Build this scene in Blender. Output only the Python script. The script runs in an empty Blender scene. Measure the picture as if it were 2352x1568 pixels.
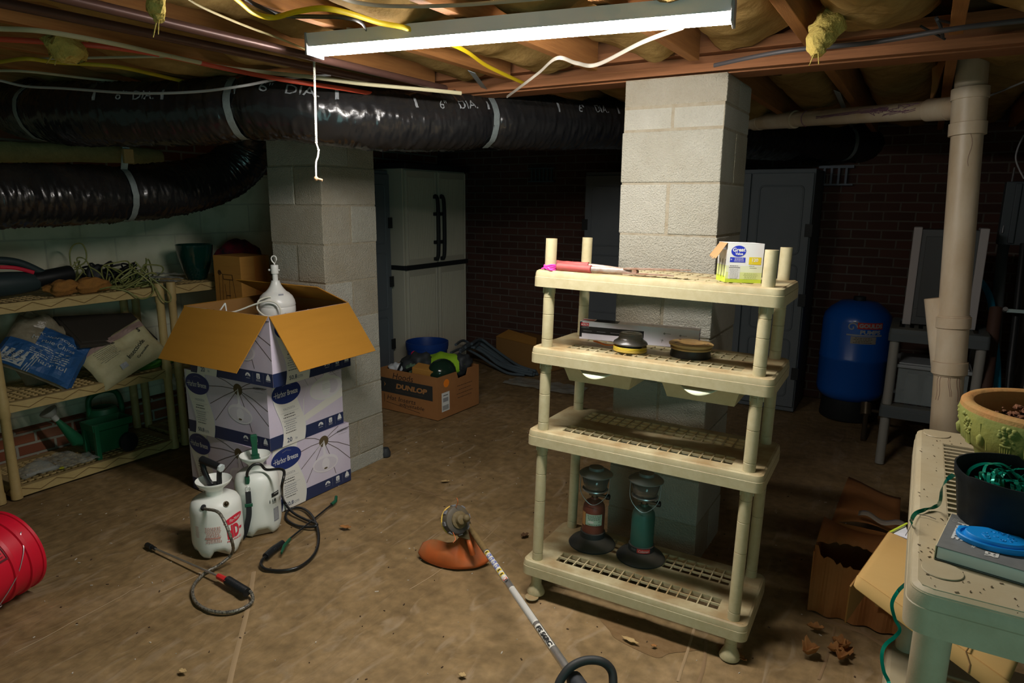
import bpy, bmesh, math, random
from mathutils import Vector, Matrix, Euler, noise
random.seed(7)
PI = math.pi
SC = bpy.context.scene
COL = SC.collection

# ---------------------------------------------------------------- camera, world, light, exposure
cam_data = bpy.data.cameras.new('camera')
cam = bpy.data.objects.new('camera', cam_data)
COL.objects.link(cam)
cam_data.sensor_width = 36.0
cam_data.lens = 1541.2 / 2352 * 36.0
cam_data.clip_start = 0.02
def _cam_matrix():
    P, RO, Y = 0.20596, -0.00794, 0.54398
    f = Vector((0, math.cos(P), -math.sin(P))); rt = Vector((1, 0, 0)); dn = f.cross(rt)
    r2 = math.cos(RO) * rt + math.sin(RO) * dn
    d2 = -math.sin(RO) * rt + math.cos(RO) * dn
    G = Matrix(((math.cos(Y), -math.sin(Y), 0), (math.sin(Y), math.cos(Y), 0), (0, 0, 1)))
    X, Yv, Z = G @ r2, -(G @ d2), -(G @ f)
    m = Matrix((X, Yv, Z)).transposed().to_4x4()
    m.translation = Vector((0, 0, 1.538))
    return m
cam.matrix_world = _cam_matrix()
SC.camera = cam
w = bpy.data.worlds.new('world'); SC.world = w; w.use_nodes = True
w.node_tree.nodes['Background'].inputs[0].default_value = (0.48, 0.80, 0.62, 1)
w.node_tree.nodes['Background'].inputs[1].default_value = 0.10
LAMP_STRENGTH = 140.0
SC.view_settings.view_transform = 'Standard'
SC.view_settings.look = 'None'
SC.view_settings.exposure = 0.0
SC.view_settings.gamma = 1.0
SC.view_settings.use_curve_mapping = False
# daylight from the open basement doorway in the right hand wall, beside and behind the camera
dl = bpy.data.lights.new('doorway_daylight', 'AREA'); dl.shape = 'RECTANGLE'; dl.size = 0.8; dl.size_y = 1.5
dl.energy = 13; dl.color = (0.42, 0.92, 0.88)
dlo = bpy.data.objects.new('doorway_daylight', dl); COL.objects.link(dlo)
dlo.location = (0.95, -0.55, 0.95); dlo.rotation_euler = (Vector((-0.35, 1, -0.1))).to_track_quat('-Z', 'Z').to_euler()

# ---------------------------------------------------------------- mesh helpers
def V(*a): return Vector(a if len(a) > 1 else a[0])
def catmull(pts, n=8, closed=False):
    pts = [Vector(p) for p in pts]; out = []; N = len(pts)
    seg = N if closed else N - 1
    for i in range(seg):
        if closed: p0, p1, p2, p3 = pts[(i - 1) % N], pts[i], pts[(i + 1) % N], pts[(i + 2) % N]
        else: p0, p1, p2, p3 = pts[max(i - 1, 0)], pts[i], pts[i + 1], pts[min(i + 2, N - 1)]
        for k in range(n):
            t = k / n; t2 = t * t; t3 = t2 * t
            out.append(0.5 * ((2 * p1) + (-p0 + p2) * t + (2 * p0 - 5 * p1 + 4 * p2 - p3) * t2 + (-p0 + 3 * p1 - 3 * p2 + p3) * t3))
    if not closed: out.append(pts[-1])
    return out
class MB:
    def __init__(s): s.v = []; s.f = []; s.m = []
    def add(s, vs, fs, mi=0):
        b = len(s.v); s.v += [Vector(p) for p in vs]
        for f in fs: s.f.append([b + i for i in f]); s.m.append(mi)
    def box(s, c, d, rot=None, mi=0, taper=1.0):
        c = Vector(c); hx, hy, hz = d[0] / 2, d[1] / 2, d[2] / 2
        R = Euler(rot).to_matrix() if rot is not None and not isinstance(rot, Matrix) else rot
        vs = []
        for z in (-1, 1):
            k = taper if z > 0 else 1
            for x, y in ((-1, -1), (1, -1), (1, 1), (-1, 1)):
                p = Vector((x * hx * k, y * hy * k, z * hz)); vs.append(c + (R @ p if R else p))
        s.add(vs, [(0, 3, 2, 1), (4, 5, 6, 7), (0, 1, 5, 4), (1, 2, 6, 5), (2, 3, 7, 6), (3, 0, 4, 7)], mi)
    def bb(s, a, b, mi=0):
        a, b = Vector(a), Vector(b); s.box((a + b) / 2, [abs(b[i] - a[i]) for i in range(3)], None, mi)
    def tube(s, pts, r, n=12, mi=0, caps=True, closed=False, rf=None, flat=None):
        pts = [Vector(p) for p in pts]; N = len(pts)
        T = []
        for i in range(N):
            a = pts[(i - 1) % N] if closed or i > 0 else pts[i]
            b = pts[(i + 1) % N] if closed or i < N - 1 else pts[i]
            d = b - a; T.append(d.normalized() if d.length > 1e-9 else (T[-1] if T else Vector((0, 0, 1))))
        up = Vector((0, 0, 1)) if abs(T[0].z) < 0.9 else Vector((1, 0, 0))
        nx = up - T[0] * up.dot(T[0]); nx.normalize()
        vs = []
        for i in range(N):
            nx = nx - T[i] * nx.dot(T[i])
            if nx.length < 1e-6: nx = Vector((1, 0, 0)) - T[i] * T[i].x
            nx.normalize(); ny = T[i].cross(nx)
            ri = r[i] if isinstance(r, (list, tuple)) else r
            for k in range(n):
                a = 2 * PI * k / n; rr = ri if rf is None else ri * rf(i, a)
                if flat: vs.append(pts[i] + nx * math.cos(a) * rr + ny * math.sin(a) * rr * flat)
                else: vs.append(pts[i] + (nx * math.cos(a) + ny * math.sin(a)) * rr)
        fs = []
        for i in range(N if closed else N - 1):
            j = (i + 1) % N
            for k in range(n):
                l = (k + 1) % n; fs.append((i * n + k, i * n + l, j * n + l, j * n + k))
        if caps and not closed:
            fs.append(tuple(range(n))[::-1]); fs.append(tuple((N - 1) * n + k for k in range(n)))
        s.add(vs, fs, mi)
    def cyl(s, a, b, r, r2=None, n=20, mi=0, caps=True):
        s.tube([a, b], [r, r if r2 is None else r2], n, mi, caps)
    def lathe(s, prof, c=(0, 0, 0), n=32, mi=0, caps=True, M=None, rf=None, arc=None):
        # prof: list of (r, z)
        vs = []; full = arc is None; nn = n if full else n + 1
        for i, (r, z) in enumerate(prof):
            for k in range(nn):
                a = 2 * PI * k / n if full else arc[0] + (arc[1] - arc[0]) * k / n
                rr, zz = (r, z) if rf is None else rf(i, a, r, z)
                p = Vector((rr * math.cos(a), rr * math.sin(a), zz))
                vs.append((M @ p if M is not None else p) + Vector(c))
        fs = []
        for i in range(len(prof) - 1):
            for k in range(n):
                l = (k + 1) % nn if full else k + 1
                fs.append((i * nn + k, i * nn + l, (i + 1) * nn + l, (i + 1) * nn + k))
        if caps and full:
            if prof[0][0] > 1e-4: fs.append(tuple(range(n))[::-1])
            if prof[-1][0] > 1e-4: fs.append(tuple((len(prof) - 1) * n + k for k in range(n)))
        s.add(vs, fs, mi)
    def prism(s, poly, o, U, W, t, mi=0):
        # polygon in plane (o,U,W) extruded by t along U x W
        o, U, W = Vector(o), Vector(U), Vector(W); N = U.cross(W).normalized()
        n = len(poly)
        vs = [o + U * a + W * b for a, b in poly] + [o + U * a + W * b + N * t for a, b in poly]
        fs = [tuple(range(n))[::-1], tuple(range(n, 2 * n))] + [(i, (i + 1) % n, n + (i + 1) % n, n + i) for i in range(n)]
        s.add(vs, fs, mi)
    def grid(s, fn, nu, nv, mi=0, t=0):
        vs = [Vector(fn(i / nu, j / nv)) for j in range(nv + 1) for i in range(nu + 1)]
        fs = [(j * (nu + 1) + i, j * (nu + 1) + i + 1, (j + 1) * (nu + 1) + i + 1, (j + 1) * (nu + 1) + i) for j in range(nv) for i in range(nu)]
        s.add(vs, fs, mi)
    def ribbon(s, pts, nrm, w, mi=0, th=0.0006):
        pts = [Vector(p) for p in pts]; N = len(pts); vs = []
        for i in range(N):
            d = (pts[min(i + 1, N - 1)] - pts[max(i - 1, 0)]).normalized()
            nn = Vector(nrm[i]) if isinstance(nrm, list) else Vector(nrm)
            sd = d.cross(nn).normalized(); q = sd.cross(d).normalized() * th
            vs += [pts[i] - sd * w / 2, pts[i] + sd * w / 2, pts[i] + sd * w / 2 + q, pts[i] - sd * w / 2 + q]
        fs = []
        for i in range(N - 1):
            for k in range(4): fs.append((i * 4 + k, i * 4 + (k + 1) % 4, i * 4 + 4 + (k + 1) % 4, i * 4 + 4 + k))
        fs += [(3, 2, 1, 0), tuple((N - 1) * 4 + k for k in range(4))]
        s.add(vs, fs, mi)
    def sphere(s, c, r, n=16, mi=0, sc=(1, 1, 1), nz=None):
        vs = []; fs = []; m = n // 2
        for i in range(m + 1):
            t = PI * i / m
            for k in range(n):
                a = 2 * PI * k / n
                p = Vector((math.sin(t) * math.cos(a), math.sin(t) * math.sin(a), math.cos(t)))
                q = 1.0 if nz is None else 1 + nz[0] * noise.noise(p * nz[1] + Vector(c) * 7)
                vs.append(Vector(c) + Vector((p.x * sc[0], p.y * sc[1], p.z * sc[2])) * r * q)
        for i in range(m):
            for k in range(n):
                l = (k + 1) % n; fs.append((i * n + k, (i + 1) * n + k, (i + 1) * n + l, i * n + l))
        s.add(vs, fs, mi)

WM = {}
ALL = []
def _props(o, label, cat, group, kind):
    if label: o['label'] = label
    if cat: o['category'] = cat
    if group: o['group'] = group
    if kind: o['kind'] = kind
def thing(name, label, cat, loc=(0, 0, 0), rot=(0, 0, 0), group=None):
    o = bpy.data.objects.new(name, None); o.empty_display_size = 0.05; COL.objects.link(o)
    o.location = loc; o.rotation_euler = rot
    WM[o.name] = Matrix.Translation(Vector(loc)) @ Euler(rot).to_matrix().to_4x4()
    _props(o, label, cat, group, None)
    return o
def mesh_of(name, mb, mats, smooth=40):
    me = bpy.data.meshes.new(name)
    me.from_pydata([tuple(v) for v in mb.v], [], mb.f)
    if not isinstance(mats, (list, tuple)): mats = [mats]
    for m in mats: me.materials.append(m)
    if len(mats) > 1: me.polygons.foreach_set('material_index', mb.m)
    bm = bmesh.new(); bm.from_mesh(me); bmesh.ops.recalc_face_normals(bm, faces=bm.faces); bm.to_mesh(me); bm.free()
    if smooth:
        me.polygons.foreach_set('use_smooth', [True] * len(me.polygons))
        me.set_sharp_from_angle(angle=math.radians(smooth))
    me.update()
    return me
def part(name, mb, mats, parent=None, world=False, smooth=40, bevel=0, solid=0, recalc=True, label=None, cat=None, group=None, kind=None, loc=None):
    if parent is not None and world:
        inv = WM[parent.name].inverted(); mb.v = [inv @ v for v in mb.v]
    org = Vector((0, 0, 0))
    if parent is None and loc is None:
        xs = [v.x for v in mb.v]; ys = [v.y for v in mb.v]; zs = [v.z for v in mb.v]
        org = Vector(((min(xs) + max(xs)) / 2, (min(ys) + max(ys)) / 2, min(zs)))
        mb.v = [v - org for v in mb.v]
    elif loc is not None: org = Vector(loc)
    me = mesh_of(name, mb, mats, smooth)
    o = bpy.data.objects.new(name, me); COL.objects.link(o); o.location = org
    if parent is not None:
        o.parent = parent; WM[o.name] = WM[parent.name] @ Matrix.Translation(org)
    else: WM[o.name] = Matrix.Translation(org)
    if solid:
        md = o.modifiers.new('solid', 'SOLIDIFY'); md.thickness = solid; md.offset = 0
    if bevel:
        md = o.modifiers.new('bevel', 'BEVEL'); md.width = bevel; md.segments = 2; md.limit_method = 'ANGLE'; md.angle_limit = math.radians(40)
    _props(o, label, cat, group, kind)
    return o
def struct(name, mb, mats, **k): return part(name, mb, mats, kind='structure', **k)
def copy_tree(o, parent=None):
    c = o.copy(); COL.objects.link(c)
    if parent is not None: c.parent = parent
    for ch in list(o.children): copy_tree(ch, c)
    return c

# ---------------------------------------------------------------- materials
def M(name, col, rough=0.6, metal=0.0, col2=None, vs=12.0, var=0.5, bump=0.0, bs=60.0, dust=None, dustn=0.0, alpha=1.0, trans=0.0, spec=0.4, emis=None, estr=0, coat=0, stretch=None, detail=5, sss=0):
    m = bpy.data.materials.new(name); m.use_nodes = True
    nt = m.node_tree; B = nt.nodes['Principled BSDF']; L = nt.links.new
    B.inputs['Roughness'].default_value = rough; B.inputs['Metallic'].default_value = metal
    B.inputs['Specular IOR Level'].default_value = spec
    B.inputs['Base Color'].default_value = (*col, 1)
    if trans: B.inputs['Transmission Weight'].default_value = trans
    if alpha < 1: B.inputs['Alpha'].default_value = alpha
    if coat: B.inputs['Coat Weight'].default_value = coat; B.inputs['Coat Roughness'].default_value = 0.15
    if sss: B.inputs['Subsurface Weight'].default_value = sss; B.inputs['Subsurface Radius'].default_value = (0.02, 0.02, 0.02)
    if emis: B.inputs['Emission Color'].default_value = (*emis, 1); B.inputs['Emission Strength'].default_value = estr
    need = col2 or bump or dust
    if need:
        tc = nt.nodes.new('ShaderNodeTexCoord'); src = tc.outputs['Object']
        if stretch:
            mp = nt.nodes.new('ShaderNodeMapping'); mp.inputs['Scale'].default_value = stretch
            L(src, mp.inputs[0]); src = mp.outputs[0]
    out = None
    if col2:
        n = nt.nodes.new('ShaderNodeTexNoise'); n.inputs['Scale'].default_value = vs; n.inputs['Detail'].default_value = detail; n.inputs['Roughness'].default_value = 0.65
        L(src, n.inputs['Vector'])
        r = nt.nodes.new('ShaderNodeMapRange'); r.inputs[1].default_value = 0.5 - var / 2 + 0.02; r.inputs[2].default_value = 0.5 + var / 2
        L(n.outputs['Fac'], r.inputs[0])
        mx = nt.nodes.new('ShaderNodeMix'); mx.data_type = 'RGBA'
        mx.inputs[6].default_value = (*col, 1); mx.inputs[7].default_value = (*col2, 1)
        L(r.outputs[0], mx.inputs[0]); out = mx.outputs[2]
    if dust:
        # settled dust: thicker on the parts facing up
        g = nt.nodes.new('ShaderNodeNewGeometry'); sp = nt.nodes.new('ShaderNodeSeparateXYZ'); L(g.outputs['Normal'], sp.inputs[0])
        n2 = nt.nodes.new('ShaderNodeTexNoise'); n2.inputs['Scale'].default_value = 9; n2.inputs['Detail'].default_value = 6; L(src, n2.inputs['Vector'])
        a = nt.nodes.new('ShaderNodeMath'); a.operation = 'MULTIPLY_ADD'; a.inputs[1].default_value = 0.75; a.inputs[2].default_value = dustn; a.use_clamp = True
        L(sp.outputs['Z'], a.inputs[0])
        b = nt.nodes.new('ShaderNodeMapRange'); b.inputs[1].default_value = 0.35; b.inputs[2].default_value = 0.62; b.inputs[3].default_value = 0.15
        L(n2.outputs['Fac'], b.inputs[0])
        c = nt.nodes.new('ShaderNodeMath'); c.operation = 'MULTIPLY'; L(a.outputs[0], c.inputs[0]); L(b.outputs[0], c.inputs[1])
        mx2 = nt.nodes.new('ShaderNodeMix'); mx2.data_type = 'RGBA'
        if out: L(out, mx2.inputs[6])
        else: mx2.inputs[6].default_value = (*col, 1)
        mx2.inputs[7].default_value = (*dust, 1); L(c.outputs[0], mx2.inputs[0]); out = mx2.outputs[2]
    if out: L(out, B.inputs['Base Color'])
    if bump:
        n3 = nt.nodes.new('ShaderNodeTexNoise'); n3.inputs['Scale'].default_value = bs; n3.inputs['Detail'].default_value = 4; L(src, n3.inputs['Vector'])
        bp = nt.nodes.new('ShaderNodeBump'); bp.inputs['Strength'].default_value = bump; bp.inputs['Distance'].default_value = 0.01
        L(n3.outputs['Fac'], bp.inputs['Height']); L(bp.outputs[0], B.inputs['Normal'])
    return m

# ---------------------------------------------------------------- text and printed artwork
_txt = {}
def text_mesh(s, bold=0.0, shear=0.0):
    key = (s, bold, shear)
    if key in _txt: return _txt[key]
    cu = bpy.data.curves.new('t', 'FONT'); cu.body = s; cu.size = 1.0; cu.offset = bold; cu.shear = shear; cu.resolution_u = 3
    ob = bpy.data.objects.new('t', cu); COL.objects.link(ob)
    dg = bpy.context.evaluated_depsgraph_get(); dg.update()
    ev = ob.evaluated_get(dg); me = ev.to_mesh()
    vs = [(v.co.x, v.co.y) for v in me.vertices]; fs = [tuple(p.vertices) for p in me.polygons]
    ev.to_mesh_clear(); bpy.data.objects.remove(ob); bpy.data.curves.remove(cu)
    if not vs: vs = [(0, 0)]
    x0 = min(v[0] for v in vs); x1 = max(v[0] for v in vs); y0 = min(v[1] for v in vs); y1 = max(v[1] for v in vs)
    r = (vs, fs, x0, x1, y0, y1); _txt[key] = r; return r
class Art:
    """flat printed artwork laid on a surface given by a map (u, v, lift) -> point"""
    def __init__(s, fn, maxe=None): s.fn = fn; s.maxe = maxe; s.mb = MB(); s.mats = []; s.lay = 0
    def mi(s, m):
        if m not in s.mats: s.mats.append(m)
        return s.mats.index(m)
    def lift(s, l): return 0.0003 + 0.00025 * l
    maxe = None      # on curved surfaces: longest edge before a piece is cut finer
    def emit(s, pts, tris, m, l):
        if s.maxe is None:
            s.mb.add([s.fn(a, b, s.lift(l)) for a, b in pts], tris, s.mi(m)); return
        todo = [tuple(pts[k] for k in t) for t in tris]; out = []
        while todo:
            t = todo.pop(); n = len(t)
            if n > 3:
                for k in range(1, n - 1): todo.append((t[0], t[k], t[k + 1]))
                continue
            e = [math.hypot(t[k][0] - t[(k + 1) % 3][0], t[k][1] - t[(k + 1) % 3][1]) for k in range(3)]; q = max(range(3), key=lambda k: e[k])
            if e[q] > s.maxe:
                a, b, c = t[q], t[(q + 1) % 3], t[(q + 2) % 3]; mm = ((a[0] + b[0]) / 2, (a[1] + b[1]) / 2); todo += [(a, mm, c), (mm, b, c)]
            else: out.append(t)
        P = []; F = []
        for t in out: F.append((len(P), len(P) + 1, len(P) + 2)); P += [s.fn(a, b, s.lift(l)) for a, b in t]
        s.mb.add(P, F, s.mi(m))
    def poly(s, pts, m, l=0):
        if s.maxe is None: s.emit(pts, [tuple(range(len(pts)))], m, l)
        else:
            c = (sum(p[0] for p in pts) / len(pts), sum(p[1] for p in pts) / len(pts)); n = len(pts)
            s.emit(list(pts) + [c], [(k, (k + 1) % n, n) for k in range(n)], m, l)
    def rect(s, a, b, c, d, m, l=0, nu=1, nv=1):
        if s.maxe: nu, nv = max(nu, int(abs(c - a) / s.maxe) + 1), max(nv, int(abs(d - b) / s.maxe) + 1)
        s.mb.grid(lambda i, j: s.fn(a + (c - a) * i, b + (d - b) * j, s.lift(l)), nu, nv, s.mi(m))
    def ell(s, cx, cy, rx, ry, m, l=1, rot=0, n=36):
        s.poly([(cx + rx * math.cos(t) * math.cos(rot) - ry * math.sin(t) * math.sin(rot), cy + rx * math.cos(t) * math.sin(rot) + ry * math.sin(t) * math.cos(rot)) for t in [2 * PI * k / n for k in range(n)]], m, l)
    def line(s, pts, w, m, l=1):
        for (a, b), (c, d) in zip(pts[:-1], pts[1:]):
            dx, dy = c - a, d - b; L = math.hypot(dx, dy) or 1; nx, ny = -dy / L * w / 2, dx / L * w / 2
            s.poly([(a - nx, b - ny), (c - nx, d - ny), (c + nx, d + ny), (a + nx, b + ny)], m, l)
    def text(s, t, cx, cy, h=None, wd=None, m=None, l=2, bold=0.0, shear=0.0, rot=0, align='c'):
        vs, fs, x0, x1, y0, y1 = text_mesh(t, bold, shear)
        H = (y1 - y0) or 1; W = (x1 - x0) or 1
        if h is None: k = wd / W; ky = k
        elif wd is None: k = ky = h / H
        else: k = wd / W; ky = h / H
        ox = (x0 + x1) / 2 if align == 'c' else x0; oy = (y0 + y1) / 2
        c, sn = math.cos(rot), math.sin(rot); P = []
        for x, y in vs:
            a, b = (x - ox) * k, (y - oy) * ky
            P.append((cx + a * c - b * sn, cy + a * sn + b * c))
        s.emit(P, fs, m, l)
    def build(s, name, parent, world=False, label=None):
        # keep winding as authored (no recalculation): thin print, two sided
        mb = s.mb
        if parent is not None and world:
            inv = WM[parent.name].inverted(); mb.v = [inv @ v for v in mb.v]
        me = bpy.data.meshes.new(name); me.from_pydata([tuple(v) for v in mb.v], [], mb.f)
        for m in s.mats: me.materials.append(m)
        me.polygons.foreach_set('material_index', mb.m); me.update()
        o = bpy.data.objects.new(name, me); COL.objects.link(o)
        if parent is not None: o.parent = parent; WM[o.name] = WM[parent.name].copy()
        if label: o['label'] = label
        return o
def plane_map(o, U, W):
    o, U, W = Vector(o), Vector(U).normalized(), Vector(W).normalized(); N = U.cross(W)
    return lambda u, v, t: o + U * u + W * v + N * t
def cyl_map(c, r, a0=0.0, axis_up=True, M_=None):
    # u = arc length measured counter-clockwise from angle a0, v = height
    c = Vector(c)
    def fn(u, v, t):
        a = a0 + u / r; p = Vector(((r + t + 0.0006) * math.cos(a), (r + t + 0.0006) * math.sin(a), v))
        return c + (M_ @ p if M_ is not None else p)
    return fn
def smallprint(A, cx, cy, w, n, pitch, m, l=2, th=0.35, seed=0):
    rr = random.Random(seed)
    for i in range(n):
        k = w * rr.uniform(0.7, 1.0); y = cy - i * pitch
        x = cx - k / 2
        while x < cx + k / 2:
            q = min(rr.uniform(0.06, 0.16) * w, cx + k / 2 - x); A.rect(x, y, x + q * 0.85, y + pitch * th, m, l); x += q + 0.001
# ---------------------------------------------------------------- shared materials
m_white = M('white plastic', (0.72, 0.71, 0.68), 0.4)
m_black = M('black plastic', (0.012, 0.013, 0.014), 0.4)
m_dark = M('charcoal', (0.03, 0.033, 0.036), 0.6)
m_ink = M('black ink', (0.02, 0.02, 0.02), 0.7)
m_steel = M('galvanised steel', (0.5, 0.51, 0.52), 0.35, 0.9)
m_zinc = M('zinc strap', (0.33, 0.38, 0.38), 0.5, 0.35, col2=(0.22, 0.26, 0.26), vs=60)
m_alu = M('aluminium tube', (0.62, 0.61, 0.6), 0.32, 0.85, col2=(0.5, 0.47, 0.42), vs=30)
m_card = M('cardboard', (0.50, 0.245, 0.055), 0.8, col2=(0.43, 0.2, 0.045), vs=6, stretch=(1, 1, 8), spec=0.15)
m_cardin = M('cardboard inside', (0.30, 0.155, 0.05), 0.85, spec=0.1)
m_paper = M('paper label', (0.7, 0.69, 0.66), 0.6)
m_rust = M('rusty steel', (0.2, 0.075, 0.03), 0.75, 0.3, col2=(0.33, 0.27, 0.22), vs=40)
m_wood = M('joist lumber', (0.42, 0.185, 0.058), 0.8, col2=(0.27, 0.115, 0.038), vs=5, stretch=(14, 0.8, 14), bump=0.15, bs=30, spec=0.15)
m_woodx = M('beam lumber', (0.34, 0.14, 0.06), 0.8, col2=(0.21, 0.09, 0.04), vs=5, stretch=(0.8, 14, 14), bump=0.15, bs=30, spec=0.15)
m_fg = M('fibreglass insulation', (0.40, 0.265, 0.095), 0.95, col2=(0.20, 0.12, 0.04), vs=7, bump=0.7, bs=22, spec=0.05, detail=9)
m_fgl = M('pale fibreglass', (0.62, 0.48, 0.14), 0.95, col2=(0.45, 0.32, 0.08), vs=30, bump=0.9, bs=90, spec=0.05)
m_mortar = M('mortar', (0.37, 0.335, 0.26), 0.95, col2=(0.27, 0.225, 0.15), vs=30, bump=0.5, bs=120, spec=0.1)
BL = [M('concrete block a', (0.46, 0.45, 0.385), 0.95, col2=(0.33, 0.305, 0.235), vs=6, var=0.8, bump=0.9, bs=170, spec=0.1, detail=8),
      M('concrete block b', (0.43, 0.405, 0.335), 0.95, col2=(0.31, 0.265, 0.185), vs=5, var=0.8, bump=0.9, bs=170, spec=0.1, detail=8),
      M('concrete block c', (0.49, 0.475, 0.41), 0.95, col2=(0.37, 0.35, 0.285), vs=7, var=0.8, bump=0.9, bs=170, spec=0.1, detail=8)]
m_resin = M('cream resin', (0.56, 0.505, 0.32), 0.5, col2=(0.43, 0.365, 0.20), vs=38, var=0.7, bump=0.05, bs=400, dust=(0.27, 0.165, 0.065), dustn=0.06)
m_resin2 = M('beige wire look resin', (0.50, 0.37, 0.155), 0.55, col2=(0.42, 0.30, 0.12), vs=20, dust=(0.18, 0.12, 0.06), dustn=-0.1)
m_pvc = M('pvc pipe', (0.60, 0.505, 0.37), 0.42, col2=(0.46, 0.34, 0.21), vs=7, var=0.4, stretch=(1, 1, 0.4), dust=(0.25, 0.14, 0.07), dustn=0.02)
m_leaf = M('dry leaf', (0.38, 0.17, 0.045), 0.8, col2=(0.24, 0.10, 0.03), vs=60)
m_leaf2 = M('pale dry leaf', (0.50, 0.36, 0.17), 0.8, col2=(0.40, 0.26, 0.1), vs=60)

def brickmat(name, c1, c2, mort, bw, bh, ms, u='Y', off=(0, 0), rough=0.9, stain=None, bump=0.3, offset=0.5):
    m = bpy.data.materials.new(name); m.use_nodes = True; nt = m.node_tree; L = nt.links.new; B = nt.nodes['Principled BSDF']
    B.inputs['Roughness'].default_value = rough; B.inputs['Specular IOR Level'].default_value = 0.15
    tc = nt.nodes.new('ShaderNodeTexCoord'); sp = nt.nodes.new('ShaderNodeSeparateXYZ'); L(tc.outputs['Object'], sp.inputs[0])
    cb = nt.nodes.new('ShaderNodeCombineXYZ')
    ad = nt.nodes.new('ShaderNodeMath'); ad.inputs[1].default_value = off[0] + 50 * bw * 2; L(sp.outputs[u], ad.inputs[0]); L(ad.outputs[0], cb.inputs[0])
    ad2 = nt.nodes.new('ShaderNodeMath'); ad2.inputs[1].default_value = off[1] + 20 * bh; L(sp.outputs['Z'], ad2.inputs[0]); L(ad2.outputs[0], cb.inputs[1])
    b = nt.nodes.new('ShaderNodeTexBrick'); b.inputs['Scale'].default_value = 1.0
    b.inputs['Brick Width'].default_value = bw; b.inputs['Row Height'].default_value = bh; b.inputs['Mortar Size'].default_value = ms
    b.inputs['Mortar Smooth'].default_value = 0.25; b.offset = offset
    b.inputs['Color1'].default_value = (*c1, 1); b.inputs['Color2'].default_value = (*c2, 1); b.inputs['Mortar'].default_value = (*mort, 1)
    nz = nt.nodes.new('ShaderNodeTexNoise'); nz.inputs['Scale'].default_value = 6; nz.inputs['Detail'].default_value = 6; L(tc.outputs['Object'], nz.inputs['Vector'])
    wob = nt.nodes.new('ShaderNodeVectorMath'); wob.operation = 'MULTIPLY_ADD'; wob.inputs[1].default_value = (0.012, 0.012, 0.012)
    L(nz.outputs['Color'], wob.inputs[0]); L(cb.outputs[0], wob.inputs[2]); L(wob.outputs[0], b.inputs['Vector'])
    mx = nt.nodes.new('ShaderNodeMix'); mx.data_type = 'RGBA'; L(b.outputs['Color'], mx.inputs[6]); mx.inputs[7].default_value = (*(stain or mort), 1)
    r = nt.nodes.new('ShaderNodeMapRange'); r.inputs[1].default_value = 0.5; r.inputs[2].default_value = 0.8; r.inputs[4].default_value = 0.7; L(nz.outputs['Fac'], r.inputs[0]); L(r.outputs[0], mx.inputs[0])
    L(mx.outputs[2], B.inputs['Base Color'])
    bp = nt.nodes.new('ShaderNodeBump'); bp.inputs['Strength'].default_value = bump; bp.inputs['Distance'].default_value = 0.01; bp.invert = True
    L(b.outputs['Fac'], bp.inputs['Height']); L(bp.outputs[0], B.inputs['Normal'])
    return m
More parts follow.
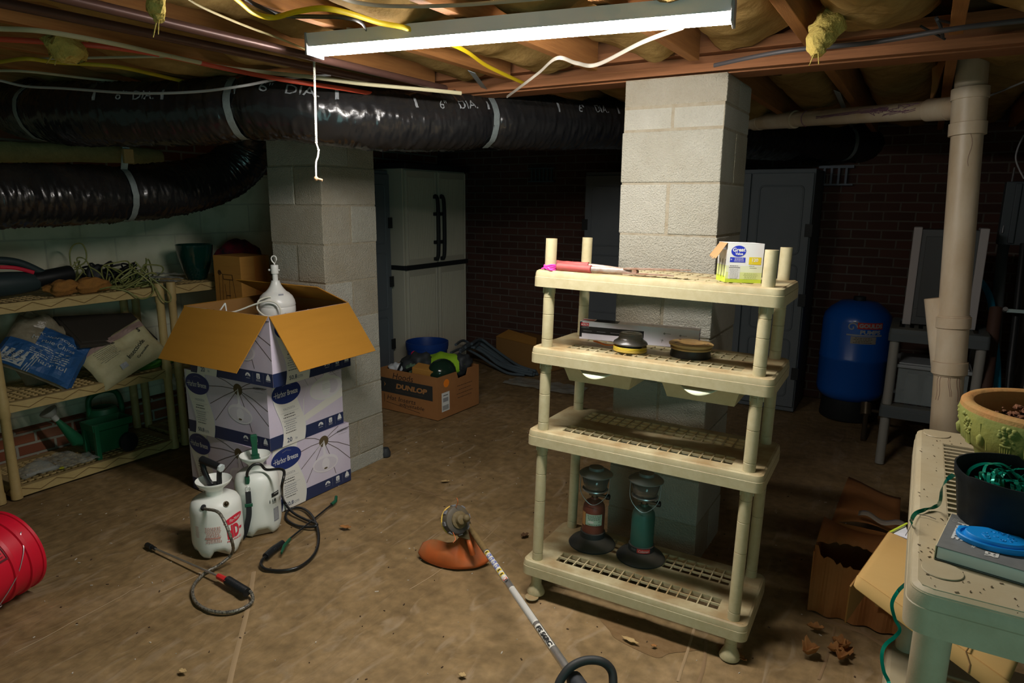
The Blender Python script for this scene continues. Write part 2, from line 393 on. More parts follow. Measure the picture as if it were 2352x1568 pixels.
# ---------------------------------------------------------------- the room
def floor_material():
    m = bpy.data.materials.new('brown plastic ground sheet'); m.use_nodes = True; nt = m.node_tree; L = nt.links.new; B = nt.nodes['Principled BSDF']
    tc = nt.nodes.new('ShaderNodeTexCoord')
    n1 = nt.nodes.new('ShaderNodeTexNoise'); n1.inputs['Scale'].default_value = 1.6; n1.inputs['Detail'].default_value = 8; n1.inputs['Roughness'].default_value = 0.7; n1.inputs['Distortion'].default_value = 0.6
    n2 = nt.nodes.new('ShaderNodeTexNoise'); n2.inputs['Scale'].default_value = 22; n2.inputs['Detail'].default_value = 6
    mp = nt.nodes.new('ShaderNodeMapping'); mp.inputs['Scale'].default_value = (5, 1.6, 1); mp.inputs['Rotation'].default_value = (0, 0, 0.9)
    n3 = nt.nodes.new('ShaderNodeTexNoise'); n3.inputs['Scale'].default_value = 3.0; n3.inputs['Detail'].default_value = 7; n3.inputs['Distortion'].default_value = 1.2
    L(tc.outputs['Object'], n1.inputs['Vector']); L(tc.outputs['Object'], n2.inputs['Vector']); L(tc.outputs['Object'], mp.inputs[0]); L(mp.outputs[0], n3.inputs['Vector'])
    cr = nt.nodes.new('ShaderNodeValToRGB'); L(n1.outputs['Fac'], cr.inputs[0])
    e = cr.color_ramp.elements
    e[0].position = 0.30; e[0].color = (0.150, 0.096, 0.042, 1); e[1].position = 0.72; e[1].color = (0.335, 0.228, 0.118, 1)
    x = e.new(0.5); x.color = (0.235, 0.155, 0.070, 1)
    mx = nt.nodes.new('ShaderNodeMix'); mx.data_type = 'RGBA'; mx.blend_type = 'OVERLAY'; mx.inputs[0].default_value = 0.55
    L(cr.outputs[0], mx.inputs[6]); L(n2.outputs['Color'], mx.inputs[7])
    gy = nt.nodes.new('ShaderNodeSeparateColor'); L(n2.outputs['Color'], gy.inputs[0]); cg = nt.nodes.new('ShaderNodeCombineColor')
    for i in range(3): L(n2.outputs['Fac'], cg.inputs[i])
    L(cg.outputs[0], mx.inputs[7])
    mx2 = nt.nodes.new('ShaderNodeMix'); mx2.data_type = 'RGBA'; L(mx.outputs[2], mx2.inputs[6]); mx2.inputs[7].default_value = (0.37, 0.28, 0.18, 1)
    r = nt.nodes.new('ShaderNodeMapRange'); r.inputs[1].default_value = 0.56; r.inputs[2].default_value = 0.72; r.inputs[4].default_value = 0.5; L(n3.outputs['Fac'], r.inputs[0]); L(r.outputs[0], mx2.inputs[0])
    L(mx2.outputs[2], B.inputs['Base Color'])
    B.inputs['Roughness'].default_value = 0.62; B.inputs['Specular IOR Level'].default_value = 0.25
    bp = nt.nodes.new('ShaderNodeBump'); bp.inputs['Strength'].default_value = 0.35; bp.inputs['Distance'].default_value = 0.02
    L(n3.outputs['Fac'], bp.inputs['Height']); L(bp.outputs[0], B.inputs['Normal'])
    return m
m_floor = floor_material()
def floor_z(x, y):
    # low wrinkles of the ground sheet
    a = noise.noise(Vector((x * 1.1, y * 1.1, 3))) * 0.004
    r = 1 - abs(noise.noise(Vector((x * 1.3 + y * 0.5, y * 1.0 - x * 0.6, 9)))) * 9
    b = 1 - abs(noise.noise(Vector((x * 0.7 - y * 1.7, y * 0.8 + 4, 21)))) * 11
    return min(0.0, a - 0.004) + (0.004 * max(0, r) ** 2 + 0.004 * max(0, b) ** 2) - 0.003
mb = MB()
mb.grid(lambda i, j: (-4.7 + 5.6 * i, -2.2 + 8.2 * j, floor_z(-4.7 + 5.6 * i, -2.2 + 8.2 * j)), 280, 400)
mb.bb((-4.7, -2.2, -0.1), (0.9, 6.0, -0.02))
floor = struct('floor', mb, m_floor, smooth=60, loc=(0, 0, 0))
# wrinkles and seams of the sheet as drawn welts
m_seam = M('sheet seam', (0.34, 0.235, 0.125), 0.6)
m_seam2 = M('sheet fold', (0.25, 0.16, 0.08), 0.55)
def resample2(P, st):
    out = [P[0]]
    for p in P[1:]:
        while (p - out[-1]).length > st: out.append(out[-1] + (p - out[-1]).normalized() * st)
    return out
def seam(pts, wdt, m, th=0.0025):
    b = MB(); P = resample2(catmull(pts, 6), 0.02); n = len(P); vs = []
    for i in range(n):
        d = (P[min(i + 1, n - 1)] - P[max(i - 1, 0)]).normalized(); sd = Vector((-d.y, d.x, 0)) * wdt / 2
        for k, h in ((-1, 0.0004), (-0.3, 0.0016), (0.4, 0.0016), (1, 0.0004)):
            q = P[i] + sd * k; vs.append((q.x, q.y, floor_z(q.x, q.y) + h + 0.0006))
    b.add(vs, [(i * 4 + k, i * 4 + k + 1, i * 4 + 5 + k, i * 4 + 4 + k) for i in range(n - 1) for k in range(3)])
    part('sheet_seam', b, m, floor, smooth=60)
seam([(-2.264, 1.646, 0.000), (-2.094, 1.491, 0.000), (-1.957, 1.353, 0.000), (-1.823, 1.216, 0.000), (-1.718, 1.115, 0.000)], 0.018, m_seam)
seam([(-2.566, 1.348, 0.000), (-2.555, 1.186, 0.000), (-2.536, 0.992, 0.000), (-2.533, 0.853, 0.000)], 0.006, m_seam)
seam([(-2.428, 1.722, 0.000), (-2.439, 1.536, 0.000), (-2.450, 1.332, 0.000)], 0.005, m_seam)
seam([(-0.566, 2.279, 0.000), (-0.546, 2.116, 0.000), (-0.525, 1.928, 0.000)], 0.010, m_seam)
seam([(-0.508, 2.210, 0.000), (-0.477, 2.078, 0.000), (-0.463, 1.938, 0.000)], 0.012, m_seam2)
seam([(-0.119, 2.539, 0.000), (-0.120, 2.380, 0.000), (-0.132, 2.191, 0.000)], 0.010, m_seam2)
seam([(-0.222, 2.597, 0.000), (-0.133, 2.564, -0.000), (-0.015, 2.546, 0.000), (0.085, 2.480, 0.000)], 0.02, m_seam2)
seam([(-1.622, 1.892, 0.000), (-1.608, 2.016, 0.000), (-1.586, 2.308, 0.000), (-1.609, 2.568, 0.000)], 0.004, m_seam)
seam([(-3.453, 2.771, 0.000), (-2.470, 2.755, 0.000), (-1.501, 2.433, 0.000), (-1.203, 2.191, 0.000)], 0.004, m_seam2)
seam([(-2.389, 2.626, 0.000), (-2.018, 2.692, 0.000), (-1.952, 2.972, 0.000)], 0.006, m_seam2)
b = MB(); c0 = Vector((-0.709, 2.114, 0.000)); N_ = 40
def stn(i, j):
    t = 2 * PI * i; x = c0.x + j * 0.17 * math.cos(t) * (1 + 0.25 * math.sin(3 * t)); y = c0.y + j * 0.10 * math.sin(t) * (1 + 0.2 * math.cos(2 * t + 1)); return (x, y, floor_z(x, y) + 0.0012)
b.grid(stn, 40, 8)
part('damp_stain', b, M('damp patch', (0.17, 0.10, 0.042), 0.4, col2=(0.24, 0.15, 0.07), vs=25, bump=0.3, bs=40), floor, smooth=60)

m_wl = brickmat('painted block wall', (0.72, 0.72, 0.54), (0.64, 0.65, 0.49), (0.56, 0.56, 0.43), 0.4064, 0.2032, 0.006, 'Y', (0.1, 0.12), stain=(0.36, 0.42, 0.25), bump=0.25)
m_br = brickmat('red brick', (0.110, 0.053, 0.040), (0.076, 0.040, 0.031), (0.145, 0.125, 0.105), 0.2032, 0.0677, 0.0065, 'X', (0, 0), stain=(0.10, 0.06, 0.045), bump=0.6)
m_bry = brickmat('red brick left wall', (0.26, 0.09, 0.045), (0.2, 0.065, 0.035), (0.32, 0.3, 0.24), 0.2032, 0.0677, 0.008, 'Y', (0, 0), stain=(0.2, 0.14, 0.09), bump=0.6)
mb = MB(); mb.bb((-4.6, -2.2, 0.0), (-4.4, 5.95, 1.72)); struct('wall_left', mb, m_wl, smooth=0)
mb = MB(); mb.bb((-4.6, -2.2, 1.72), (-4.4, 5.95, 2.29)); struct('trim_1', mb, m_bry, smooth=0)
mb = MB(); mb.bb((-4.4, -2.2, 0.0), (-4.33, 4.3, 0.215)); struct('trim_2', mb, m_bry, smooth=0)
mb = MB(); mb.bb((-4.4, 5.75, 0.0), (0.62, 5.95, 2.29)); struct('wall_back', mb, m_br, smooth=0)
m_wr = M('grey painted wall', (0.30, 0.29, 0.26), 0.9, col2=(0.2, 0.2, 0.18), vs=5, bump=0.3, bs=60)
mb = MB(); mb.bb((0.62, 0.4, 0.0), (0.8, 5.95, 2.29)); struct('wall_right', mb, m_wr, smooth=0)
m_deck = M('subfloor planks', (0.26, 0.13, 0.06), 0.9, col2=(0.17, 0.085, 0.04), vs=6, stretch=(1, 8, 1))
mb = MB(); mb.bb((-4.6, -2.2, 2.29), (0.8, 5.95, 2.33)); struct('ceiling', mb, m_deck, smooth=0)

# joists run toward the back wall, in two spans either side of the beam
jx = [-4.045 + 0.406 * k for k in range(-0, 12)]
gj = 'floor joists overhead'
ORD = ['first', 'second', 'third', 'fourth', 'fifth', 'sixth', 'seventh', 'eighth', 'ninth', 'tenth', 'eleventh', 'twelfth', 'thirteenth']
def joist_run(y0, y1, lab):
    mb = MB(); mb.bb((-0.019, y0, 2.05), (0.019, y1, 2.289))
    first = None
    for x in jx:
        if first is None:
            first = part('ceiling_joist', mb, m_wood, None, smooth=0, bevel=0.002, loc=(x, 0, 0), label=ORD[0] + ' ' + lab, cat='joist', group=gj + (' near span' if y0 < 0 else ' far span'))
        else:
            c = first.copy(); COL.objects.link(c); c.location = (x, 0, 0); first_l = None
            c['label'] = ORD[jx.index(x)] + ' ' + lab
joist_run(-1.2, 2.60, 'wooden ceiling joist from the left wall, on the camera side of the beam')
joist_run(2.90, 5.74, 'wooden ceiling joist from the left wall, on the far side of the beam')
bt = thing('ceiling_beam', 'long brown wooden beam with ledger strips resting on the block pillars', 'beam', (-2.0, 2.75, 2.013))
mb = MB(); mb.bb((-2.39, -0.055, 0.0), (2.61, 0.055, 0.275)); part('beam_plank', mb, m_woodx, bt, smooth=0, bevel=0.002, loc=(0, 0, 0))
for s in (-1, 1):
    mb = MB(); mb.bb((-2.39, min(s * 0.057, s * 0.100), 0.005), (2.61, max(s * 0.057, s * 0.100), 0.036)); part('ledger_strip', mb, m_woodx, bt, smooth=0, bevel=0.002, loc=(0, 0, 0))
mb = MB(); mb.bb((-2.39, -0.115, 0.068), (2.61, -0.057, 0.105)); part('ledger_strip', mb, m_woodx, bt, smooth=0, loc=(0, 0, 0))
# fibreglass batts between the joists
def batt(xc, y0, y1, seed, lab, grp, low=2.075, name='insulation_batt'):
    mb = MB(); nu, nv = 14, int((y1 - y0) / 0.045)
    def fn(i, j):
        x = xc - 0.178 + 0.356 * i; y = y0 + (y1 - y0) * j
        e = math.sin(PI * min(max(i, 0), 1)) ** 0.35
        n = noise.noise(Vector((x * 3.1, y * 2.3, seed))) * 0.075 + noise.noise(Vector((x * 13, y * 11, seed + 5))) * 0.022
        return (x, y, 2.24 - e * (2.24 - low) - e * n)
    mb.grid(fn, nu, nv)
    mb.grid(lambda i, j: (xc - 0.178 + 0.356 * i, y0 + (y1 - y0) * j, 2.27), 1, 1)
    return part(name, mb, m_fg, None, smooth=70, label=lab, cat='insulation', group=grp)
for k, x in enumerate(jx[:-1]):
    batt(x + 0.203, -1.2, 2.60, k * 3.1, ORD[k] + ' yellow insulation batt from the left wall, on the camera side of the beam', 'insulation batts near span', 2.062)
    batt(x + 0.203, 2.90, 5.7, k * 3.1 + 40, ORD[k] + ' yellow insulation batt from the left wall, behind the beam', 'insulation batts far span')
def tuft(pts, r, lab, seed):
    P = catmull(pts, 8); n = len(P)
    mb = MB()
    rr = [r * (0.25 + 0.95 * math.sin(PI * (0.12 + 0.85 * i / n)) ** 0.8) for i in range(n)]
    mb.tube(P, rr, 14, rf=lambda i, a: 1 + 0.45 * noise.noise(Vector((i * 0.35, math.cos(a) * 2, math.sin(a) * 2 + seed))))
    for q in range(2):
        d = Vector((random.uniform(-.02, .02), random.uniform(-.02, .02), 0))
        Q = [p + d * (i / n) * 2 for i, p in enumerate(P[n // 2:])]; Q.append(Q[-1] + Vector((d.x, d.y, -0.03)))
        mb.tube(Q, [r * 0.18 * (1 - i / len(Q)) + 0.001 for i in range(len(Q))], 7)
    part('insulation_tuft', mb, m_fgl, None, label=lab, cat='insulation')
tuft([(-0.243, 1.953, 2.090), (-0.288, 2.292, 2.105), (-0.305, 2.242, 2.038), (-0.320, 2.210, 1.992), (-0.319, 2.200, 1.952)], 0.032, 'long yellow tuft of insulation hanging in front of the beam at upper right', 3)
tuft([(-1.784, 1.148, 2.100), (-1.524, 0.976, 1.977), (-1.522, 0.970, 1.948), (-1.512, 0.971, 1.926)], 0.016, 'small cream tuft of insulation hanging at the top left edge', 8)
tuft([(-2.620, 1.326, 2.090), (-2.476, 1.248, 2.025), (-2.485, 1.236, 1.997)], 0.05, 'drooping yellow insulation tuft under the red and white cables', 11)

# ---------------------------------------------------------------- concrete block pillars
def pillar(lab, x0, y0, x1, y1, zs, first):
    t = thing('block_pillar', lab, 'pillar', ((x0 + x1) / 2, (y0 + y1) / 2, 0.0))
    cx, cy = (x1 - x0) / 2, (y1 - y0) / 2
    mb = MB(); mb.bb((-cx + 0.003, -cy + 0.003, -0.012), (cx - 0.003, cy - 0.003, zs[-1] - 0.001)); part('mortar_core', mb, m_mortar, t, smooth=0, loc=(0, 0, 0))
    mb = MB(); rr = random.Random(int(x0 * 100))
    for i in range(len(zs) - 1):
        z0, z1 = zs[i] + 0.0038, zs[i + 1] - 0.0038
        for h in (-1, 1):
            j = [rr.uniform(-0.003, 0.003) for _ in range(4)]
            if (i + first) % 2: a, b_ = (min(0, h * cx) + (0.005 if h > 0 else 0) + j[0], -cy + j[1]), (max(0, h * cx) - (0.005 if h < 0 else 0) + j[0], cy + j[1])
            else: a, b_ = (-cx + j[0], min(0, h * cy) + (0.005 if h > 0 else 0) + j[1]), (cx + j[0], max(0, h * cy) - (0.005 if h < 0 else 0) + j[1])
            mb.bb((a[0], a[1], z0), (b_[0], b_[1], z1), rr.randrange(3))
    part('block_courses', mb, BL, t, smooth=0, bevel=0.004, loc=(0, 0, 0))
    return t
pillar('pale concrete block pillar at left, behind the stacked fan boxes', -3.075, 2.51, -2.67, 2.91, [-0.011] + [0.085 + 0.2032 * k for k in range(0, 10)] + [2.012], 1)
pillar('grey concrete block pillar in the middle, behind the cream shelving unit', -1.088, 2.655, -0.684, 2.965 + 0.09, [-0.0134 + 0.2032 * k for k in range(0, 10)] + [1.905, 2.012], 0)

# ---------------------------------------------------------------- the light
LA, LB = Vector((-1.722, 1.624, 1.995)), Vector((-0.480, 1.862, 1.995))
ld = (LB - LA); LL = ld.length; ang = math.atan2(ld.y, ld.x)
lt = thing('strip_light', 'lit white strip light fixture under the joists', 'light', tuple((LA + LB) / 2 - Vector((0, 0, 0.0))), (0, 0, ang))
mb = MB(); h = LL / 2
prof = [(-0.037, 0.012), (-0.045, 0.05), (0.045, 0.05), (0.037, 0.012)]
mb.prism(prof, (-h, 0, 0), (0, 1, 0), (0, 0, 1), LL); part('housing', mb, M('lamp housing', (0.75, 0.75, 0.76), 0.4), lt, smooth=30, loc=(0, 0, 0))
for s in (-1, 1):
    mb = MB(); mb.box((s * (h + 0.004), 0, 0.02), (0.008, 0.09, 0.066)); part('end_cap', mb, M('lamp end cap', (0.3, 0.3, 0.32), 0.5), lt, bevel=0.002, loc=(0, 0, 0))
m_glow = M('lit diffuser', (0.9, 0.9, 0.9), 0.4, emis=(1.0, 0.95, 0.90), estr=LAMP_STRENGTH)
mb = MB(); n = 16
vs = []; fs = []
for i in range(n + 1):
    a = PI + PI * i / n
    for x in (-h, h): vs.append((x, 0.034 * math.cos(a), 0.012 + 0.022 * math.sin(a)))
for i in range(n): fs.append((2 * i, 2 * i + 1, 2 * i + 3, 2 * i + 2))
fs.append(tuple(2 * i for i in range(n + 1))); fs.append(tuple(2 * i + 1 for i in range(n + 1)))
mb.add(vs, fs); part('diffuser', mb, m_glow, lt, loc=(0, 0, 0))
for s in (-0.8, 0.8):
    mb = MB(); mb.cyl((s * h, 0, 0.05), (s * h, 0, 0.062), 0.02); mb.tube([(s * h, 0, 0.05), (s * h + .01, 0, 0.1), (s * h, 0, 0.20)], 0.0015, 6); part('hanging_hook', mb, m_steel, lt, loc=(0, 0, 0))
# pull cord
cx_, cy_ = (-1.756, 1.650, 1.995)[0] - 0.012, (-1.756, 1.650, 1.995)[1] - 0.01
pc = thing('pull_cord', 'white twisted pull cord with a small wooden toggle hanging from the light', 'cord', (-1.755, 1.629, 1.610))
P0 = Vector((-1.880, 1.764, 2.027)); P1 = Vector((-1.791, 1.672, 1.723)); P2 = Vector((-1.783, 1.672, 1.702)); P3 = Vector((-1.777, 1.653, 1.658)); P4 = Vector((-1.763, 1.637, 1.607))
mb = MB(); n = 160
for ph in (0, PI):
    Q = []
    for i in range(n + 1):
        t = i / n; p = P0.lerp(P1, t); a = t * 2 * PI * 26 + ph; Q.append(p + Vector((math.cos(a), math.sin(a), 0)) * 0.0024)
    mb.tube(Q, 0.0021, 6)
mb.sphere(P2, 0.005, 10); mb.tube(catmull([P1, P2, (P2 + P3) / 2 + Vector((0.003, 0, 0)), P3, P4], 6), 0.003, 8)
part('cord', mb, M('cotton cord', (0.62, 0.58, 0.50), 0.9), pc, world=True)
mb = MB(); mb.sphere(P4, 0.008, 10); mb.cyl(P4, Vector((-1.744, 1.647, 1.602)), 0.004, n=10); part('toggle', mb, M('toggle wood', (0.55, 0.33, 0.18), 0.6), pc, world=True)
# ---------------------------------------------------------------- ducts
def frames(P):
    T = [(P[min(i + 1, len(P) - 1)] - P[max(i - 1, 0)]).normalized() for i in range(len(P))]
    U = []
    for t in T:
        u = Vector((0, 0, 1)) - t * t.z; u = u.normalized() if u.length > 0.05 else U[-1]
        U.append(u)
    return T, U, [T[i].cross(U[i]) for i in range(len(P))]
def resample(P, step):
    out = [P[0]]; acc = 0
    for a, b in zip(P[:-1], P[1:]):
        L = (b - a).length
        while acc + L >= step:
            t = (step - acc) / L; a = a.lerp(b, t); out.append(a); L = (b - a).length; acc = 0
        acc += L
    return out
m_duct = M('black duct jacket', (0.014, 0.014, 0.015), 0.22, bump=0.25, bs=18, stretch=(1, 1, 1), spec=0.6, dust=(0.050, 0.041, 0.031), dustn=-0.05)
m_print = M('pale duct print', (0.30, 0.31, 0.32), 0.6)
def duct(lab, key, r, pins=(), wr=0.028, texts=(), seed=0):
    P = resample(catmull(key, 20), 0.007); T, U, S = frames(P); N = len(P); n = 44
    t = thing('flexible_duct', lab, 'duct', tuple(P[0] - Vector((0, 0, r))))
    def rad(i, a):
        s = i * 0.007; q = 1.0
        for pz, d, wd in pins: q -= d * math.exp(-((i / N - pz) * N * 0.007 / wd) ** 2)
        # gathered film: creases run around the duct, leaning and branching
        c, sn = math.cos(a), math.sin(a)
        w1 = noise.noise(Vector((s * 17 + a * 0.9 + seed, c * 1.3, sn * 1.3)))
        w2 = noise.noise(Vector((s * 42 - a * 0.6, c * 2.2, sn * 2.2 + seed)))
        w3 = noise.noise(Vector((s * 2.3, c * 0.9, sn * 0.9 + seed)))
        w4 = noise.noise(Vector((s * 75 + a * 1.6, c * 3.2, sn * 3.2 + seed * 2)))
        cr = lambda w, k: max(0.0, 1 - abs(w) * k) ** 1.5
        return r * (q + wr * (0.50 * cr(w1, 4) + 0.45 * cr(w2, 4) + 0.30 * cr(w4, 3.5)) + 0.05 * w3)
    mb = MB(); vs = []
    for i in range(N):
        for k in range(n):
            a = 2 * PI * k / n; q = rad(i, a); vs.append(P[i] + U[i] * math.cos(a) * q + S[i] * math.sin(a) * q)
    fs = [(i * n + k, i * n + (k + 1) % n, (i + 1) * n + (k + 1) % n, (i + 1) * n + k) for i in range(N - 1) for k in range(n)]
    fs += [tuple(range(n))[::-1], tuple((N - 1) * n + k for k in range(n))]
    mb.add(vs, fs); part('jacket', mb, m_duct, t, world=True, smooth=75)
    for (s0, a0, txt, hh) in texts:
        A = Art(None, 0.012)
        def fn(u, v, l, s0=s0, a0=a0):
            f = min(max((s0 + u) / 0.007, 0), N - 1.001); i = int(f); k = f - i
            a = a0 - v / r * 1.0; p = P[i].lerp(P[i + 1], k); uu = U[i].lerp(U[i + 1], k); ss = S[i].lerp(S[i + 1], k)
            q = rad(i, a) + 0.0035
            return p + uu * math.cos(a) * q + ss * math.sin(a) * q
        A.fn = fn
        if txt == '|': A.rect(-0.006, -hh * 0.5, 0.006, hh * 0.5, m_print, 1, 1, 4)
        else: A.text(txt, 0, 0, h=hh, m=m_print)
        A.build('lettering', t, world=True)
    return P, T, U, S, rad, t
key = [(-4.809, 1.887, 2.108), (-3.979, 1.705, 1.995), (-3.517, 1.644, 1.924), (-3.133, 1.690, 1.896), (-2.828, 1.839, 1.895), (-2.538, 1.972, 1.914), (-2.378, 2.021, 1.917), (-2.227, 2.120, 1.898), (-2.108, 2.309, 1.887), (-1.987, 2.586, 1.896), (-1.886, 2.833, 1.921), (-1.733, 3.168, 1.934), (-1.541, 3.686, 1.968), (-1.273, 4.291, 1.974), (-0.996, 4.994, 1.966), (-0.547, 5.685, 1.972), (-0.051, 6.221, 1.962), (0.421, 6.682, 1.945)]
Pm = resample(catmull(key, 20), 0.007)
def s_at(px_pt):
    q = Vector(px_pt); return min(range(len(Pm)), key=lambda i: (Pm[i] - q).length)
NP = len(Pm)

def tset(pl, pr):
    i, j = s_at(pl) * 0.007, s_at(pr) * 0.007; d = j - i
    return [(i, 1.10, '|', 0.045), (j, 1.10, '|', 0.045), (i + d * 0.36, 1.10, '6"', 0.04), (i + d * 0.70, 1.10, 'DIA.', 0.04)]
tx = tset((-2.489, 1.989, 1.913), (-2.208, 2.156, 1.899)) + tset((-2.041, 2.433, 1.889), (-1.910, 2.794, 1.918)) + tset((-1.742, 3.162, 1.934), (-1.581, 3.564, 1.960)) + tset((-3.058, 1.724, 1.896), (-2.796, 1.859, 1.895))
def pin(p, d, wd): return (s_at(p) / NP, d, wd)
strap_px = [(-3.486, 1.638, 1.920), (-2.538, 1.972, 1.914), (-1.892, 2.830, 1.921), (-0.586, 5.637, 1.970)]
DM = duct('black plastic wrapped flexible air duct crossing the room, printed 6 inch diameter', key, 0.131, [pin(strap_px[0], 0.08, 0.06), pin(strap_px[1], 0.10, 0.06), pin(strap_px[2], 0.13, 0.05), pin(strap_px[3], 0.10, 0.06)], 0.075, tx)
# lower duct along the left wall
key2 = [(-3.600, 1.005, 1.525), (-3.600, 1.456, 1.543), (-3.600, 1.834, 1.553), (-3.600, 2.149, 1.573), (-3.600, 2.436, 1.614), (-3.580, 2.643, 1.695), (-3.520, 2.745, 1.825), (-3.450, 2.737, 1.943)]
_P2 = resample(catmull(key2, 20), 0.007); _i2 = min(range(len(_P2)), key=lambda i: (_P2[i] - Vector((-3.600, 2.001, 1.560))).length)
DL = duct('black plastic wrapped flexible duct hanging low along the left wall', key2, 0.142, [(_i2 / len(_P2), 0.07, 0.05)], 0.085, seed=30)
def strap(D, s, top, lab, w=0.032, a_end=PI * 0.98, extra=None):
    P, T, U, S, rad, t = D
    i = int(s); pts = []; nr = []
    for k in range(15):
        a = -0.1 + (a_end + 0.1) * k / 14 if top is None else 0.55 + (a_end - 0.55) * k / 14
        q = rad(i, a) * 1.0 + 0.006; pts.append(P[i] + U[i] * math.cos(a) * q + S[i] * math.sin(a) * q)
        nr.append(pts[-1] - P[i])
    if top is not None:
        pts = [Vector(top)] + [Vector(top).lerp(pts[0], 0.5)] + pts; nr = [nr[0], nr[0]] + nr
    mb = MB(); mb.ribbon(pts, nr, w, th=0.0012)
    return part('hanger_strap', mb, m_zinc, None, smooth=50, label=lab, cat='strap')
strap(DM, s_at(strap_px[0]), (-3.605, 1.667, 2.040), 'leftmost galvanised hanger strap around the crossing duct')
strap(DM, s_at(strap_px[1]), (-2.623, 1.946, 2.040), 'second galvanised hanger strap from the left on the crossing duct')
strap(DM, s_at(strap_px[2]), (-1.610, 2.334, 2.040), 'hanger strap pinching the crossing duct between the two block pillars')
strap(DM, s_at(strap_px[3]), (-0.413, 3.532, 2.040), 'hanger strap on the duct behind the horizontal plastic pipe')
P2_ = DL[0]; i2 = min(range(len(P2_)), key=lambda i: (P2_[i] - Vector((-3.600, 2.001, 1.560))).length)
strap(DL, i2, tuple(P2_[i2] + Vector((0.10, 0, 0.23))), 'grey strap holding the lower duct by the left wall')
bl = P2_[i2] + Vector((0.11, 0.0, 0.165)); mb = MB(); mb.box(bl + Vector((0, 0, 0.02)), (0.02, 0.05, 0.07)); part('wood_block', mb, M('old wood', (0.35, 0.24, 0.1), 0.8), None, bevel=0.002, label='small brown wooden block at the top of the lower duct strap', cat='block')
# insulated line above it
mb = MB(); P = resample(catmull([(-4.270, 1.526, 1.753), (-4.270, 1.881, 1.780), (-4.270, 2.329, 1.803), (-4.270, 2.663, 1.785)], 10), 0.02)
mb.tube(P, 0.056, 16, rf=lambda i, a: 1 + 0.13 * noise.noise(Vector((i * 0.15, math.cos(a) * 1.5, math.sin(a) * 1.5)))); part('insulated_pipe', mb, M('wrapped insulation', (0.62, 0.60, 0.28), 0.9, col2=(0.42, 0.42, 0.20), vs=20, bump=0.4, bs=50), None, label='yellowish wrapped pipe between the two ducts at left', cat='pipe')

# ---------------------------------------------------------------- brown pipes and cables under the joists
m_copper = M('dull copper pipe', (0.095, 0.045, 0.034), 0.36, 0.3, col2=(0.07, 0.035, 0.028), vs=20)
for x, lab in ((-1.955, 'dark copper pipe under the joists, the one farther left of the pair'), (-1.80, 'dark copper pipe under the joists, ending behind the light')):
    mb = MB(); mb.tube([(x - 0.05, 0.3, 2.0), (x, 1.3, 2.0), (x + 0.045, 2.45, 2.0)] if x < -1.9 else [(x, 0.3, 2.0), (x, 1.3, 2.0), (x + 0.01, 2.4, 2.0)], 0.0135, 14); part('copper_pipe', mb, m_copper, None, label=lab, cat='pipe', group='copper pipes under the joists')
def cable(lab, pts, col, w=0.011, grp='cables stapled under the joists', flat=0.5, rough=0.5):
    P = catmull(pts, 8); mb = MB(); mb.tube(P, w / 2, 8, flat=flat)
    part('electric_cable', mb, M('cable sheath ' + lab[:12], col, rough), None, label=lab, cat='cable', group=grp)
cable('flat white cable running from the left edge to the light', [(-2.472, 0.996, 2.030), (-2.427, 1.044, 2.030), (-2.346, 1.126, 2.030), (-2.325, 1.307, 2.030), (-2.344, 1.516, 2.030), (-2.359, 1.729, 2.030), (-2.308, 1.887, 2.030), (-2.039, 1.897, 1.990), (-1.932, 2.049, 1.980), (-1.825, 2.235, 1.980), (-1.726, 2.427, 1.980)], (0.50, 0.45, 0.28), 0.015)
cable('red cable at the left running under the white one toward the duct', [(-2.646, 1.085, 2.035), (-2.538, 1.194, 2.035), (-2.415, 1.356, 2.035), (-2.379, 1.550, 2.035), (-2.327, 1.743, 2.020), (-2.157, 1.862, 1.985), (-2.061, 2.071, 1.975), (-2.044, 2.244, 1.975)], (0.60, 0.075, 0.035), 0.017)
cable('yellow cable at far left, below the red one', [(-3.041, 1.236, 2.020), (-2.946, 1.253, 2.020), (-2.798, 1.273, 2.020), (-2.769, 1.359, 2.020), (-2.659, 1.502, 2.020), (-2.684, 1.668, 2.020), (-2.737, 1.843, 2.020)], (0.50, 0.36, 0.02), 0.014)
cable('thin white cable crossing above the yellow cable at left', [(-2.879, 1.296, 2.030), (-2.642, 1.401, 2.030), (-2.341, 1.534, 2.030)], (0.50, 0.42, 0.28), 0.009)
cable('thin cream cable sagging just above the crossing duct at far left', [(-3.284, 1.331, 2.030), (-3.137, 1.421, 2.030), (-3.085, 1.627, 2.030), (-3.024, 1.805, 2.030)], (0.48, 0.42, 0.28), 0.010)
cable('grey round cable hanging loose in front of the crossing duct', [(-3.179, 1.285, 1.990), (-3.162, 1.336, 1.985), (-3.096, 1.396, 1.967), (-2.907, 1.447, 1.952), (-2.571, 1.523, 1.921), (-2.330, 1.609, 1.920), (-2.157, 1.682, 1.938), (-2.237, 1.910, 2.000), (-2.113, 2.068, 2.030)], (0.36, 0.36, 0.36), 0.010, flat=1)
cable('cream cable reaching down to the left end of the light', [(-1.652, 1.127, 2.040), (-1.689, 1.170, 2.040), (-1.730, 1.248, 2.040), (-1.785, 1.407, 2.040), (-1.827, 1.570, 2.040), (-1.890, 1.768, 2.040)], (0.55, 0.45, 0.22), 0.007)
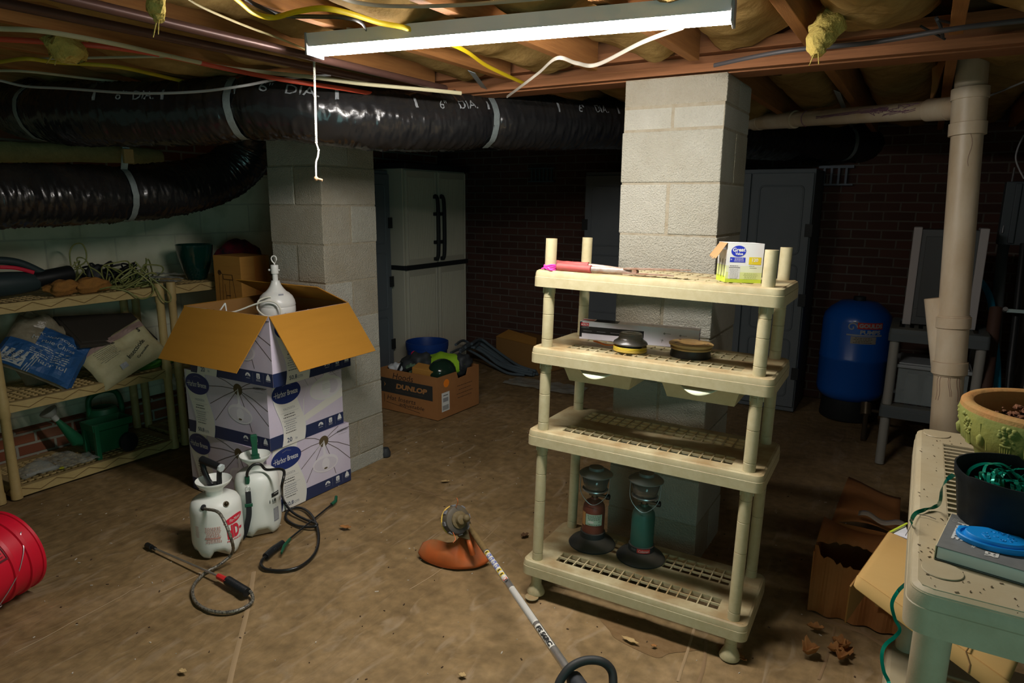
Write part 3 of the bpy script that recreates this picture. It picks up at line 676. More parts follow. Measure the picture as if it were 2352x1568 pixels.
cable('thick yellow cable looping at the top above the light', [(-1.510, 1.147, 2.030), (-1.549, 1.207, 2.030), (-1.610, 1.301, 2.030), (-1.607, 1.363, 2.030), (-1.504, 1.356, 2.030), (-1.418, 1.367, 2.030), (-1.391, 1.435, 2.030), (-1.387, 1.550, 2.030), (-1.357, 1.658, 2.030), (-1.376, 1.937, 2.030), (-1.461, 2.224, 2.030), (-1.530, 2.617, 2.030)], (0.72, 0.52, 0.01), 0.015)
cable('black cable twisted behind the thick yellow cable', [(-1.522, 1.181, 2.040), (-1.574, 1.280, 2.040), (-1.595, 1.390, 2.040), (-1.531, 1.442, 2.040), (-1.462, 1.491, 2.040), (-1.460, 1.557, 2.040), (-1.544, 1.676, 2.040)], (0.02, 0.02, 0.02), 0.012)
cable('pale cable along the top edge above the light', [(-1.333, 1.346, 2.040), (-1.327, 1.402, 2.040), (-1.269, 1.472, 2.040), (-1.114, 1.550, 2.040), (-0.886, 1.609, 2.040)], (0.42, 0.38, 0.3), 0.010)
cable('white flat cable zigzagging below the light near the beam', [(-0.662, 2.039, 2.035), (-0.824, 2.139, 2.030), (-1.069, 2.343, 2.020), (-1.123, 2.286, 2.020), (-1.166, 2.219, 2.030), (-1.317, 2.367, 2.020), (-1.437, 2.458, 2.000), (-1.679, 2.717, 2.000)], (0.55, 0.5, 0.42), 0.014)
cable('dark cable running along the beam at upper right', [(-0.681, 2.452, 2.000), (-0.436, 2.338, 2.000), (-0.196, 2.338, 2.000), (0.016, 2.266, 2.000), (0.200, 2.255, 2.000)], (0.04, 0.035, 0.035), 0.014)


b = MB(); b.tube([(-0.039, 2.341, 2.050), (-0.026, 2.361, 2.030), (-0.018, 2.512, 2.030)], 0.005, 6); b.tube([(-0.035, 2.323, 2.040), (0.010, 2.498, 2.060)], 0.004, 6); b.tube([(-0.078, 2.477, 2.060), (-0.012, 2.547, 2.030)], 0.004, 6)
part('bent_nails', b, m_dark, None, label='black bent nails and wire ends sticking from the beam at upper right', cat='nail')
b = MB(); b.prism([(-0.03, 0), (0.03, 0), (0.012, -0.13), (-0.006, -0.20), (-0.012, -0.10)], (-0.025, 3.723, 2.176), (0.93, -0.36, 0), (0.05, 0, 1), 0.012)
part('split_wood', b, M('split wood', (0.45, 0.2, 0.06), 0.8), None, label='torn pointed splinter of wood hanging by the large white pipe', cat='wood splinter')
b = MB()
for k in range(6): b.box(Vector((-3.240, 5.700, 1.782)) + Vector((k * 0.042, 0, 0)), (0.014, 0.02, 0.11))
b.box(Vector((-3.240, 5.700, 1.782)) + Vector((0.1, 0.005, 0.06)), (0.28, 0.03, 0.012)); b.box(Vector((-3.240, 5.700, 1.782)) + Vector((0.1, 0.005, -0.06)), (0.28, 0.03, 0.012))
part('wall_vent', b, M('vent metal', (0.10, 0.15, 0.18), 0.35, 0.5), None, label='small metal vent grille high on the brick wall left of the middle pillar', cat='vent')
b = MB()
for k in range(4): b.box(Vector((-0.695, 5.700, 1.744)) + Vector((k * 0.05, 0, 0)), (0.016, 0.02, 0.12))
b.box(Vector((-0.695, 5.700, 1.744)) + Vector((0.08, 0.005, 0.065)), (0.24, 0.04, 0.02)); b.box(Vector((-0.695, 5.700, 1.744)) + Vector((0.08, 0.005, -0.065)), (0.24, 0.03, 0.012))
part('wall_vent', b, M('vent metal dark', (0.035, 0.045, 0.055), 0.4, 0.5), None, label='small metal vent grille high on the brick wall right of the middle pillar', cat='vent')

# ---------------------------------------------------------------- white drain pipes
A0, A1 = Vector((0.089, 3.420, 2.122)), Vector((0.174, 3.369, 0.579))
dz = (A1 - A0).normalized()
top_ = A0 - dz * ((2.26 - A0.z) / -dz.z); bot_ = A0 + dz * ((A0.z) / -dz.z)
pp = thing('drain_pipe', 'tall beige plastic drain pipe standing at the right with a branch toward the left', 'pipe', tuple(bot_))
def at_py(py):
    a, b = 0.0, 1.0; return A0.lerp(A1, (py - 130) / 855.0)
mb = MB(); mb.cyl(top_, bot_, 0.057, n=40); part('pipe_stack', mb, m_pvc, pp, world=True)
def sleeve(name, a, b, r, lipn=2):
    mb = MB(); pa, pb = at_py(a), at_py(b); mb.cyl(pa, pb, r, n=40)
    return part(name, mb, m_pvc, pp, world=True, bevel=0.002)
sleeve('tee_fitting', 198, 300, 0.0625); sleeve('tee_collar', 197, 222, 0.0675); sleeve('tee_collar', 272, 300, 0.0675)
sleeve('wye_fitting', 708, 852, 0.061); sleeve('wye_collar', 712, 738, 0.0665); sleeve('wye_collar', 818, 848, 0.0675)
mb = MB(); q0 = at_py(835) + Vector((-0.022, 0.012, 0)); q1 = at_py(672) + Vector((-0.066, 0.030, 0)); mb.cyl(q0, q1, 0.046, n=28); part('wye_branch', mb, m_pvc, pp, world=True, bevel=0.003)
h0, h1 = Vector((0.071, 3.556, 1.942)), Vector((-1.099, 4.653, 2.044))
h2 = h0.lerp(h1, 1.08); mb = MB(); mb.cyl(h0, h2, 0.041, n=32); hp = part('branch_pipe', mb, m_pvc, pp, world=True)
def hs(a, b, r, nm): 
    mb = MB(); mb.cyl(h0.lerp(h1, a), h0.lerp(h1, b), r, n=32); part(nm, mb, m_pvc, pp, world=True, bevel=0.002)
hs(0.03, 0.10, 0.049, 'branch_collar'); hs(0.0, 0.05, 0.046, 'branch_neck')
hs(0.66, 0.69, 0.050, 'coupling_ring'); hs(0.69, 0.86, 0.047, 'coupling'); hs(0.86, 0.90, 0.050, 'coupling_ring')
m_purple = M('purple primer', (0.20, 0.10, 0.14), 0.5)
b = MB(); hd = (h1 - h0).normalized(); toc = (Vector((0, 0, 1.538)) - h0); toc = (toc - hd * toc.dot(hd)).normalized(); hu = hd.cross(toc)
if hu.z < 0: hu = -hu
rr = random.Random(4)
def onpipe(s, a): return h0 + hd * s + (toc * math.cos(a) + hu * math.sin(a)) * 0.0418
for k in range(16):
    s0 = rr.uniform(0.12, 0.42); a0 = rr.uniform(0.0, 0.9); pts = [onpipe(s0 + q * 0.02 * rr.uniform(0.4, 1.5), a0 - q * 0.09 * rr.uniform(-0.2, 1.6)) for q in range(6)]
    b.tube(pts, 0.0016, 5)
for k in range(5):
    pts = [onpipe(0.35 + 0.07 * q, 0.35 - 0.06 * q + rr.uniform(-.08, .08) + k * 0.06) for q in range(8)]
    b.tube(pts, 0.0013, 5)
b.tube([onpipe(0.96, a / 10) for a in range(-14, 15)], 0.003, 6)
part('primer_drips', b, m_purple, pp, world=True)
toc2 = (Vector((0, 0, 1.538)) - at_py(900)); toc2 = (toc2 - dz * toc2.dot(dz)).normalized(); sd = dz.cross(toc2)
def onst(py, a, r=0.0575): return at_py(py) + (toc2 * math.cos(a) + sd * math.sin(a)) * r
m_strk = M('brown streak', (0.22, 0.12, 0.09), 0.6)
for a0 in (-0.75, -0.55, -0.1, 0.0, 0.5, 0.7):
    b = MB(); b.tube([onst(850 + 12 * q, a0 + 0.05 * math.sin(q * 1.3) + (0.02 * q if a0 > 0.2 else -0.03 * q)) for q in range(6 if abs(a0) > 0.2 else 5)], 0.0009, 5); part('primer_streak', b, m_strk, pp, world=True)
b = MB(); b.tube([onst(300 + 10 * q, -0.2 - 0.12 * math.sin(q * 0.8) - 0.01 * q) for q in range(8)], 0.0009, 5)
part('primer_streak', b, m_strk, pp, world=True)
# ---------------------------------------------------------------- cream shelving unit in the middle
SROT = Euler((math.radians(-1.787), math.radians(0.751), math.radians(1.997)))
SRM = SROT.to_matrix(); SORG = Vector((-1.164, 2.132, 0.154)) - SRM @ Vector((0, 0, 0.149))
def on_shelf(x, y, z, rz=0.0):
    R = (SRM @ Matrix.Rotation(rz, 3, 'Z')).to_euler()
    return tuple(SORG + SRM @ Vector((x, y, z))), tuple(R)
def rrect(x0, y0, x1, y1, r, n=6):
    out = []
    for cx, cy, a0 in ((x1 - r, y1 - r, 0), (x0 + r, y1 - r, PI / 2), (x0 + r, y0 + r, PI), (x1 - r, y0 + r, 1.5 * PI)):
        for k in range(n + 1):
            a = a0 + PI / 2 * k / n; out.append((cx + r * math.cos(a), cy + r * math.sin(a)))
    return out
def tier_mesh(x0, y0, x1, y1, th, fields, barw=0.0055, r=0.03, round_=0.012):
    """moulded tray shelf: rounded skirt, top deck with openings; fields = (xa, ya, xb, yb, nx, ny)"""
    mb = MB(); loops = []
    def ins(d): return rrect(x0 + d, y0 + d, x1 - d, y1 - d, max(r - d * 0.5, 0.004))
    prof = [(0.000, -th), (0.000, -th * 0.42), (0.0012, -th * 0.40), (0.0012, -th * 0.38), (0.002, -round_), (round_ * 0.35, -round_ * 0.35), (round_, 0.0)]
    fx0 = min(f[0] for f in fields); fy0 = min(f[1] for f in fields); fx1 = max(f[2] for f in fields); fy1 = max(f[3] for f in fields)
    L = [[(a, b, z) for a, b in ins(d)] for d, z in prof]
    inner = [[(a, b, z) for a, b in ins(d)] for d, z in ((0.004, -th), (0.004, -0.008), (round_ + 0.002, -0.004))]
    m = len(L[0]); vs = []; fs = []
    seq = inner[::-1] + L
    for l in seq: vs += l
    for i in range(len(seq) - 1):
        for k in range(m): fs.append((i * m + k, i * m + (k + 1) % m, (i + 1) * m + (k + 1) % m, (i + 1) * m + k))
    mb.add(vs, fs)
    # deck: tile the rectangle around the fields
    e = round_ * 0.9; X0, Y0, X1, Y1 = x0 + e, y0 + e, x1 - e, y1 - e
    xs = sorted({X0, X1} | {f[0] for f in fields} | {f[2] for f in fields}); ys = sorted({Y0, Y1} | {f[1] for f in fields} | {f[3] for f in fields})
    cr = 0.022
    for i in range(len(xs) - 1):
        for j in range(len(ys) - 1):
            cx, cy = (xs[i] + xs[i + 1]) / 2, (ys[j] + ys[j + 1]) / 2
            if any(f[0] < cx < f[2] and f[1] < cy < f[3] for f in fields): continue
            corner = (i in (0, len(xs) - 2)) and (j in (0, len(ys) - 2))
            a, b, c, d = xs[i], ys[j], xs[i + 1], ys[j + 1]
            if corner:
                pts = [(a, b), (c, b), (c, d), (a, d)]; ic = {(0, 0): 0, (1, 0): 1, (1, 1): 2, (0, 1): 3}[(int(i > 0), int(j > 0))]
                px, py = pts[ic]; q = cr
                sx = 1 if ic in (0, 3) else -1; sy = 1 if ic in (0, 1) else -1
                rep = [(px, py + sy * q), (px + sx * q * .3, py + sy * q * .3), (px + sx * q, py)]
                if ic in (1, 3): rep = rep[::-1]
                pts = pts[:ic] + rep + pts[ic + 1:]
                mb.prism(pts, (0, 0, -0.004), (1, 0, 0), (0, 1, 0), 0.004)
            else: mb.bb((a, b, -0.004), (c, d, 0))
    for (xa, ya, xb, yb, nx, ny) in fields:
        for k in range(1, nx):
            x = xa + (xb - xa) * k / nx; mb.bb((x - barw / 2, ya, -0.009), (x + barw / 2, yb, -0.0003))
        for k in range(1, ny):
            y = ya + (yb - ya) * k / ny; mb.bb((xa, y - barw / 2, -0.009), (xb, y + barw / 2, -0.0005))
        for (a, b, c, d) in ((xa, ya, xb, ya + .002), (xa, yb - .002, xb, yb), (xa, ya, xa + .002, yb), (xb - .002, ya, xb, yb)): mb.bb((a, b, -0.018), (c, d, -0.0008))
    return mb
def post_profile(z0, z1, r, grooves):
    pr = [(r, z0)]
    for g in sorted(grooves):
        if z0 + .004 < g < z1 - .004: pr += [(r, g - 0.0018), (r * 0.94, g - 0.0006), (r * 0.94, g + 0.0006), (r, g + 0.0018)]
    return pr + [(r, z1)]
sh = thing('shelving_unit', 'tall cream plastic unit of four slotted shelves, leaning before the middle pillar', 'shelf', tuple(SORG), tuple(SROT))
W_, D_ = 0.755, 0.332
TZ = [0.149, 0.684, 1.005, 1.289]
for i, z in enumerate(TZ):
    mb = tier_mesh(-0.055, -0.035, W_ + 0.052, D_ + 0.045, 0.060, [(0.066, 0.026, 0.697, 0.104, 17, 2), (0.066, 0.208, 0.697, 0.322, 17, 3)], barw=0.0048)
    mb.v = [v + Vector((0, 0, z)) for v in mb.v]
    part('shelf_tier', mb, m_resin, sh, smooth=35, loc=(0, 0, 0))
m_stub = m_resin
for (x, y) in ((0, 0), (W_, 0), (0, D_), (W_, D_)):
    mb = MB(); gr = []
    for a, b in zip([0.05] + TZ, TZ + [1.403]):
        gr += [a + 0.03, (a + b) / 2 - 0.02, b - 0.10, (a + b) / 2 + 0.09] if b - a > 0.2 else []
    mb.lathe(post_profile(0.03, 1.403, 0.0205, gr), (x, y, 0), 28)
    for z in TZ[1:]:
        for k in range(5):
            a = PI * 2 * k / 5; mb.box((x + 0.0215 * math.cos(a), y + 0.0215 * math.sin(a), z - 0.072), (0.004, 0.004, 0.024), (0, 0, a))
    part('post', mb, m_resin, sh, loc=(0, 0, 0))
    mb = MB(); mb.lathe([(0.034, 0.0), (0.036, 0.006), (0.030, 0.022), (0.021, 0.04), (0.021, 0.06)], (x, y, 0.002), 24); part('foot', mb, m_resin, sh, loc=(0, 0, 0))
mb = MB(); c = SORG + SRM @ Vector((0, -0.028, 0)); mb.lathe([(0.027, 0.0), (0.026, 0.003), (0.0, 0.008)], (0, -0.035, 0), 20); part('foot_cap', mb, m_resin, sh, loc=(0, 0, 0))
for x0, x1 in ((0.075, 0.335), (0.445, 0.70)):
    dr = MB(); zt = 0.940
    a = [(x0, 0.0), (x1, 0.0), (x1, 0.30), (x0, 0.30)]; k = 0.014
    lo = [(x0 + k, 0.018), (x1 - k, 0.018), (x1 - k, 0.285), (x0 + k, 0.285)]
    def ring(pl, z, d=0): 
        cx = (x0 + x1) / 2; cy = 0.15
        return [(p[0] + (d if p[0] < cx else -d), p[1] + (d if p[1] < cy else -d), z) for p in pl]
    R = [ring(lo, zt - 0.052, 0.003), ring(a, zt - 0.006, 0.003), ring(a, zt, -0.006), ring(a, zt - 0.003, -0.006), ring(a, zt - 0.008, 0), ring(lo, zt - 0.055, 0)]
    vs = [p for r_ in R for p in r_]; fs = [(i * 4 + q, i * 4 + (q + 1) % 4, (i + 1) * 4 + (q + 1) % 4, (i + 1) * 4 + q) for i in range(5) for q in range(4)] + [(0, 1, 2, 3), (20, 21, 22, 23)]
    dr.add(vs, fs); do = part('drawer', dr, m_resin, sh, smooth=30, bevel=0.002, loc=(0, 0, 0))
    hb = MB(); n = 14; cx = (x0 + x1) / 2; vs = []
    for i in range(n + 1):
        t = -1 + 2 * i / n; vs += [(cx + t * 0.062, -0.014, zt - 0.001), (cx + t * 0.058, -0.016 - 0.030 * (1 - t * t), zt - 0.003 - 0.017 * (1 - t * t))]
    hb.add(vs, [(2 * i, 2 * i + 2, 2 * i + 3, 2 * i + 1) for i in range(n)]); part('drawer_handle', hb, M('pale scoop', (0.74, 0.76, 0.55), 0.4), do, smooth=60, solid=0.002, loc=(0, 0, 0))
    for xx in (x0 - 0.012, x1 + 0.012):
        rb = MB(); rb.bb((xx - 0.007, 0.0, zt - 0.006), (xx + 0.007, 0.28, zt + 0.008)); part('drawer_rail', rb, m_resin, sh, smooth=0, loc=(0, 0, 0))
# pink tape round the front left post
l, r = on_shelf(0, 0, 1.289); tp = MB()
for k in range(4):
    tp.tube([Vector((0.0225 * math.cos(a), 0.0225 * math.sin(a), 0.004 + k * 0.0045 + 0.003 * math.sin(a * 2 + k))) for a in [2 * PI * q / 28 for q in range(28)]], 0.0028, 6, closed=True)
tp.tube([(0.0, -0.024, 0.012), (0.014, -0.03, 0.003), (0.022, -0.026, 0.002)], 0.003, 6); tp.tube([(-0.01, -0.024, 0.01), (-0.026, -0.018, 0.004)], 0.003, 6)
tt = thing('flagging_tape', 'bright pink flagging tape tied round the front left post of the shelving unit', 'tape', l, r)
part('tape_loop', tp, M('neon pink', (0.85, 0.06, 0.42), 0.5), tt, loc=(0, 0, 0))

# ---- loppers
l, r = on_shelf(0.0, 0.0, 1.289); lp = thing('loppers', 'old garden loppers with faded red grips lying on the top shelf', 'garden tool', l, r)
m_grip = M('faded red grip', (0.42, 0.06, 0.06), 0.6, col2=(0.35, 0.09, 0.08), vs=25)
J = Vector((0.295, 0.035, 0.012))
for a, b, c in (((-0.014, 0.055, 0.020), (0.125, 0.058, 0.020), 'up'), ((0.028, 0.000, 0.015), (0.160, -0.002, 0.014), 'lo')):
    a, b = Vector(a), Vector(b); g = MB(); P = [a.lerp(b, k / 10) for k in range(11)]
    g.tube([a - (b - a).normalized() * 0.004] + P, [0.007, 0.0125, 0.0145, 0.013, 0.0125, 0.0135, 0.0125, 0.0125, 0.013, 0.0128, 0.013, 0.0145], 16, flat=0.85)
    part('grip', g, m_grip, lp, loc=(0, 0, 0)); g = MB(); g.tube([b, b.lerp(J, 0.5), J + Vector((0.0, 0, 0))], [0.010, 0.011, 0.009], 12, flat=0.6); part('handle_tube', g, M('scratched zinc', (0.42, 0.40, 0.36), 0.5, 0.5, col2=(0.25, 0.10, 0.05), vs=30), lp, loc=(0, 0, 0))
g = MB(); g.prism([(0.27, -0.008), (0.33, -0.006), (0.44, 0.004), (0.50, 0.016), (0.49, 0.022), (0.36, 0.020), (0.28, 0.014)], (0, 0.030, 0.012), (1, 0, 0.03), (0, 1.0, 0.10), 0.004); part('blade', g, m_rust, lp, smooth=0, loc=(0, 0, 0))
g = MB(); g.prism([(0.27, -0.010), (0.36, -0.004), (0.45, 0.002), (0.43, 0.008), (0.33, 0.010), (0.28, 0.006)], (0, 0.022, 0.002), (1, 0, 0.012), (0, 1.0, 0.10), 0.004); part('blade', g, m_rust, lp, smooth=0, loc=(0, 0, 0))
g = MB(); g.cyl((0.312, 0.018, 0.013), (0.312, 0.045, 0.013), 0.009, n=6); part('pivot_bolt', g, m_rust, lp, loc=(0, 0, 0))

# ---- light bulb box
l, r = on_shelf(0.612, 0.050, 1.289, 0.50); bx = thing('bulb_box', 'opened white and green light bulb carton marked 120 on the top shelf', 'box', l, r)
m_gw = M('printed carton', (0.80, 0.80, 0.78), 0.45)
m_grn = M('lime ink', (0.55, 0.68, 0.05), 0.5); m_grn2 = M('pale lime ink', (0.68, 0.74, 0.30), 0.5); m_grn3 = M('very pale lime ink', (0.75, 0.78, 0.55), 0.5)
m_blu = M('royal blue ink', (0.02, 0.04, 0.50), 0.5); m_yel = M('yellow ink', (0.80, 0.62, 0.03), 0.5)
bw, bd, bh = 0.118, 0.10, 0.128
g = MB(); t = 0.0015
g.bb((0, 0, 0), (bw, t, bh)); g.bb((0, bd - t, 0), (bw, bd, bh)); g.bb((0, t, 0), (t, bd - t, bh * 0.82)); g.bb((bw - t, t, 0), (bw, bd - t, bh)); g.bb((t, t, 0), (bw - t, bd - t, t)); g.bb((0, 0, bh - 0.001), (bw, bd, bh + 0.0005))
part('carton', g, m_gw, bx, smooth=0, loc=(0, 0, 0))
g = MB(); g.prism([(0, 0), (0.055, 0.0), (0.06, 0.045), (0.052, 0.052), (0.045, 0.048), (0.038, 0.056), (0.030, 0.05), (0.02, 0.058), (0.012, 0.052), (0.0, 0.055)], (-0.001, 0.002, bh), (0, 1.5, 0), (-0.70, -0.25, -0.95), 0.001)
part('torn_flap', g, M('kraft inside', (0.36, 0.21, 0.09), 0.8), bx, smooth=0, loc=(0, 0, 0))
A = Art(plane_map((0, 0, 0), (1, 0, 0), (0, 0, 1)))
for a, b, mm in ((0.0, 0.012, m_grn), (0.012, 0.034, m_grn2), (0.034, 0.055, m_grn3)): A.rect(0, a, bw, b, mm, 0)
A.ell(0.036, 0.102, 0.024, 0.018, m_blu, 1, 0.06); A.text('Great', 0.037, 0.107, h=0.013, m=m_gw, bold=0.03, rot=0.05); A.text('Value', 0.038, 0.094, h=0.0085, m=m_gw, bold=0.03)
A.rect(0.010, 0.066, 0.060, 0.082, m_blu, 1); smallprint(A, 0.040, 0.079, 0.034, 5, 0.0026, m_gw, 2, 0.4, 5)
A.text('*', 0.0145, 0.074, h=0.006, m=m_gw, bold=0.04)
A.rect(0.072, 0.060, 0.1119, 0.084, m_yel, 1); A.text('120', 0.092, 0.075, h=0.011, m=m_gw, bold=0.02); smallprint(A, 0.083, 0.064, 0.008, 1, 0.003, m_gw, 2, 0.4, 8)
smallprint(A, 0.083, 0.054, 0.018, 1, 0.003, m_ink, 1, 0.6, 15); smallprint(A, 0.088, 0.048, 0.028, 1, 0.003, m_ink, 1, 0.6, 16)
A.rect(0.008, 0.012, 0.046, 0.056, m_paper, 1); smallprint(A, 0.026, 0.053, 0.036, 1, 0.004, m_ink, 2, 0.5, 3); A.rect(0.009, 0.048, 0.045, 0.0495, m_ink, 2); smallprint(A, 0.027, 0.043, 0.034, 9, 0.0038, M('grey ink', (0.25, 0.25, 0.25), 0.6), 2, 0.3, 9)
smallprint(A, 0.082, 0.030, 0.050, 7, 0.0031, M('olive ink', (0.35, 0.4, 0.15), 0.6), 1, 0.35, 11)
A.build('printed_panel', bx)
A = Art(plane_map((0, bd, 0), (0, -1, 0), (0, 0, 1)))
A.rect(0, 0, bd, 0.02, m_grn, 0); A.rect(0, 0.02, bd, 0.055, m_grn2, 0)
for k in range(3): A.line([(0.02 + 0.03 * k, 0.015), (0.028 + 0.03 * k, 0.075)], 0.005, m_dark, 1)
A.build('printed_panel', bx)

# ---- long faucet carton
l, r = on_shelf(0.028, 0.235, 1.005, 0.17); fx = thing('faucet_box', 'long white and black cardboard carton lying on the second shelf', 'box', l, r)
FW, FD, FH = 0.462, 0.072, 0.072
m_lil = M('lilac white card', (0.80, 0.76, 0.83), 0.45); m_blk = M('gloss black print', (0.018, 0.018, 0.02), 0.3); m_redk = M('red logo ink', (0.62, 0.02, 0.04), 0.5)
g = MB(); g.bb((0, 0, 0), (FW, FD, FH)); part('carton', g, m_lil, fx, smooth=0, bevel=0.001, loc=(0, 0, 0))
A = Art(plane_map((0, 0, 0), (1, 0, 0), (0, 0, 1)))
A.rect(0, 0.008, 0.010, FH * 0.97, m_blk, 0); A.rect(0.0, 0.024, 0.255, 0.052, m_blk, 0); A.rect(0.004, 0.053, 0.037, 0.066, m_redk, 1); A.text('DELTA', 0.0235, 0.0595, wd=0.022, h=0.007, m=m_gw, bold=0.02)
A.poly([(0.006, 0.056), (0.009, 0.063), (0.012, 0.056)], m_gw, 2)
m_gp = M('grey print', (0.3, 0.3, 0.31), 0.5)
A.text('LARKIN', 0.022, 0.0475, wd=0.032, h=0.0045, m=m_gp)
for k in range(4): A.line([(0.015 + 0.055 * k, 0.034), (0.05 + 0.055 * k, 0.034)], 0.0012, m_gp, 1)
for cx, cy in ((0.345, 0.050), (0.405, 0.047)): A.line([(cx - 0.012, cy), (cx + 0.012, cy)], 0.002, m_gp, 1); A.ell(cx - 0.012, cy, 0.004, 0.004, m_gp, 1)
for cx, cy in ((0.325, 0.022), (0.36, 0.020), (0.41, 0.02)): A.line([(cx - 0.004, cy + 0.003), (cx + 0.006, cy)], 0.0025, m_gp, 1); A.line([(cx, cy - 0.007), (cx + 0.003, cy + 0.006)], 0.002, m_gp, 1)
A.build('printed_panel', fx)
A = Art(plane_map((0, 0, FH), (1, 0, 0), (0, 1, 0)))
A.rect(0.055, 0.002, 0.15, FD - 0.002, m_blk, 0); A.rect(0.004, 0.03, 0.05, 0.05, m_redk, 0)
for k in range(5): A.line([(0.18 + 0.05 * k, 0.02 + 0.003 * k), (0.23 + 0.055 * k, 0.05 - 0.004 * k)], 0.006, m_gp, 0)
A.build('printed_panel', fx)
A = Art(plane_map((FW, 0, 0), (0, 1, 0), (0, 0, 1))); A.rect(0.008, 0.048, 0.030, 0.062, m_redk, 0); A.rect(0.008, 0.006, 0.05, 0.04, M('navy print', (0.02, 0.03, 0.1), 0.4), 0); A.build('printed_panel', fx)

# ---- spools of trimmer line
m_clear = M('clear tinted plastic', (0.55, 0.50, 0.44), 0.25, trans=0.85, spec=0.5)
l, r = on_shelf(0.283, 0.115, 1.005); sp = thing('string_spool', 'spool of yellow trimmer line under a smoky clear cap with an orange strip', 'spool', l, r)
g = MB(); g.lathe([(0.0, 0.001), (0.058, 0.001), (0.062, 0.004), (0.062, 0.010), (0.056, 0.012)], n=36); part('spool_disc', g, M('brass line', (0.55, 0.38, 0.07), 0.5), sp, loc=(0, 0, 0))
g = MB()
for k in range(3): g.lathe([(0.0595, 0.0112 + k * 0.003), (0.0615, 0.0127 + k * 0.003), (0.0595, 0.0142 + k * 0.003)], n=36, caps=False)
part('wound_line', g, M('yellow line', (0.70, 0.52, 0.06), 0.4), sp, loc=(0, 0, 0))
g = MB(); g.lathe([(0.0, 0.018), (0.044, 0.018), (0.047, 0.022), (0.046, 0.030)], n=36); part('spool_core', g, m_black, sp, loc=(0, 0, 0))
g = MB(); g.lathe([(0.061, 0.0275), (0.063, 0.030), (0.060, 0.037), (0.047, 0.046), (0.0435, 0.052), (0.041, 0.066), (0.037, 0.069), (0.018, 0.067), (0.012, 0.062), (0.0, 0.062)], n=40); part('clear_cap', g, m_clear, sp, solid=0, loc=(0, 0, 0))
g = MB(); g.lathe([(0.030, 0.034), (0.036, 0.037), (0.036, 0.052), (0.0, 0.056)], n=30); part('inner_hub', g, M('grey hub', (0.16, 0.14, 0.12), 0.5), sp, loc=(0, 0, 0))
l, r = on_shelf(0.150, 0.125, 1.005); zs = thing('zip_tie', 'orange plastic strip poking out from under the smoky spool', 'strip', l, r)
g = MB(); g.ribbon(catmull([(-0.02, 0.02, 0.014), (0, 0.01, 0.013), (0.04, 0.0, 0.009), (0.10, -0.02, 0.020), (0.135, -0.025, 0.026)], 5), (0, 0, 1), 0.013, th=0.003); g.box((0.142, -0.005, 0.036), (0.012, 0.012, 0.004)); part('strip', g, M('orange strip', (0.95, 0.22, 0.01), 0.5), zs, loc=(0, 0, 0))
l, r = on_shelf(0.492, 0.165, 1.005); sp = thing('string_spool', 'tan topped spool of black trimmer line on the second shelf, right of the smoky one', 'spool', l, r)
g = MB(); g.lathe([(0.0, 0.0), (0.070, 0.0), (0.072, 0.004), (0.068, 0.030), (0.0, 0.031)], n=40); part('wound_line', g, M('black line', (0.02, 0.018, 0.016), 0.5), sp, loc=(0, 0, 0))
m_tan = M('tan dusty plastic', (0.52, 0.34, 0.13), 0.55, col2=(0.40, 0.25, 0.10), vs=40)
g = MB(); g.lathe([(0.070, 0.028), (0.072, 0.034), (0.066, 0.036), (0.066, 0.041), (0.077, 0.042), (0.078, 0.048), (0.072, 0.051), (0.046, 0.051), (0.042, 0.046), (0.040, 0.034), (0.0, 0.034)], n=44); part('spool_top', g, m_tan, sp, loc=(0, 0, 0))
for k in range(5):
    a = 2 * PI * k / 5 - 1.2; g = MB(); g.lathe([(0.0, 0.0), (0.005, 0.0), (0.005, 0.0012), (0.003, 0.0016), (0.0, 0.0005)], (0.059 * math.cos(a), 0.059 * math.sin(a), 0.051), n=12); part('spool_eyelet', g, m_rust, sp, loc=(0, 0, 0))
l, r = on_shelf(0.515, 0.285, 1.005); g = MB(); g.box((0, 0, 0.02), (0.03, 0.03, 0.04)); b_ = thing('small_block', 'small pale plastic block behind the tan spool', 'block', l, r); part('block', g, m_resin, b_, bevel=0.002, loc=(0, 0, 0))

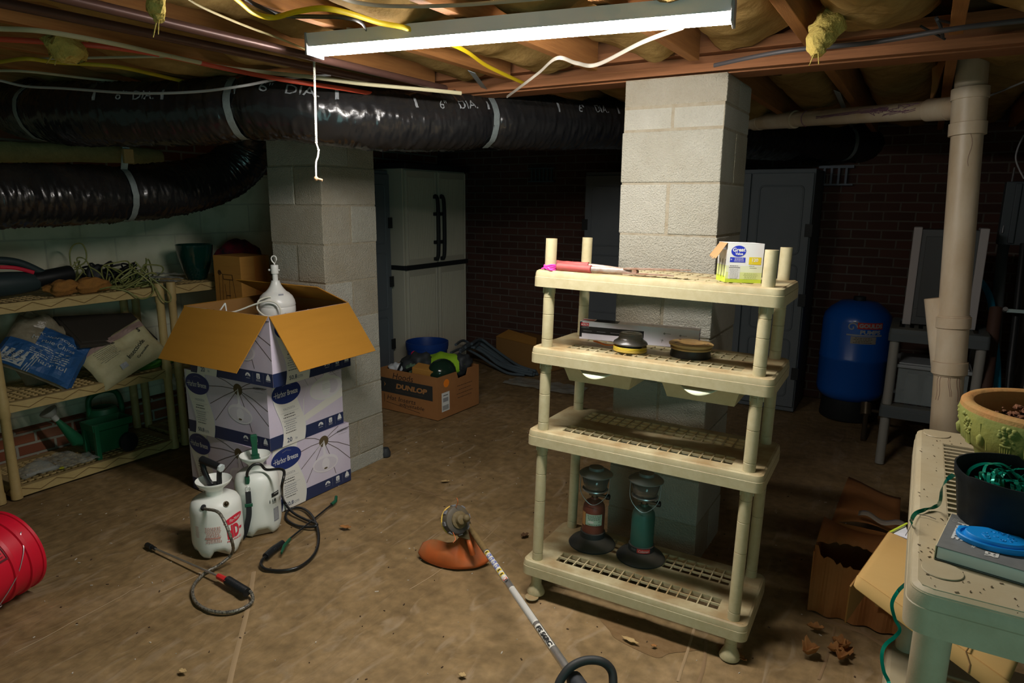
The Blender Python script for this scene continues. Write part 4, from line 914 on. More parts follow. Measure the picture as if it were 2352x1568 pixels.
# ---- camping lanterns
m_base = M('dusty black plastic', (0.022, 0.028, 0.03), 0.55, dust=(0.11, 0.085, 0.055), dustn=-0.05)
m_glass = M('sooty lantern glass', (0.55, 0.52, 0.46), 0.12, trans=0.85, spec=0.5)
def lantern(x, y, lab, cyl_col, lblfn, rz, ch):
    l, r = on_shelf(x, y, 0.149, rz); t = thing('camping_lantern', lab, 'lantern', l, r)
    g = MB(); g.lathe([(0.084, 0.0), (0.086, 0.005), (0.078, 0.016), (0.055, 0.027), (0.046, 0.036), (0.045, 0.056), (0.042, 0.058), (0.0, 0.058)], n=40); part('base', g, m_base, t, loc=(0, 0, 0))
    z1 = 0.058 + ch
    mc = M('gas cylinder paint', cyl_col, 0.45, 0.1, dust=(0.17, 0.14, 0.10), dustn=0.18)
    g = MB(); g.lathe([(0.040, 0.045), (0.0405, 0.06), (0.0405, z1 - 0.03), (0.038, z1 - 0.012), (0.030, z1 + 0.002), (0.014, z1 + 0.012), (0.012, z1 + 0.02), (0.0, z1 + 0.02)], n=36); part('gas_cylinder', g, mc, t, loc=(0, 0, 0))
    g = MB(); g.cyl((0, 0, z1 + 0.012), (0, 0, z1 + 0.045), 0.010, n=12); g.cyl((-0.02, 0, z1 + 0.03), (0.042, -0.006, z1 + 0.028), 0.0065, n=10); part('valve', g, M('valve metal', (0.16, 0.13, 0.10), 0.4, 0.7), t, loc=(0, 0, 0))
    g = MB(); g.lathe([(0.007, 0), (0.011, 0.002), (0.011, 0.014), (0.006, 0.017)], (0, 0, 0), 10, M=Matrix.Rotation(PI / 2, 3, 'Y')); g.v = [v + Vector((0.040, -0.006, z1 + 0.028)) for v in g.v]; part('valve_knob', g, m_black, t, loc=(0, 0, 0))
    zc = z1 + 0.045
    g = MB(); g.lathe([(0.0, zc), (0.040, zc), (0.047, zc + 0.006), (0.046, zc + 0.010), (0.0, zc + 0.012)], n=32); part('collar', g, m_steel, t, loc=(0, 0, 0))
    g = MB(); g.lathe([(0.038, zc + 0.011), (0.041, zc + 0.02), (0.050, zc + 0.062)], n=32, caps=False); part('globe', g, m_glass, t, solid=0.0025, loc=(0, 0, 0))
    g = MB(); g.cyl((0, 0, zc + 0.01), (0, 0, zc + 0.03), 0.006, n=8); g.sphere((0.0, 0, zc + 0.04), 0.014, 10, sc=(1, 1, 1.2)); part('burner', g, M('mantle ash', (0.4, 0.38, 0.34), 0.9), t, loc=(0, 0, 0))
    g = MB(); g.lathe([(0.055, zc + 0.062), (0.061, zc + 0.066), (0.061, zc + 0.069), (0.050, zc + 0.078), (0.028, zc + 0.084), (0.026, zc + 0.094), (0.0, zc + 0.096)], n=36); part('hood', g, M('blue grey enamel', (0.16, 0.20, 0.20), 0.5, 0.1, dust=(0.25, 0.18, 0.1), dustn=0.1), t, loc=(0, 0, 0))
    g = MB(); pts = [Vector((-0.052, -0.004, zc + 0.062)), Vector((-0.050, -0.028, zc + 0.01)), Vector((-0.030, -0.040, z1 + 0.022)), Vector((0.0, -0.043, z1 + 0.004)), Vector((0.030, -0.040, z1 + 0.022)), Vector((0.050, -0.028, zc + 0.01)), Vector((0.052, -0.004, zc + 0.062))]
    g.tube(catmull(pts, 6), 0.0014, 6); part('wire_bail', g, m_steel, t, loc=(0, 0, 0))
    A = Art(None, 0.007); lblfn(A, z1); A.build('label_sticker', t); t.scale = (1.13, 1.13, 1.08)
m_lbl = M('mint label', (0.42, 0.58, 0.46), 0.55); m_tanl = M('tan label', (0.55, 0.28, 0.10), 0.5); m_cr = M('camp logo red', (0.55, 0.05, 0.045), 0.5)
def lb1(A, z1):
    A.fn = cyl_map((0, 0, 0), 0.0412, -PI / 2)
    A.rect(-0.045, z1 - 0.085, -0.026, z1 - 0.032, m_tanl, 0, 4, 1); A.rect(-0.024, z1 - 0.080, 0.038, z1 - 0.036, m_lbl, 0, 10, 1)
    smallprint(A, 0.008, z1 - 0.041, 0.054, 5, 0.0042, m_dark, 2, 0.35, 2); A.ell(-0.004, z1 - 0.066, 0.011, 0.0045, m_paper, 1); smallprint(A, 0.028, z1 - 0.066, 0.012, 1, 0.005, m_ink, 1, 0.6, 3); smallprint(A, 0.007, z1 - 0.077, 0.058, 1, 0.004, m_ink, 2, 0.5, 4)
def lb2(A, z1):
    A.fn = cyl_map((0, 0, 0), 0.0465, -PI / 2)
    A.rect(-0.012, 0.040, 0.034, 0.056, m_cr, 1); A.text('Coleman', 0.011, 0.048, wd=0.036, h=0.0085, m=m_paper, shear=0.2, l=4); smallprint(A, -0.025, 0.05, 0.02, 2, 0.004, m_gp, 1, 0.4, 6)
lantern(0.135, 0.235, 'camping lantern with a rust red gas cylinder, left one on the bottom shelf', (0.19, 0.05, 0.032), lb1, 0.25, 0.115)
lantern(0.345, 0.235, 'camping lantern with a dark green gas cylinder, right one on the bottom shelf', (0.015, 0.105, 0.085), lb2, 0.25, 0.135)
# ---------------------------------------------------------------- stacked fan cartons
m_lav = M('lavender photo print', (0.62, 0.54, 0.67), 0.4, col2=(0.72, 0.66, 0.77), vs=4, coat=0.2)
m_navy = M('navy print band', (0.022, 0.035, 0.10), 0.4, coat=0.2)
m_cream = M('cream label print', (0.78, 0.76, 0.70), 0.4, coat=0.2)
m_oval = M('oval logo blue', (0.015, 0.035, 0.17), 0.35, coat=0.2)
m_wht = M('white print', (0.75, 0.75, 0.74), 0.5); m_rope = M('dark rope print', (0.10, 0.075, 0.065), 0.6); m_hub = M('bronze hub print', (0.11, 0.08, 0.04), 0.5)
m_lamp = M('fan picture print', (0.76, 0.72, 0.76), 0.4); m_lamp2 = M('fan picture shade', (0.66, 0.61, 0.68), 0.4); m_gyp = M('grey small print', (0.30, 0.30, 0.33), 0.5)
def fan_face(A, W, H, col_x, left, size_txt, unit, full_fan=False, seed=0):
    """artwork of one carton side. col_x: left edge of the cream column"""
    s = H / 0.34
    A.rect(0.0, 0, W, H, m_lav, 0)
    # photo background
    if full_fan:
        A.poly([(W * 0.42, 0.085 * s), (W, 0.155 * s), (W, 0.205 * s), (W * 0.42, 0.12 * s)], m_cream, 1)
        for k in range(5): A.line([(W * (0.45 + 0.12 * k), H * 0.98), (W * (0.52 + 0.14 * k), H * 0.80)], 0.0025, m_gyp, 1)
        A.line([(W * 0.44, 0.13 * s), (W * 0.45, H * 0.62)], 0.005, m_wht, 1); A.line([(W * 0.455, H * 0.62), (W * 0.56, H * 0.95)], 0.0015, m_wht, 1)
        cx, cy = W * 0.77, H * 0.68
        A.poly([(cx - 0.045, cy + 0.045), (cx - 0.012, cy + 0.075), (cx - 0.007, H * 0.99), (cx + 0.010, H * 0.99), (cx + 0.014, cy + 0.075), (cx + 0.05, cy + 0.045)], m_wht, 2)
        A.ell(cx, cy, 0.118, 0.062, m_wht, 3); A.ell(cx, cy - 0.003, 0.108, 0.050, m_lamp, 4); A.ell(cx + 0.045, cy, 0.04, 0.038, m_lamp2, 5); A.ell(cx - 0.002, cy + 0.002, 0.032, 0.045, m_wht, 6)
        for k in range(4): A.line([(cx - 0.03, cy + 0.02 - 0.008 * k), (cx + 0.03, cy + 0.02 - 0.008 * k)], 0.001, m_gyp, 7)
    else:
        hx, hy = W * 0.665, H * 0.84
        x0 = col_x + 0.13
        for tx, ty in ((x0, H * 0.80), (x0 + 0.02, H * 0.53), (x0 + 0.05, H), (W, H * 0.93), (W * 0.86, H), (W, H * 0.60), (W, H * 0.38), (W * 0.80, H * 0.23), (x0 + 0.05, 0.28 * H)):
            m1 = ((hx + tx) / 2 + 0.005, (hy + ty) / 2 + 0.006); A.line([(hx, hy), m1, (tx, ty)], 0.0035, m_rope, 2)
        A.ell(hx, hy, 0.032, 0.030, m_hub, 3)
        A.line([(hx, hy + 0.005), (hx - 0.012, hy - 0.05)], 0.003, m_wht, 4); A.line([(hx, hy + 0.005), (hx + 0.012, hy - 0.05)], 0.003, m_wht, 4); A.line([(hx, hy), (hx - 0.06, hy - 0.04)], 0.003, m_wht, 4)
        A.poly([(hx - 0.03, hy - 0.095), (hx - 0.008, hy - 0.07), (hx - 0.004, hy - 0.01), (hx + 0.004, hy - 0.01), (hx + 0.010, hy - 0.07), (hx + 0.034, hy - 0.095)], m_lamp, 4)
        A.ell(hx + 0.005, hy - 0.125, 0.088, 0.048, m_lamp, 5, -0.10); A.ell(hx + 0.004, hy - 0.128, 0.078, 0.036, m_lamp2, 6, -0.10); A.ell(hx + 0.006, hy - 0.128, 0.026, 0.034, m_lamp, 7); A.ell(hx + 0.004, hy - 0.152, 0.012, 0.005, m_hub, 8)
    # navy band with the S curved cream column
    A.rect(0, 0, W, 0.066 * s, m_navy, 2)
    c0 = col_x; P = []; n = 24
    def edge(v): return 0.022 * math.sin((v / H) * 2 * PI * 0.9 + 0.3)
    lft = [(c0 + edge(H * k / n) - 0.005 + 0.016 * (1 - k / n), H * k / n) for k in range(n + 1)]; rgt = [(a + 0.145, b) for a, b in lft]
    for k in range(n): A.poly([lft[k], rgt[k], rgt[k + 1], lft[k + 1]], m_cream, 9)
    for e in (lft, rgt): A.line(e, 0.003, m_wht, 10)
    ox, oy = c0 + 0.062, H * 0.80
    A.ell(ox, oy, 0.092, 0.056, m_oval, 11, 0.0); A.line([(ox - 0.025, oy + 0.035), (ox, oy + 0.042), (ox + 0.03, oy + 0.034)], 0.0015, m_gyp, 12)
    A.text('Harbor', ox - 0.036, oy - 0.002, wd=0.068, h=0.030, m=m_wht, bold=0.0, l=13); A.text('Breeze', ox + 0.038, oy - 0.002, wd=0.066, h=0.027, m=m_wht, bold=0.01, l=13); A.line([(ox - 0.082, oy - 0.003), (ox - 0.060, oy - 0.002)], 0.003, m_wht, 13)
    tx = c0 + 0.072
    A.text('VALDOSTA', tx, H * 0.555, wd=0.075, h=0.0115, m=m_gyp, l=13)
    A.line([(tx - 0.055, H * 0.50), (tx + 0.06, H * 0.50)], 0.0008, m_gyp, 12)
    smallprint(A, tx, H * 0.46, 0.085, 2, 0.014, m_ink, 13, 0.28, seed + 1); A.line([(tx - 0.05, H * 0.385), (tx + 0.065, H * 0.385)], 0.0008, m_gyp, 12)
    smallprint(A, tx + 0.004, H * 0.36, 0.085, 5, 0.0115, m_gyp, 13, 0.35, seed + 2); smallprint(A, tx + 0.004, H * 0.185, 0.085, 1, 0.012, m_ink, 13, 0.3, seed + 3)
    A.text(size_txt, tx - 0.008, H * 0.075, h=0.024, m=m_navy, l=13, bold=0.008); A.text(unit, tx + 0.036, H * 0.068, h=0.013, m=m_gyp, l=13)
    # icons
    for k, x in enumerate((W - 0.170, W - 0.098, W - 0.030)):
        y = 0.036 * s
        if k == 0: 
            A.poly([(x + 0.018 * math.cos(t), y + 0.018 * math.sin(t)) for t in [PI * q / 12 for q in range(13)]], m_wht, 4); A.poly([(x + 0.009 * math.cos(t), y + 0.009 * math.sin(t)) for t in [PI * q / 10 for q in range(11)]], m_navy, 5); A.line([(x, y), (x + 0.006, y + 0.010)], 0.003, m_wht, 6)
        if k == 1: A.poly(rrect(x - 0.012, y - 0.004, x + 0.012, y + 0.022, 0.005), m_wht, 4); A.rect(x - 0.005, y + 0.006, x - 0.003, y + 0.013, m_navy, 5); A.rect(x + 0.003, y + 0.006, x + 0.005, y + 0.013, m_navy, 5); A.ell(x, y + 0.002, 0.003, 0.003, m_navy, 5)
        if k == 2: A.poly([(x - 0.016, y - 0.004), (x + 0.016, y - 0.004), (x + 0.010, y + 0.018), (x - 0.010, y + 0.018)], m_wht, 4); A.ell(x, y + 0.021, 0.006, 0.005, m_wht, 4)
        smallprint(A, x, y - 0.010, 0.034, 1 + k % 2, 0.006, m_wht, 4, 0.35, seed + 5 + k)
        if k < 2: A.rect(x + 0.034, 0.012 * s, x + 0.035, 0.058 * s, m_gyp, 4)
    A.text('#2889551', W - 0.050, H * 0.915, wd=0.080, h=0.014, m=m_ink, l=13, bold=0.0); smallprint(A, W - 0.05, H * 0.86, 0.07, 1, 0.005, m_gyp, 12, 0.3, seed + 9)
def carton(lab, corner, rz, U, Wd, H, z, colL, colR, szL, szR, fullR, seed, opened=False):
    """corner = nearest vertical edge; the left face runs U along local -x, the right face Wd along local +y"""
    t = thing('fan_box', lab, 'box', (corner[0], corner[1], z), (0, 0, rz), 'fan cartons stacked by the left pillar')
    g = MB()
    if opened:
        k = 0.005
        g.bb((-U, 0, 0), (0, k, H)); g.bb((-U, Wd - k, 0), (0, Wd, H)); g.bb((-U, k, 0), (-U + k, Wd - k, H)); g.bb((-k, k, 0), (0, Wd - k, H)); g.bb((-U + k, k, 0), (-k, Wd - k, k))
    else: g.bb((-U, 0, 0), (0, Wd, H))
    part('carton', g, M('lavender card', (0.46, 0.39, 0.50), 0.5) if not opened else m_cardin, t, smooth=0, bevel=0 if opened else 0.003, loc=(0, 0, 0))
    for fn, W, col, sz, full, nm in ((plane_map((-U, 0, 0), (1, 0, 0), (0, 0, 1)), U, colL, szL, False, 'printed_panel'), (plane_map((0, 0, 0), (0, 1, 0), (0, 0, 1)), Wd, colR, szR, fullR, 'printed_panel')):
        A = Art(fn); fan_face(A, W, H, col, True, sz[0], sz[1], full, seed); A.build(nm, t); seed += 20
    return t
carton('closed white and lavender fan carton, lowest of the stack beside the left pillar', (-2.607, 2.012), -0.02, 0.635, 0.545, 0.338, 0.0, 0.035, 0.055, ('50,8', 'cm'), ('50,8', 'cm'), False, 100)
carton('closed white and lavender fan carton, in the middle of the stack', (-2.592, 2.030), 0.04, 0.605, 0.505, 0.338, 0.3385, 0.035, 0.055, ('50,8', 'cm'), ('20', 'in'), True, 200)
ot = carton('open fan carton with folded out flaps, topmost of the stack, a fan inside', (-2.510, 2.005), 0.03, 0.600, 0.515, 0.338, 0.677, 0.035, 0.055, ('20', 'in'), ('50,8', 'cm'), True, 300, True)
m_flap = M('kraft flap', (0.43, 0.20, 0.028), 0.8, col2=(0.39, 0.18, 0.025), vs=3, stretch=(1, 1, 10), spec=0.1)
UU, WW, HH = 0.600, 0.515, 0.338
def flap(a, b, dirv, L, sk=(0.0, 0.0)):
    a, b, d = Vector(a), Vector(b), Vector(dirv).normalized() * L; e = (b - a).normalized()
    pts = [a, b, b + d + e * sk[1], a + d - e * sk[0]]
    g = MB(); n = (b - a).cross(d).normalized() * 0.004; g.add(pts + [p + n for p in pts], [(0, 1, 2, 3), (7, 6, 5, 4), (0, 4, 5, 1), (1, 5, 6, 2), (2, 6, 7, 3), (3, 7, 4, 0)])
    part('flap', g, m_flap, ot, smooth=0, loc=(0, 0, 0))
flap((-UU, -0.002, HH), (-0.006, -0.002, HH), (0, -0.52, -0.80), 0.285, (0.015, -0.045))
flap((0.004, 0.0, HH), (0.004, WW, HH), (0.55, 0, -0.80), 0.290, (-0.010, 0.01))
flap((-UU, WW + 0.004, HH), (0, WW + 0.004, HH), (0, -0.85, 0.42), 0.235, (0.0, 0.0))
flap((-UU - 0.006, 0, HH), (-UU - 0.006, WW, HH), (-0.25, 0, -0.95), 0.260, (0.0, 0.0))
# the pendant fan standing in the open carton
m_fan = M('satin white enamel', (0.72, 0.71, 0.67), 0.3)
f0 = Vector((-2.772, 2.270, 0.979))
ft = thing('pendant_fan', 'white pendant fan with a hook on top, standing in the open carton', 'fan', (f0.x, f0.y, 0.90))
B0 = f0.z - 0.90 + 0.008
g = MB(); g.lathe([(0.0, B0 - 0.03), (0.086, B0 - 0.03), (0.091, B0 - 0.005), (0.091, B0 + 0.018), (0.089, B0 + 0.022), (0.092, B0 + 0.030), (0.088, B0 + 0.050), (0.078, B0 + 0.072), (0.062, B0 + 0.088), (0.051, B0 + 0.095), (0.049, B0 + 0.097), (0.038, B0 + 0.110), (0.028, B0 + 0.126), (0.021, B0 + 0.144), (0.020, B0 + 0.150), (0.0, B0 + 0.151)], n=48); part('motor_housing', g, m_fan, ft, loc=(0, 0, 0))
g = MB(); g.cyl((0, 0, B0 + 0.148), (0, 0, B0 + 0.195), 0.0135, n=24); part('stem', g, m_fan, ft, loc=(0, 0, 0))
g = MB(); g.lathe([(0.0, B0 + 0.185), (0.018, B0 + 0.185), (0.0185, B0 + 0.188), (0.0185, B0 + 0.226), (0.017, B0 + 0.229), (0.0, B0 + 0.229)], n=28); part('coupling', g, m_fan, ft, loc=(0, 0, 0))
g = MB(); g.cyl((-0.026, -0.012, B0 + 0.203), (0.022, 0.012, B0 + 0.203), 0.003, n=8); g.sphere((-0.026, -0.012, B0 + 0.203), 0.006, 10); g.sphere((0.020, 0.010, B0 + 0.203), 0.0045, 10); part('cross_bolt', g, m_fan, ft, loc=(0, 0, 0))
ux = Vector((0.856, 0.517, 0)); g = MB(); pts = [Vector((0, 0, B0 + 0.227)), Vector((0, 0, B0 + 0.236))] + [Vector((0, 0, B0 + 0.258)) + ux * a + Vector((0, 0, b)) for a, b in ((-0.009, -0.012), (-0.0135, 0.002), (-0.009, 0.012), (0.0, 0.016), (0.009, 0.011), (0.012, 0.001), (0.011, -0.006))]
g.tube(catmull(pts, 6), 0.0032, 8); g.tube([pts[1] + ux * 0.003, pts[-1]], 0.0012, 6); part('hook', g, m_fan, ft, loc=(0, 0, 0))
g = MB(); A = Art(cyl_map((0, 0, 0), 0.067, -0.35)); A.rect(-0.012, B0 + 0.082, 0.012, B0 + 0.090, m_gyp, 6, 4, 1); A.build('rating_sticker', ft)
# wire guard cage: concentric rings and spokes
g = MB(); cz = B0 - 0.02
for r_ in [0.10 + 0.011 * k for k in range(11)]: g.tube([(r_ * math.cos(a), r_ * math.sin(a), cz - (r_ - 0.09) * 0.25) for a in [2 * PI * k / 48 for k in range(48)]], 0.0012, 5, closed=True)
for k in range(48):
    a = 2 * PI * k / 48; g.tube([(0.085 * math.cos(a), 0.085 * math.sin(a), cz), (0.215 * math.cos(a), 0.215 * math.sin(a), cz - 0.032)], 0.0016, 5)
part('guard_cage', g, m_fan, ft, loc=(0, 0, 0))
rt = Vector((0.856, 0.517, 0)); fw = Vector((-0.517, 0.856, 0))
def fp(a, b, z): return rt * a + fw * b + Vector((0, 0, B0 + z))
g = MB(); g.tube(catmull([fp(0.0, -0.078, 0.075), fp(-0.012, -0.085, 0.078), fp(-0.05, -0.095, 0.065), fp(-0.062, -0.10, 0.04), fp(-0.055, -0.11, 0.015), fp(-0.02, -0.12, -0.010), fp(0.02, -0.12, -0.012), fp(0.055, -0.115, -0.005), fp(0.052, -0.11, 0.03), fp(0.03, -0.11, 0.055), fp(-0.01, -0.115, 0.062), fp(-0.07, -0.125, 0.045), fp(-0.13, -0.14, 0.022), fp(-0.165, -0.15, 0.012), fp(-0.195, -0.15, 0.012)], 8), 0.0042, 10)
part('power_cord', g, M('cream cord', (0.66, 0.64, 0.54), 0.45), ft, loc=(0, 0, 0))
g = MB()
for a, b in (((-0.195, -0.15, 0.014), (-0.198, -0.15, 0.056)), ((-0.198, -0.15, 0.056), (-0.222, -0.16, 0.02)), ((0.085, -0.12, 0.005), (0.065, -0.12, -0.02)), ((0.15, 0.02, 0.0), (0.185, 0.0, -0.012))): g.tube([fp(*a), fp(*b)], 0.0035, 6)
part('foam_strip', g, m_fan, ft, loc=(0, 0, 0))

# ---------------------------------------------------------------- sprayers
m_tank = M('milky plastic tank', (0.80, 0.82, 0.76), 0.4, spec=0.4, sss=0.15)
m_redp = M('red tank print', (0.72, 0.03, 0.06), 0.5); m_pink = M('faded red small print', (0.62, 0.30, 0.25), 0.5)
m_gplast = M('dark green plastic', (0.01, 0.09, 0.045), 0.4); m_hose = M('black rubber hose', (0.014, 0.014, 0.013), 0.25)
def tank(t, R, H, neckr, fr, fh, seed=0, feet=4, rot=0.6):
    g = MB()
    def rf(i, a, r, z):
        if i <= 3:
            f = 0.5 + 0.5 * math.cos(feet * (a - rot)); f = min(max((f - 0.25) * 2, 0), 1); return (r * (0.93 + 0.07 * f) if i == 0 else r), z + (0.032 * (1 - f)) * (1 - i / 4)
        return r, z
    prof = [(R * 0.84, 0.0), (R * 0.93, 0.012), (R * 0.985, 0.035), (R * 1.0, 0.055), (R, 0.08), (R, H * 0.45), (R * 0.99, H * 0.78), (R * 0.96, H * 0.86), (R * 0.87, H * 0.93), (R * 0.70, H * 0.975), (neckr * 1.25, H * 1.0), (neckr, H * 1.01), (neckr, H * 1.01 + 0.02), (neckr * 1.02, H + 0.024), (neckr * 1.25, H + 0.032), (fr * 0.88, H + 0.03 + fh * 0.55), (fr, H + 0.03 + fh), (fr * 0.985, H + 0.032 + fh), (fr * 0.86, H + 0.03 + fh * 0.6), (neckr * 1.1, H + 0.036), (0.0, H + 0.036)]
    g.lathe(prof, n=56, rf=rf); g2 = part('tank', g, m_tank, t, loc=(0, 0, 0), smooth=60); return H + 0.036
# front sprayer
s1 = Vector((-2.553, 1.689, 0.000)); azc = math.atan2(-s1.y, -s1.x)
t1 = thing('pump_sprayer', 'milky white pump sprayer with red lettering and a black D handle, front one', 'sprayer', (s1.x, s1.y, 0), (0, 0, azc))   # local +x faces the camera
z0 = tank(t1, 0.108, 0.262, 0.036, 0.076, 0.036, feet=5, rot=0.62)
A = Art(cyl_map((0, 0, 0), 0.1085, 0.0), 0.008)
A.rect(-0.055, 0.098, 0.008, 0.104, m_pink, 0, 8, 1); smallprint(A, -0.020, 0.150, 0.075, 13, 0.0058, m_pink, 1, 0.5, 61); smallprint(A, -0.09, 0.152, 0.02, 9, 0.006, m_pink, 1, 0.5, 62)
A.ell(0.074, 0.168, 0.050, 0.017, m_redp, 1, 0.18); A.text('Flo-Master', 0.079, 0.169, wd=0.060, h=0.014, m=m_tank, shear=0.3, rot=0.16, l=4)
A.text('HD', 0.066, 0.114, wd=0.060, h=0.062, m=m_redp, bold=0.05, rot=0.05); A.rect(0.100, 0.108, 0.116, 0.120, m_redp, 1)
A.text('Heavy Duty', 0.062, 0.073, wd=0.056, h=0.009, m=m_redp, bold=0.03, rot=0.05); smallprint(A, 0.100, 0.076, 0.02, 2, 0.006, m_redp, 1, 0.5, 63)
A.build('lettering', t1)
def L1(a, b, z): return (-b, a, z)   # a = right in view, b = away from camera  (local +x toward camera, +y to the right)
g = MB(); g.cyl((0, 0, z0 - 0.01), (0, 0, z0 + 0.012), 0.026, n=24); part('pump_collar', g, m_black, t1, loc=(0, 0, 0))
hA, hB = Vector(L1(0.030, -0.035, z0 + 0.095)), Vector(L1(-0.040, 0.045, z0 + 0.115))
g = MB(); g.tube([Vector(L1(-0.012, 0.0, z0 + 0.008)), Vector(L1(-0.022, 0.01, z0 + 0.03)), Vector(L1(-0.034, 0.02, z0 + 0.07)), hB], [0.016, 0.014, 0.014, 0.014], 12, flat=0.7)
g.tube([Vector(L1(0.022, -0.012, z0 + 0.004)), Vector(L1(0.024, -0.020, z0 + 0.05)), Vector(L1(0.028, -0.030, z0 + 0.088))], [0.012, 0.011, 0.011], 12); part('handle_arms', g, m_black, t1, loc=(0, 0, 0))
g = MB(); g.tube([hB, hA], 0.0165, 20); part('pump_grip', g, m_black, t1, loc=(0, 0, 0))
g = MB(); d_ = (hA - hB).normalized(); g.tube([hA, hA + d_ * 0.012], 0.0185, 7); part('grip_end_cap', g, M('translucent cap', (0.55, 0.62, 0.62), 0.3), t1, smooth=0, bevel=0.002, loc=(0, 0, 0))
g = MB(); p = Vector(L1(0.038, -0.078, 0.236)); g.tube([p, p + Vector((0.012, 0.004, 0.008))], 0.0125, 14); g.sphere(p + Vector((0.014, 0.005, 0.010)), 0.009, 12); part('relief_valve', g, M('brass and black', (0.05, 0.035, 0.015), 0.35, 0.5), t1, loc=(0, 0, 0))
g = MB(); p = Vector(L1(-0.046, -0.076, 0.236)); g.sphere(p, 0.015, 12); g.tube([p, p + Vector((0.012, -0.002, 0.012))], 0.010, 12); part('hose_fitting', g, m_black, t1, loc=(0, 0, 0))
# rear sprayer
s2 = Vector((-2.554, 1.911, 0.000)); az2 = math.atan2(-s2.y, -s2.x)
t2 = thing('pump_sprayer', 'milky white pump sprayer with a green handle and black strap, behind the red lettered one', 'sprayer', (s2.x, s2.y, 0), (0, 0, az2))
z2 = tank(t2, 0.101, 0.305, 0.034, 0.070, 0.036, feet=4, rot=0.9)
g = MB(); g.cyl((0, 0, z2 - 0.01), (0, 0, z2 + 0.010), 0.024, n=22); g.cyl((0, 0, z2 + 0.01), (0, 0, z2 + 0.03), 0.020, n=22); part('pump_collar', g, m_gplast, t2, loc=(0, 0, 0))
g = MB(); g.prism([(-0.014, 0), (0.014, 0), (0.013, 0.05), (0.016, 0.085), (0.014, 0.10), (-0.014, 0.10), (-0.016, 0.085), (-0.012, 0.05)], (-0.012, 0, z2 + 0.028), (0, 1, 0), (0, 0, 1), 0.022); part('pump_handle', g, m_gplast, t2, smooth=0, bevel=0.004, loc=(0, 0, 0))
g = MB(); g.tube([L1(-0.040, -0.080, 0.268), L1(-0.040, -0.084, 0.300)], 0.011, 14); part('hose_nut', g, m_gplast, t2, loc=(0, 0, 0))
g = MB(); g.tube([(v[0] , v[1], v[2]) for v in [L1(-0.041 + 0.011 * math.cos(a), -0.098, 0.246 + 0.012 * math.sin(a)) for a in [2 * PI * k / 16 for k in range(16)]]], 0.0012, 5, closed=True); part('strap_ring', g, m_steel, t2, loc=(0, 0, 0))
pts = [Vector(L1(-0.041, -0.102, 0.236)), Vector(L1(-0.041, -0.107, 0.19)), Vector(L1(-0.044, -0.108, 0.13)), Vector(L1(-0.052, -0.106, 0.09)), Vector(L1(-0.066, -0.098, 0.04)), Vector(L1(-0.082, -0.088, 0.008))]
g = MB(); g.ribbon(catmull(pts, 6), (1, -0.1, 0), 0.024, th=0.002); part('shoulder_strap', g, M('black webbing', (0.018, 0.02, 0.022), 0.8), t2, loc=(0, 0, 0))
g = MB(); g.box(L1(-0.042, -0.108, 0.172), (0.008, 0.034, 0.016)); part('strap_buckle', g, m_gplast, t2, bevel=0.002, loc=(0, 0, 0))
A = Art(cyl_map((0, 0, 0), 0.1015, 0.0), 0.008); A.rect(0.062, 0.182, 0.11, 0.202, m_ink, 1, 8, 1); smallprint(A, 0.09, 0.194, 0.03, 1, 0.006, m_tank, 4, 0.6, 70)
A.text('1 1/8', 0.068, 0.164, wd=0.036, h=0.016, m=m_ink, bold=0.03); smallprint(A, 0.075, 0.150, 0.03, 1, 0.005, m_ink, 1, 0.6, 71); A.rect(0.068, 0.06, 0.10, 0.125, m_gyp, 1, 8, 1); smallprint(A, 0.082, 0.118, 0.026, 8, 0.007, m_wht, 4, 0.4, 72)
A.build('lettering', t2)
def wp(t, p): return WM[t.name] @ Vector(p)
# hoses: each is part of its own sprayer
m_braid = M('braided hose', (0.24, 0.22, 0.17), 0.35, 0.2, col2=(0.06, 0.055, 0.05), vs=160, var=0.1)
rr_ = 0.0065
P = [wp(t1, L1(-0.046, -0.080, 0.244)), wp(t1, L1(-0.040, -0.098, 0.240)), Vector((-2.379, 1.590, 0.252)), Vector((-2.309, 1.585, 0.155)), Vector((-2.385, 1.634, 0.050)), Vector((-2.396, 1.580, 0.020)), Vector((-2.407, 1.515, 0.009)), Vector((-2.361, 1.434, 0.008)), Vector((-2.274, 1.378, 0.008)), Vector((-2.180, 1.362, 0.008)), Vector((-2.105, 1.383, 0.008)), Vector((-2.065, 1.426, 0.009)), Vector((-2.064, 1.481, 0.012)), Vector((-2.100, 1.509, 0.022)), Vector((-2.137, 1.514, 0.026))]
g = MB(); g.tube(catmull(P, 12), rr_, 12, rf=lambda i, a: 1 + 0.05 * math.sin(i * 2.1)); part('braided_hose', g, m_braid, t1, world=True)
P = [Vector((-2.114, 1.500, 0.026)), Vector((-2.184, 1.507, 0.026)), Vector((-2.256, 1.514, 0.026))]
g = MB(); PP = resample(catmull(P, 8), 0.004); g.tube(PP, [0.0165 + (0.0018 if (i // 1) % 2 else 0) for i in range(len(PP))], 18); part('wand_grip', g, m_black, t1, world=True)
g = MB(); a, b = Vector((-2.246, 1.509, 0.028)), Vector((-2.317, 1.514, 0.026)); g.tube([a, a.lerp(b, 0.95), b], [0.0135, 0.0125, 0.008], 6); part('wand_trigger', g, M('red trigger', (0.65, 0.03, 0.03), 0.4), t1, world=True, smooth=0, bevel=0.002)
g = MB(); g.tube([Vector((-2.315, 1.513, 0.027)), Vector((-2.781, 1.520, 0.012))], 0.0045, 10); part('wand', g, m_alu, t1, world=True)
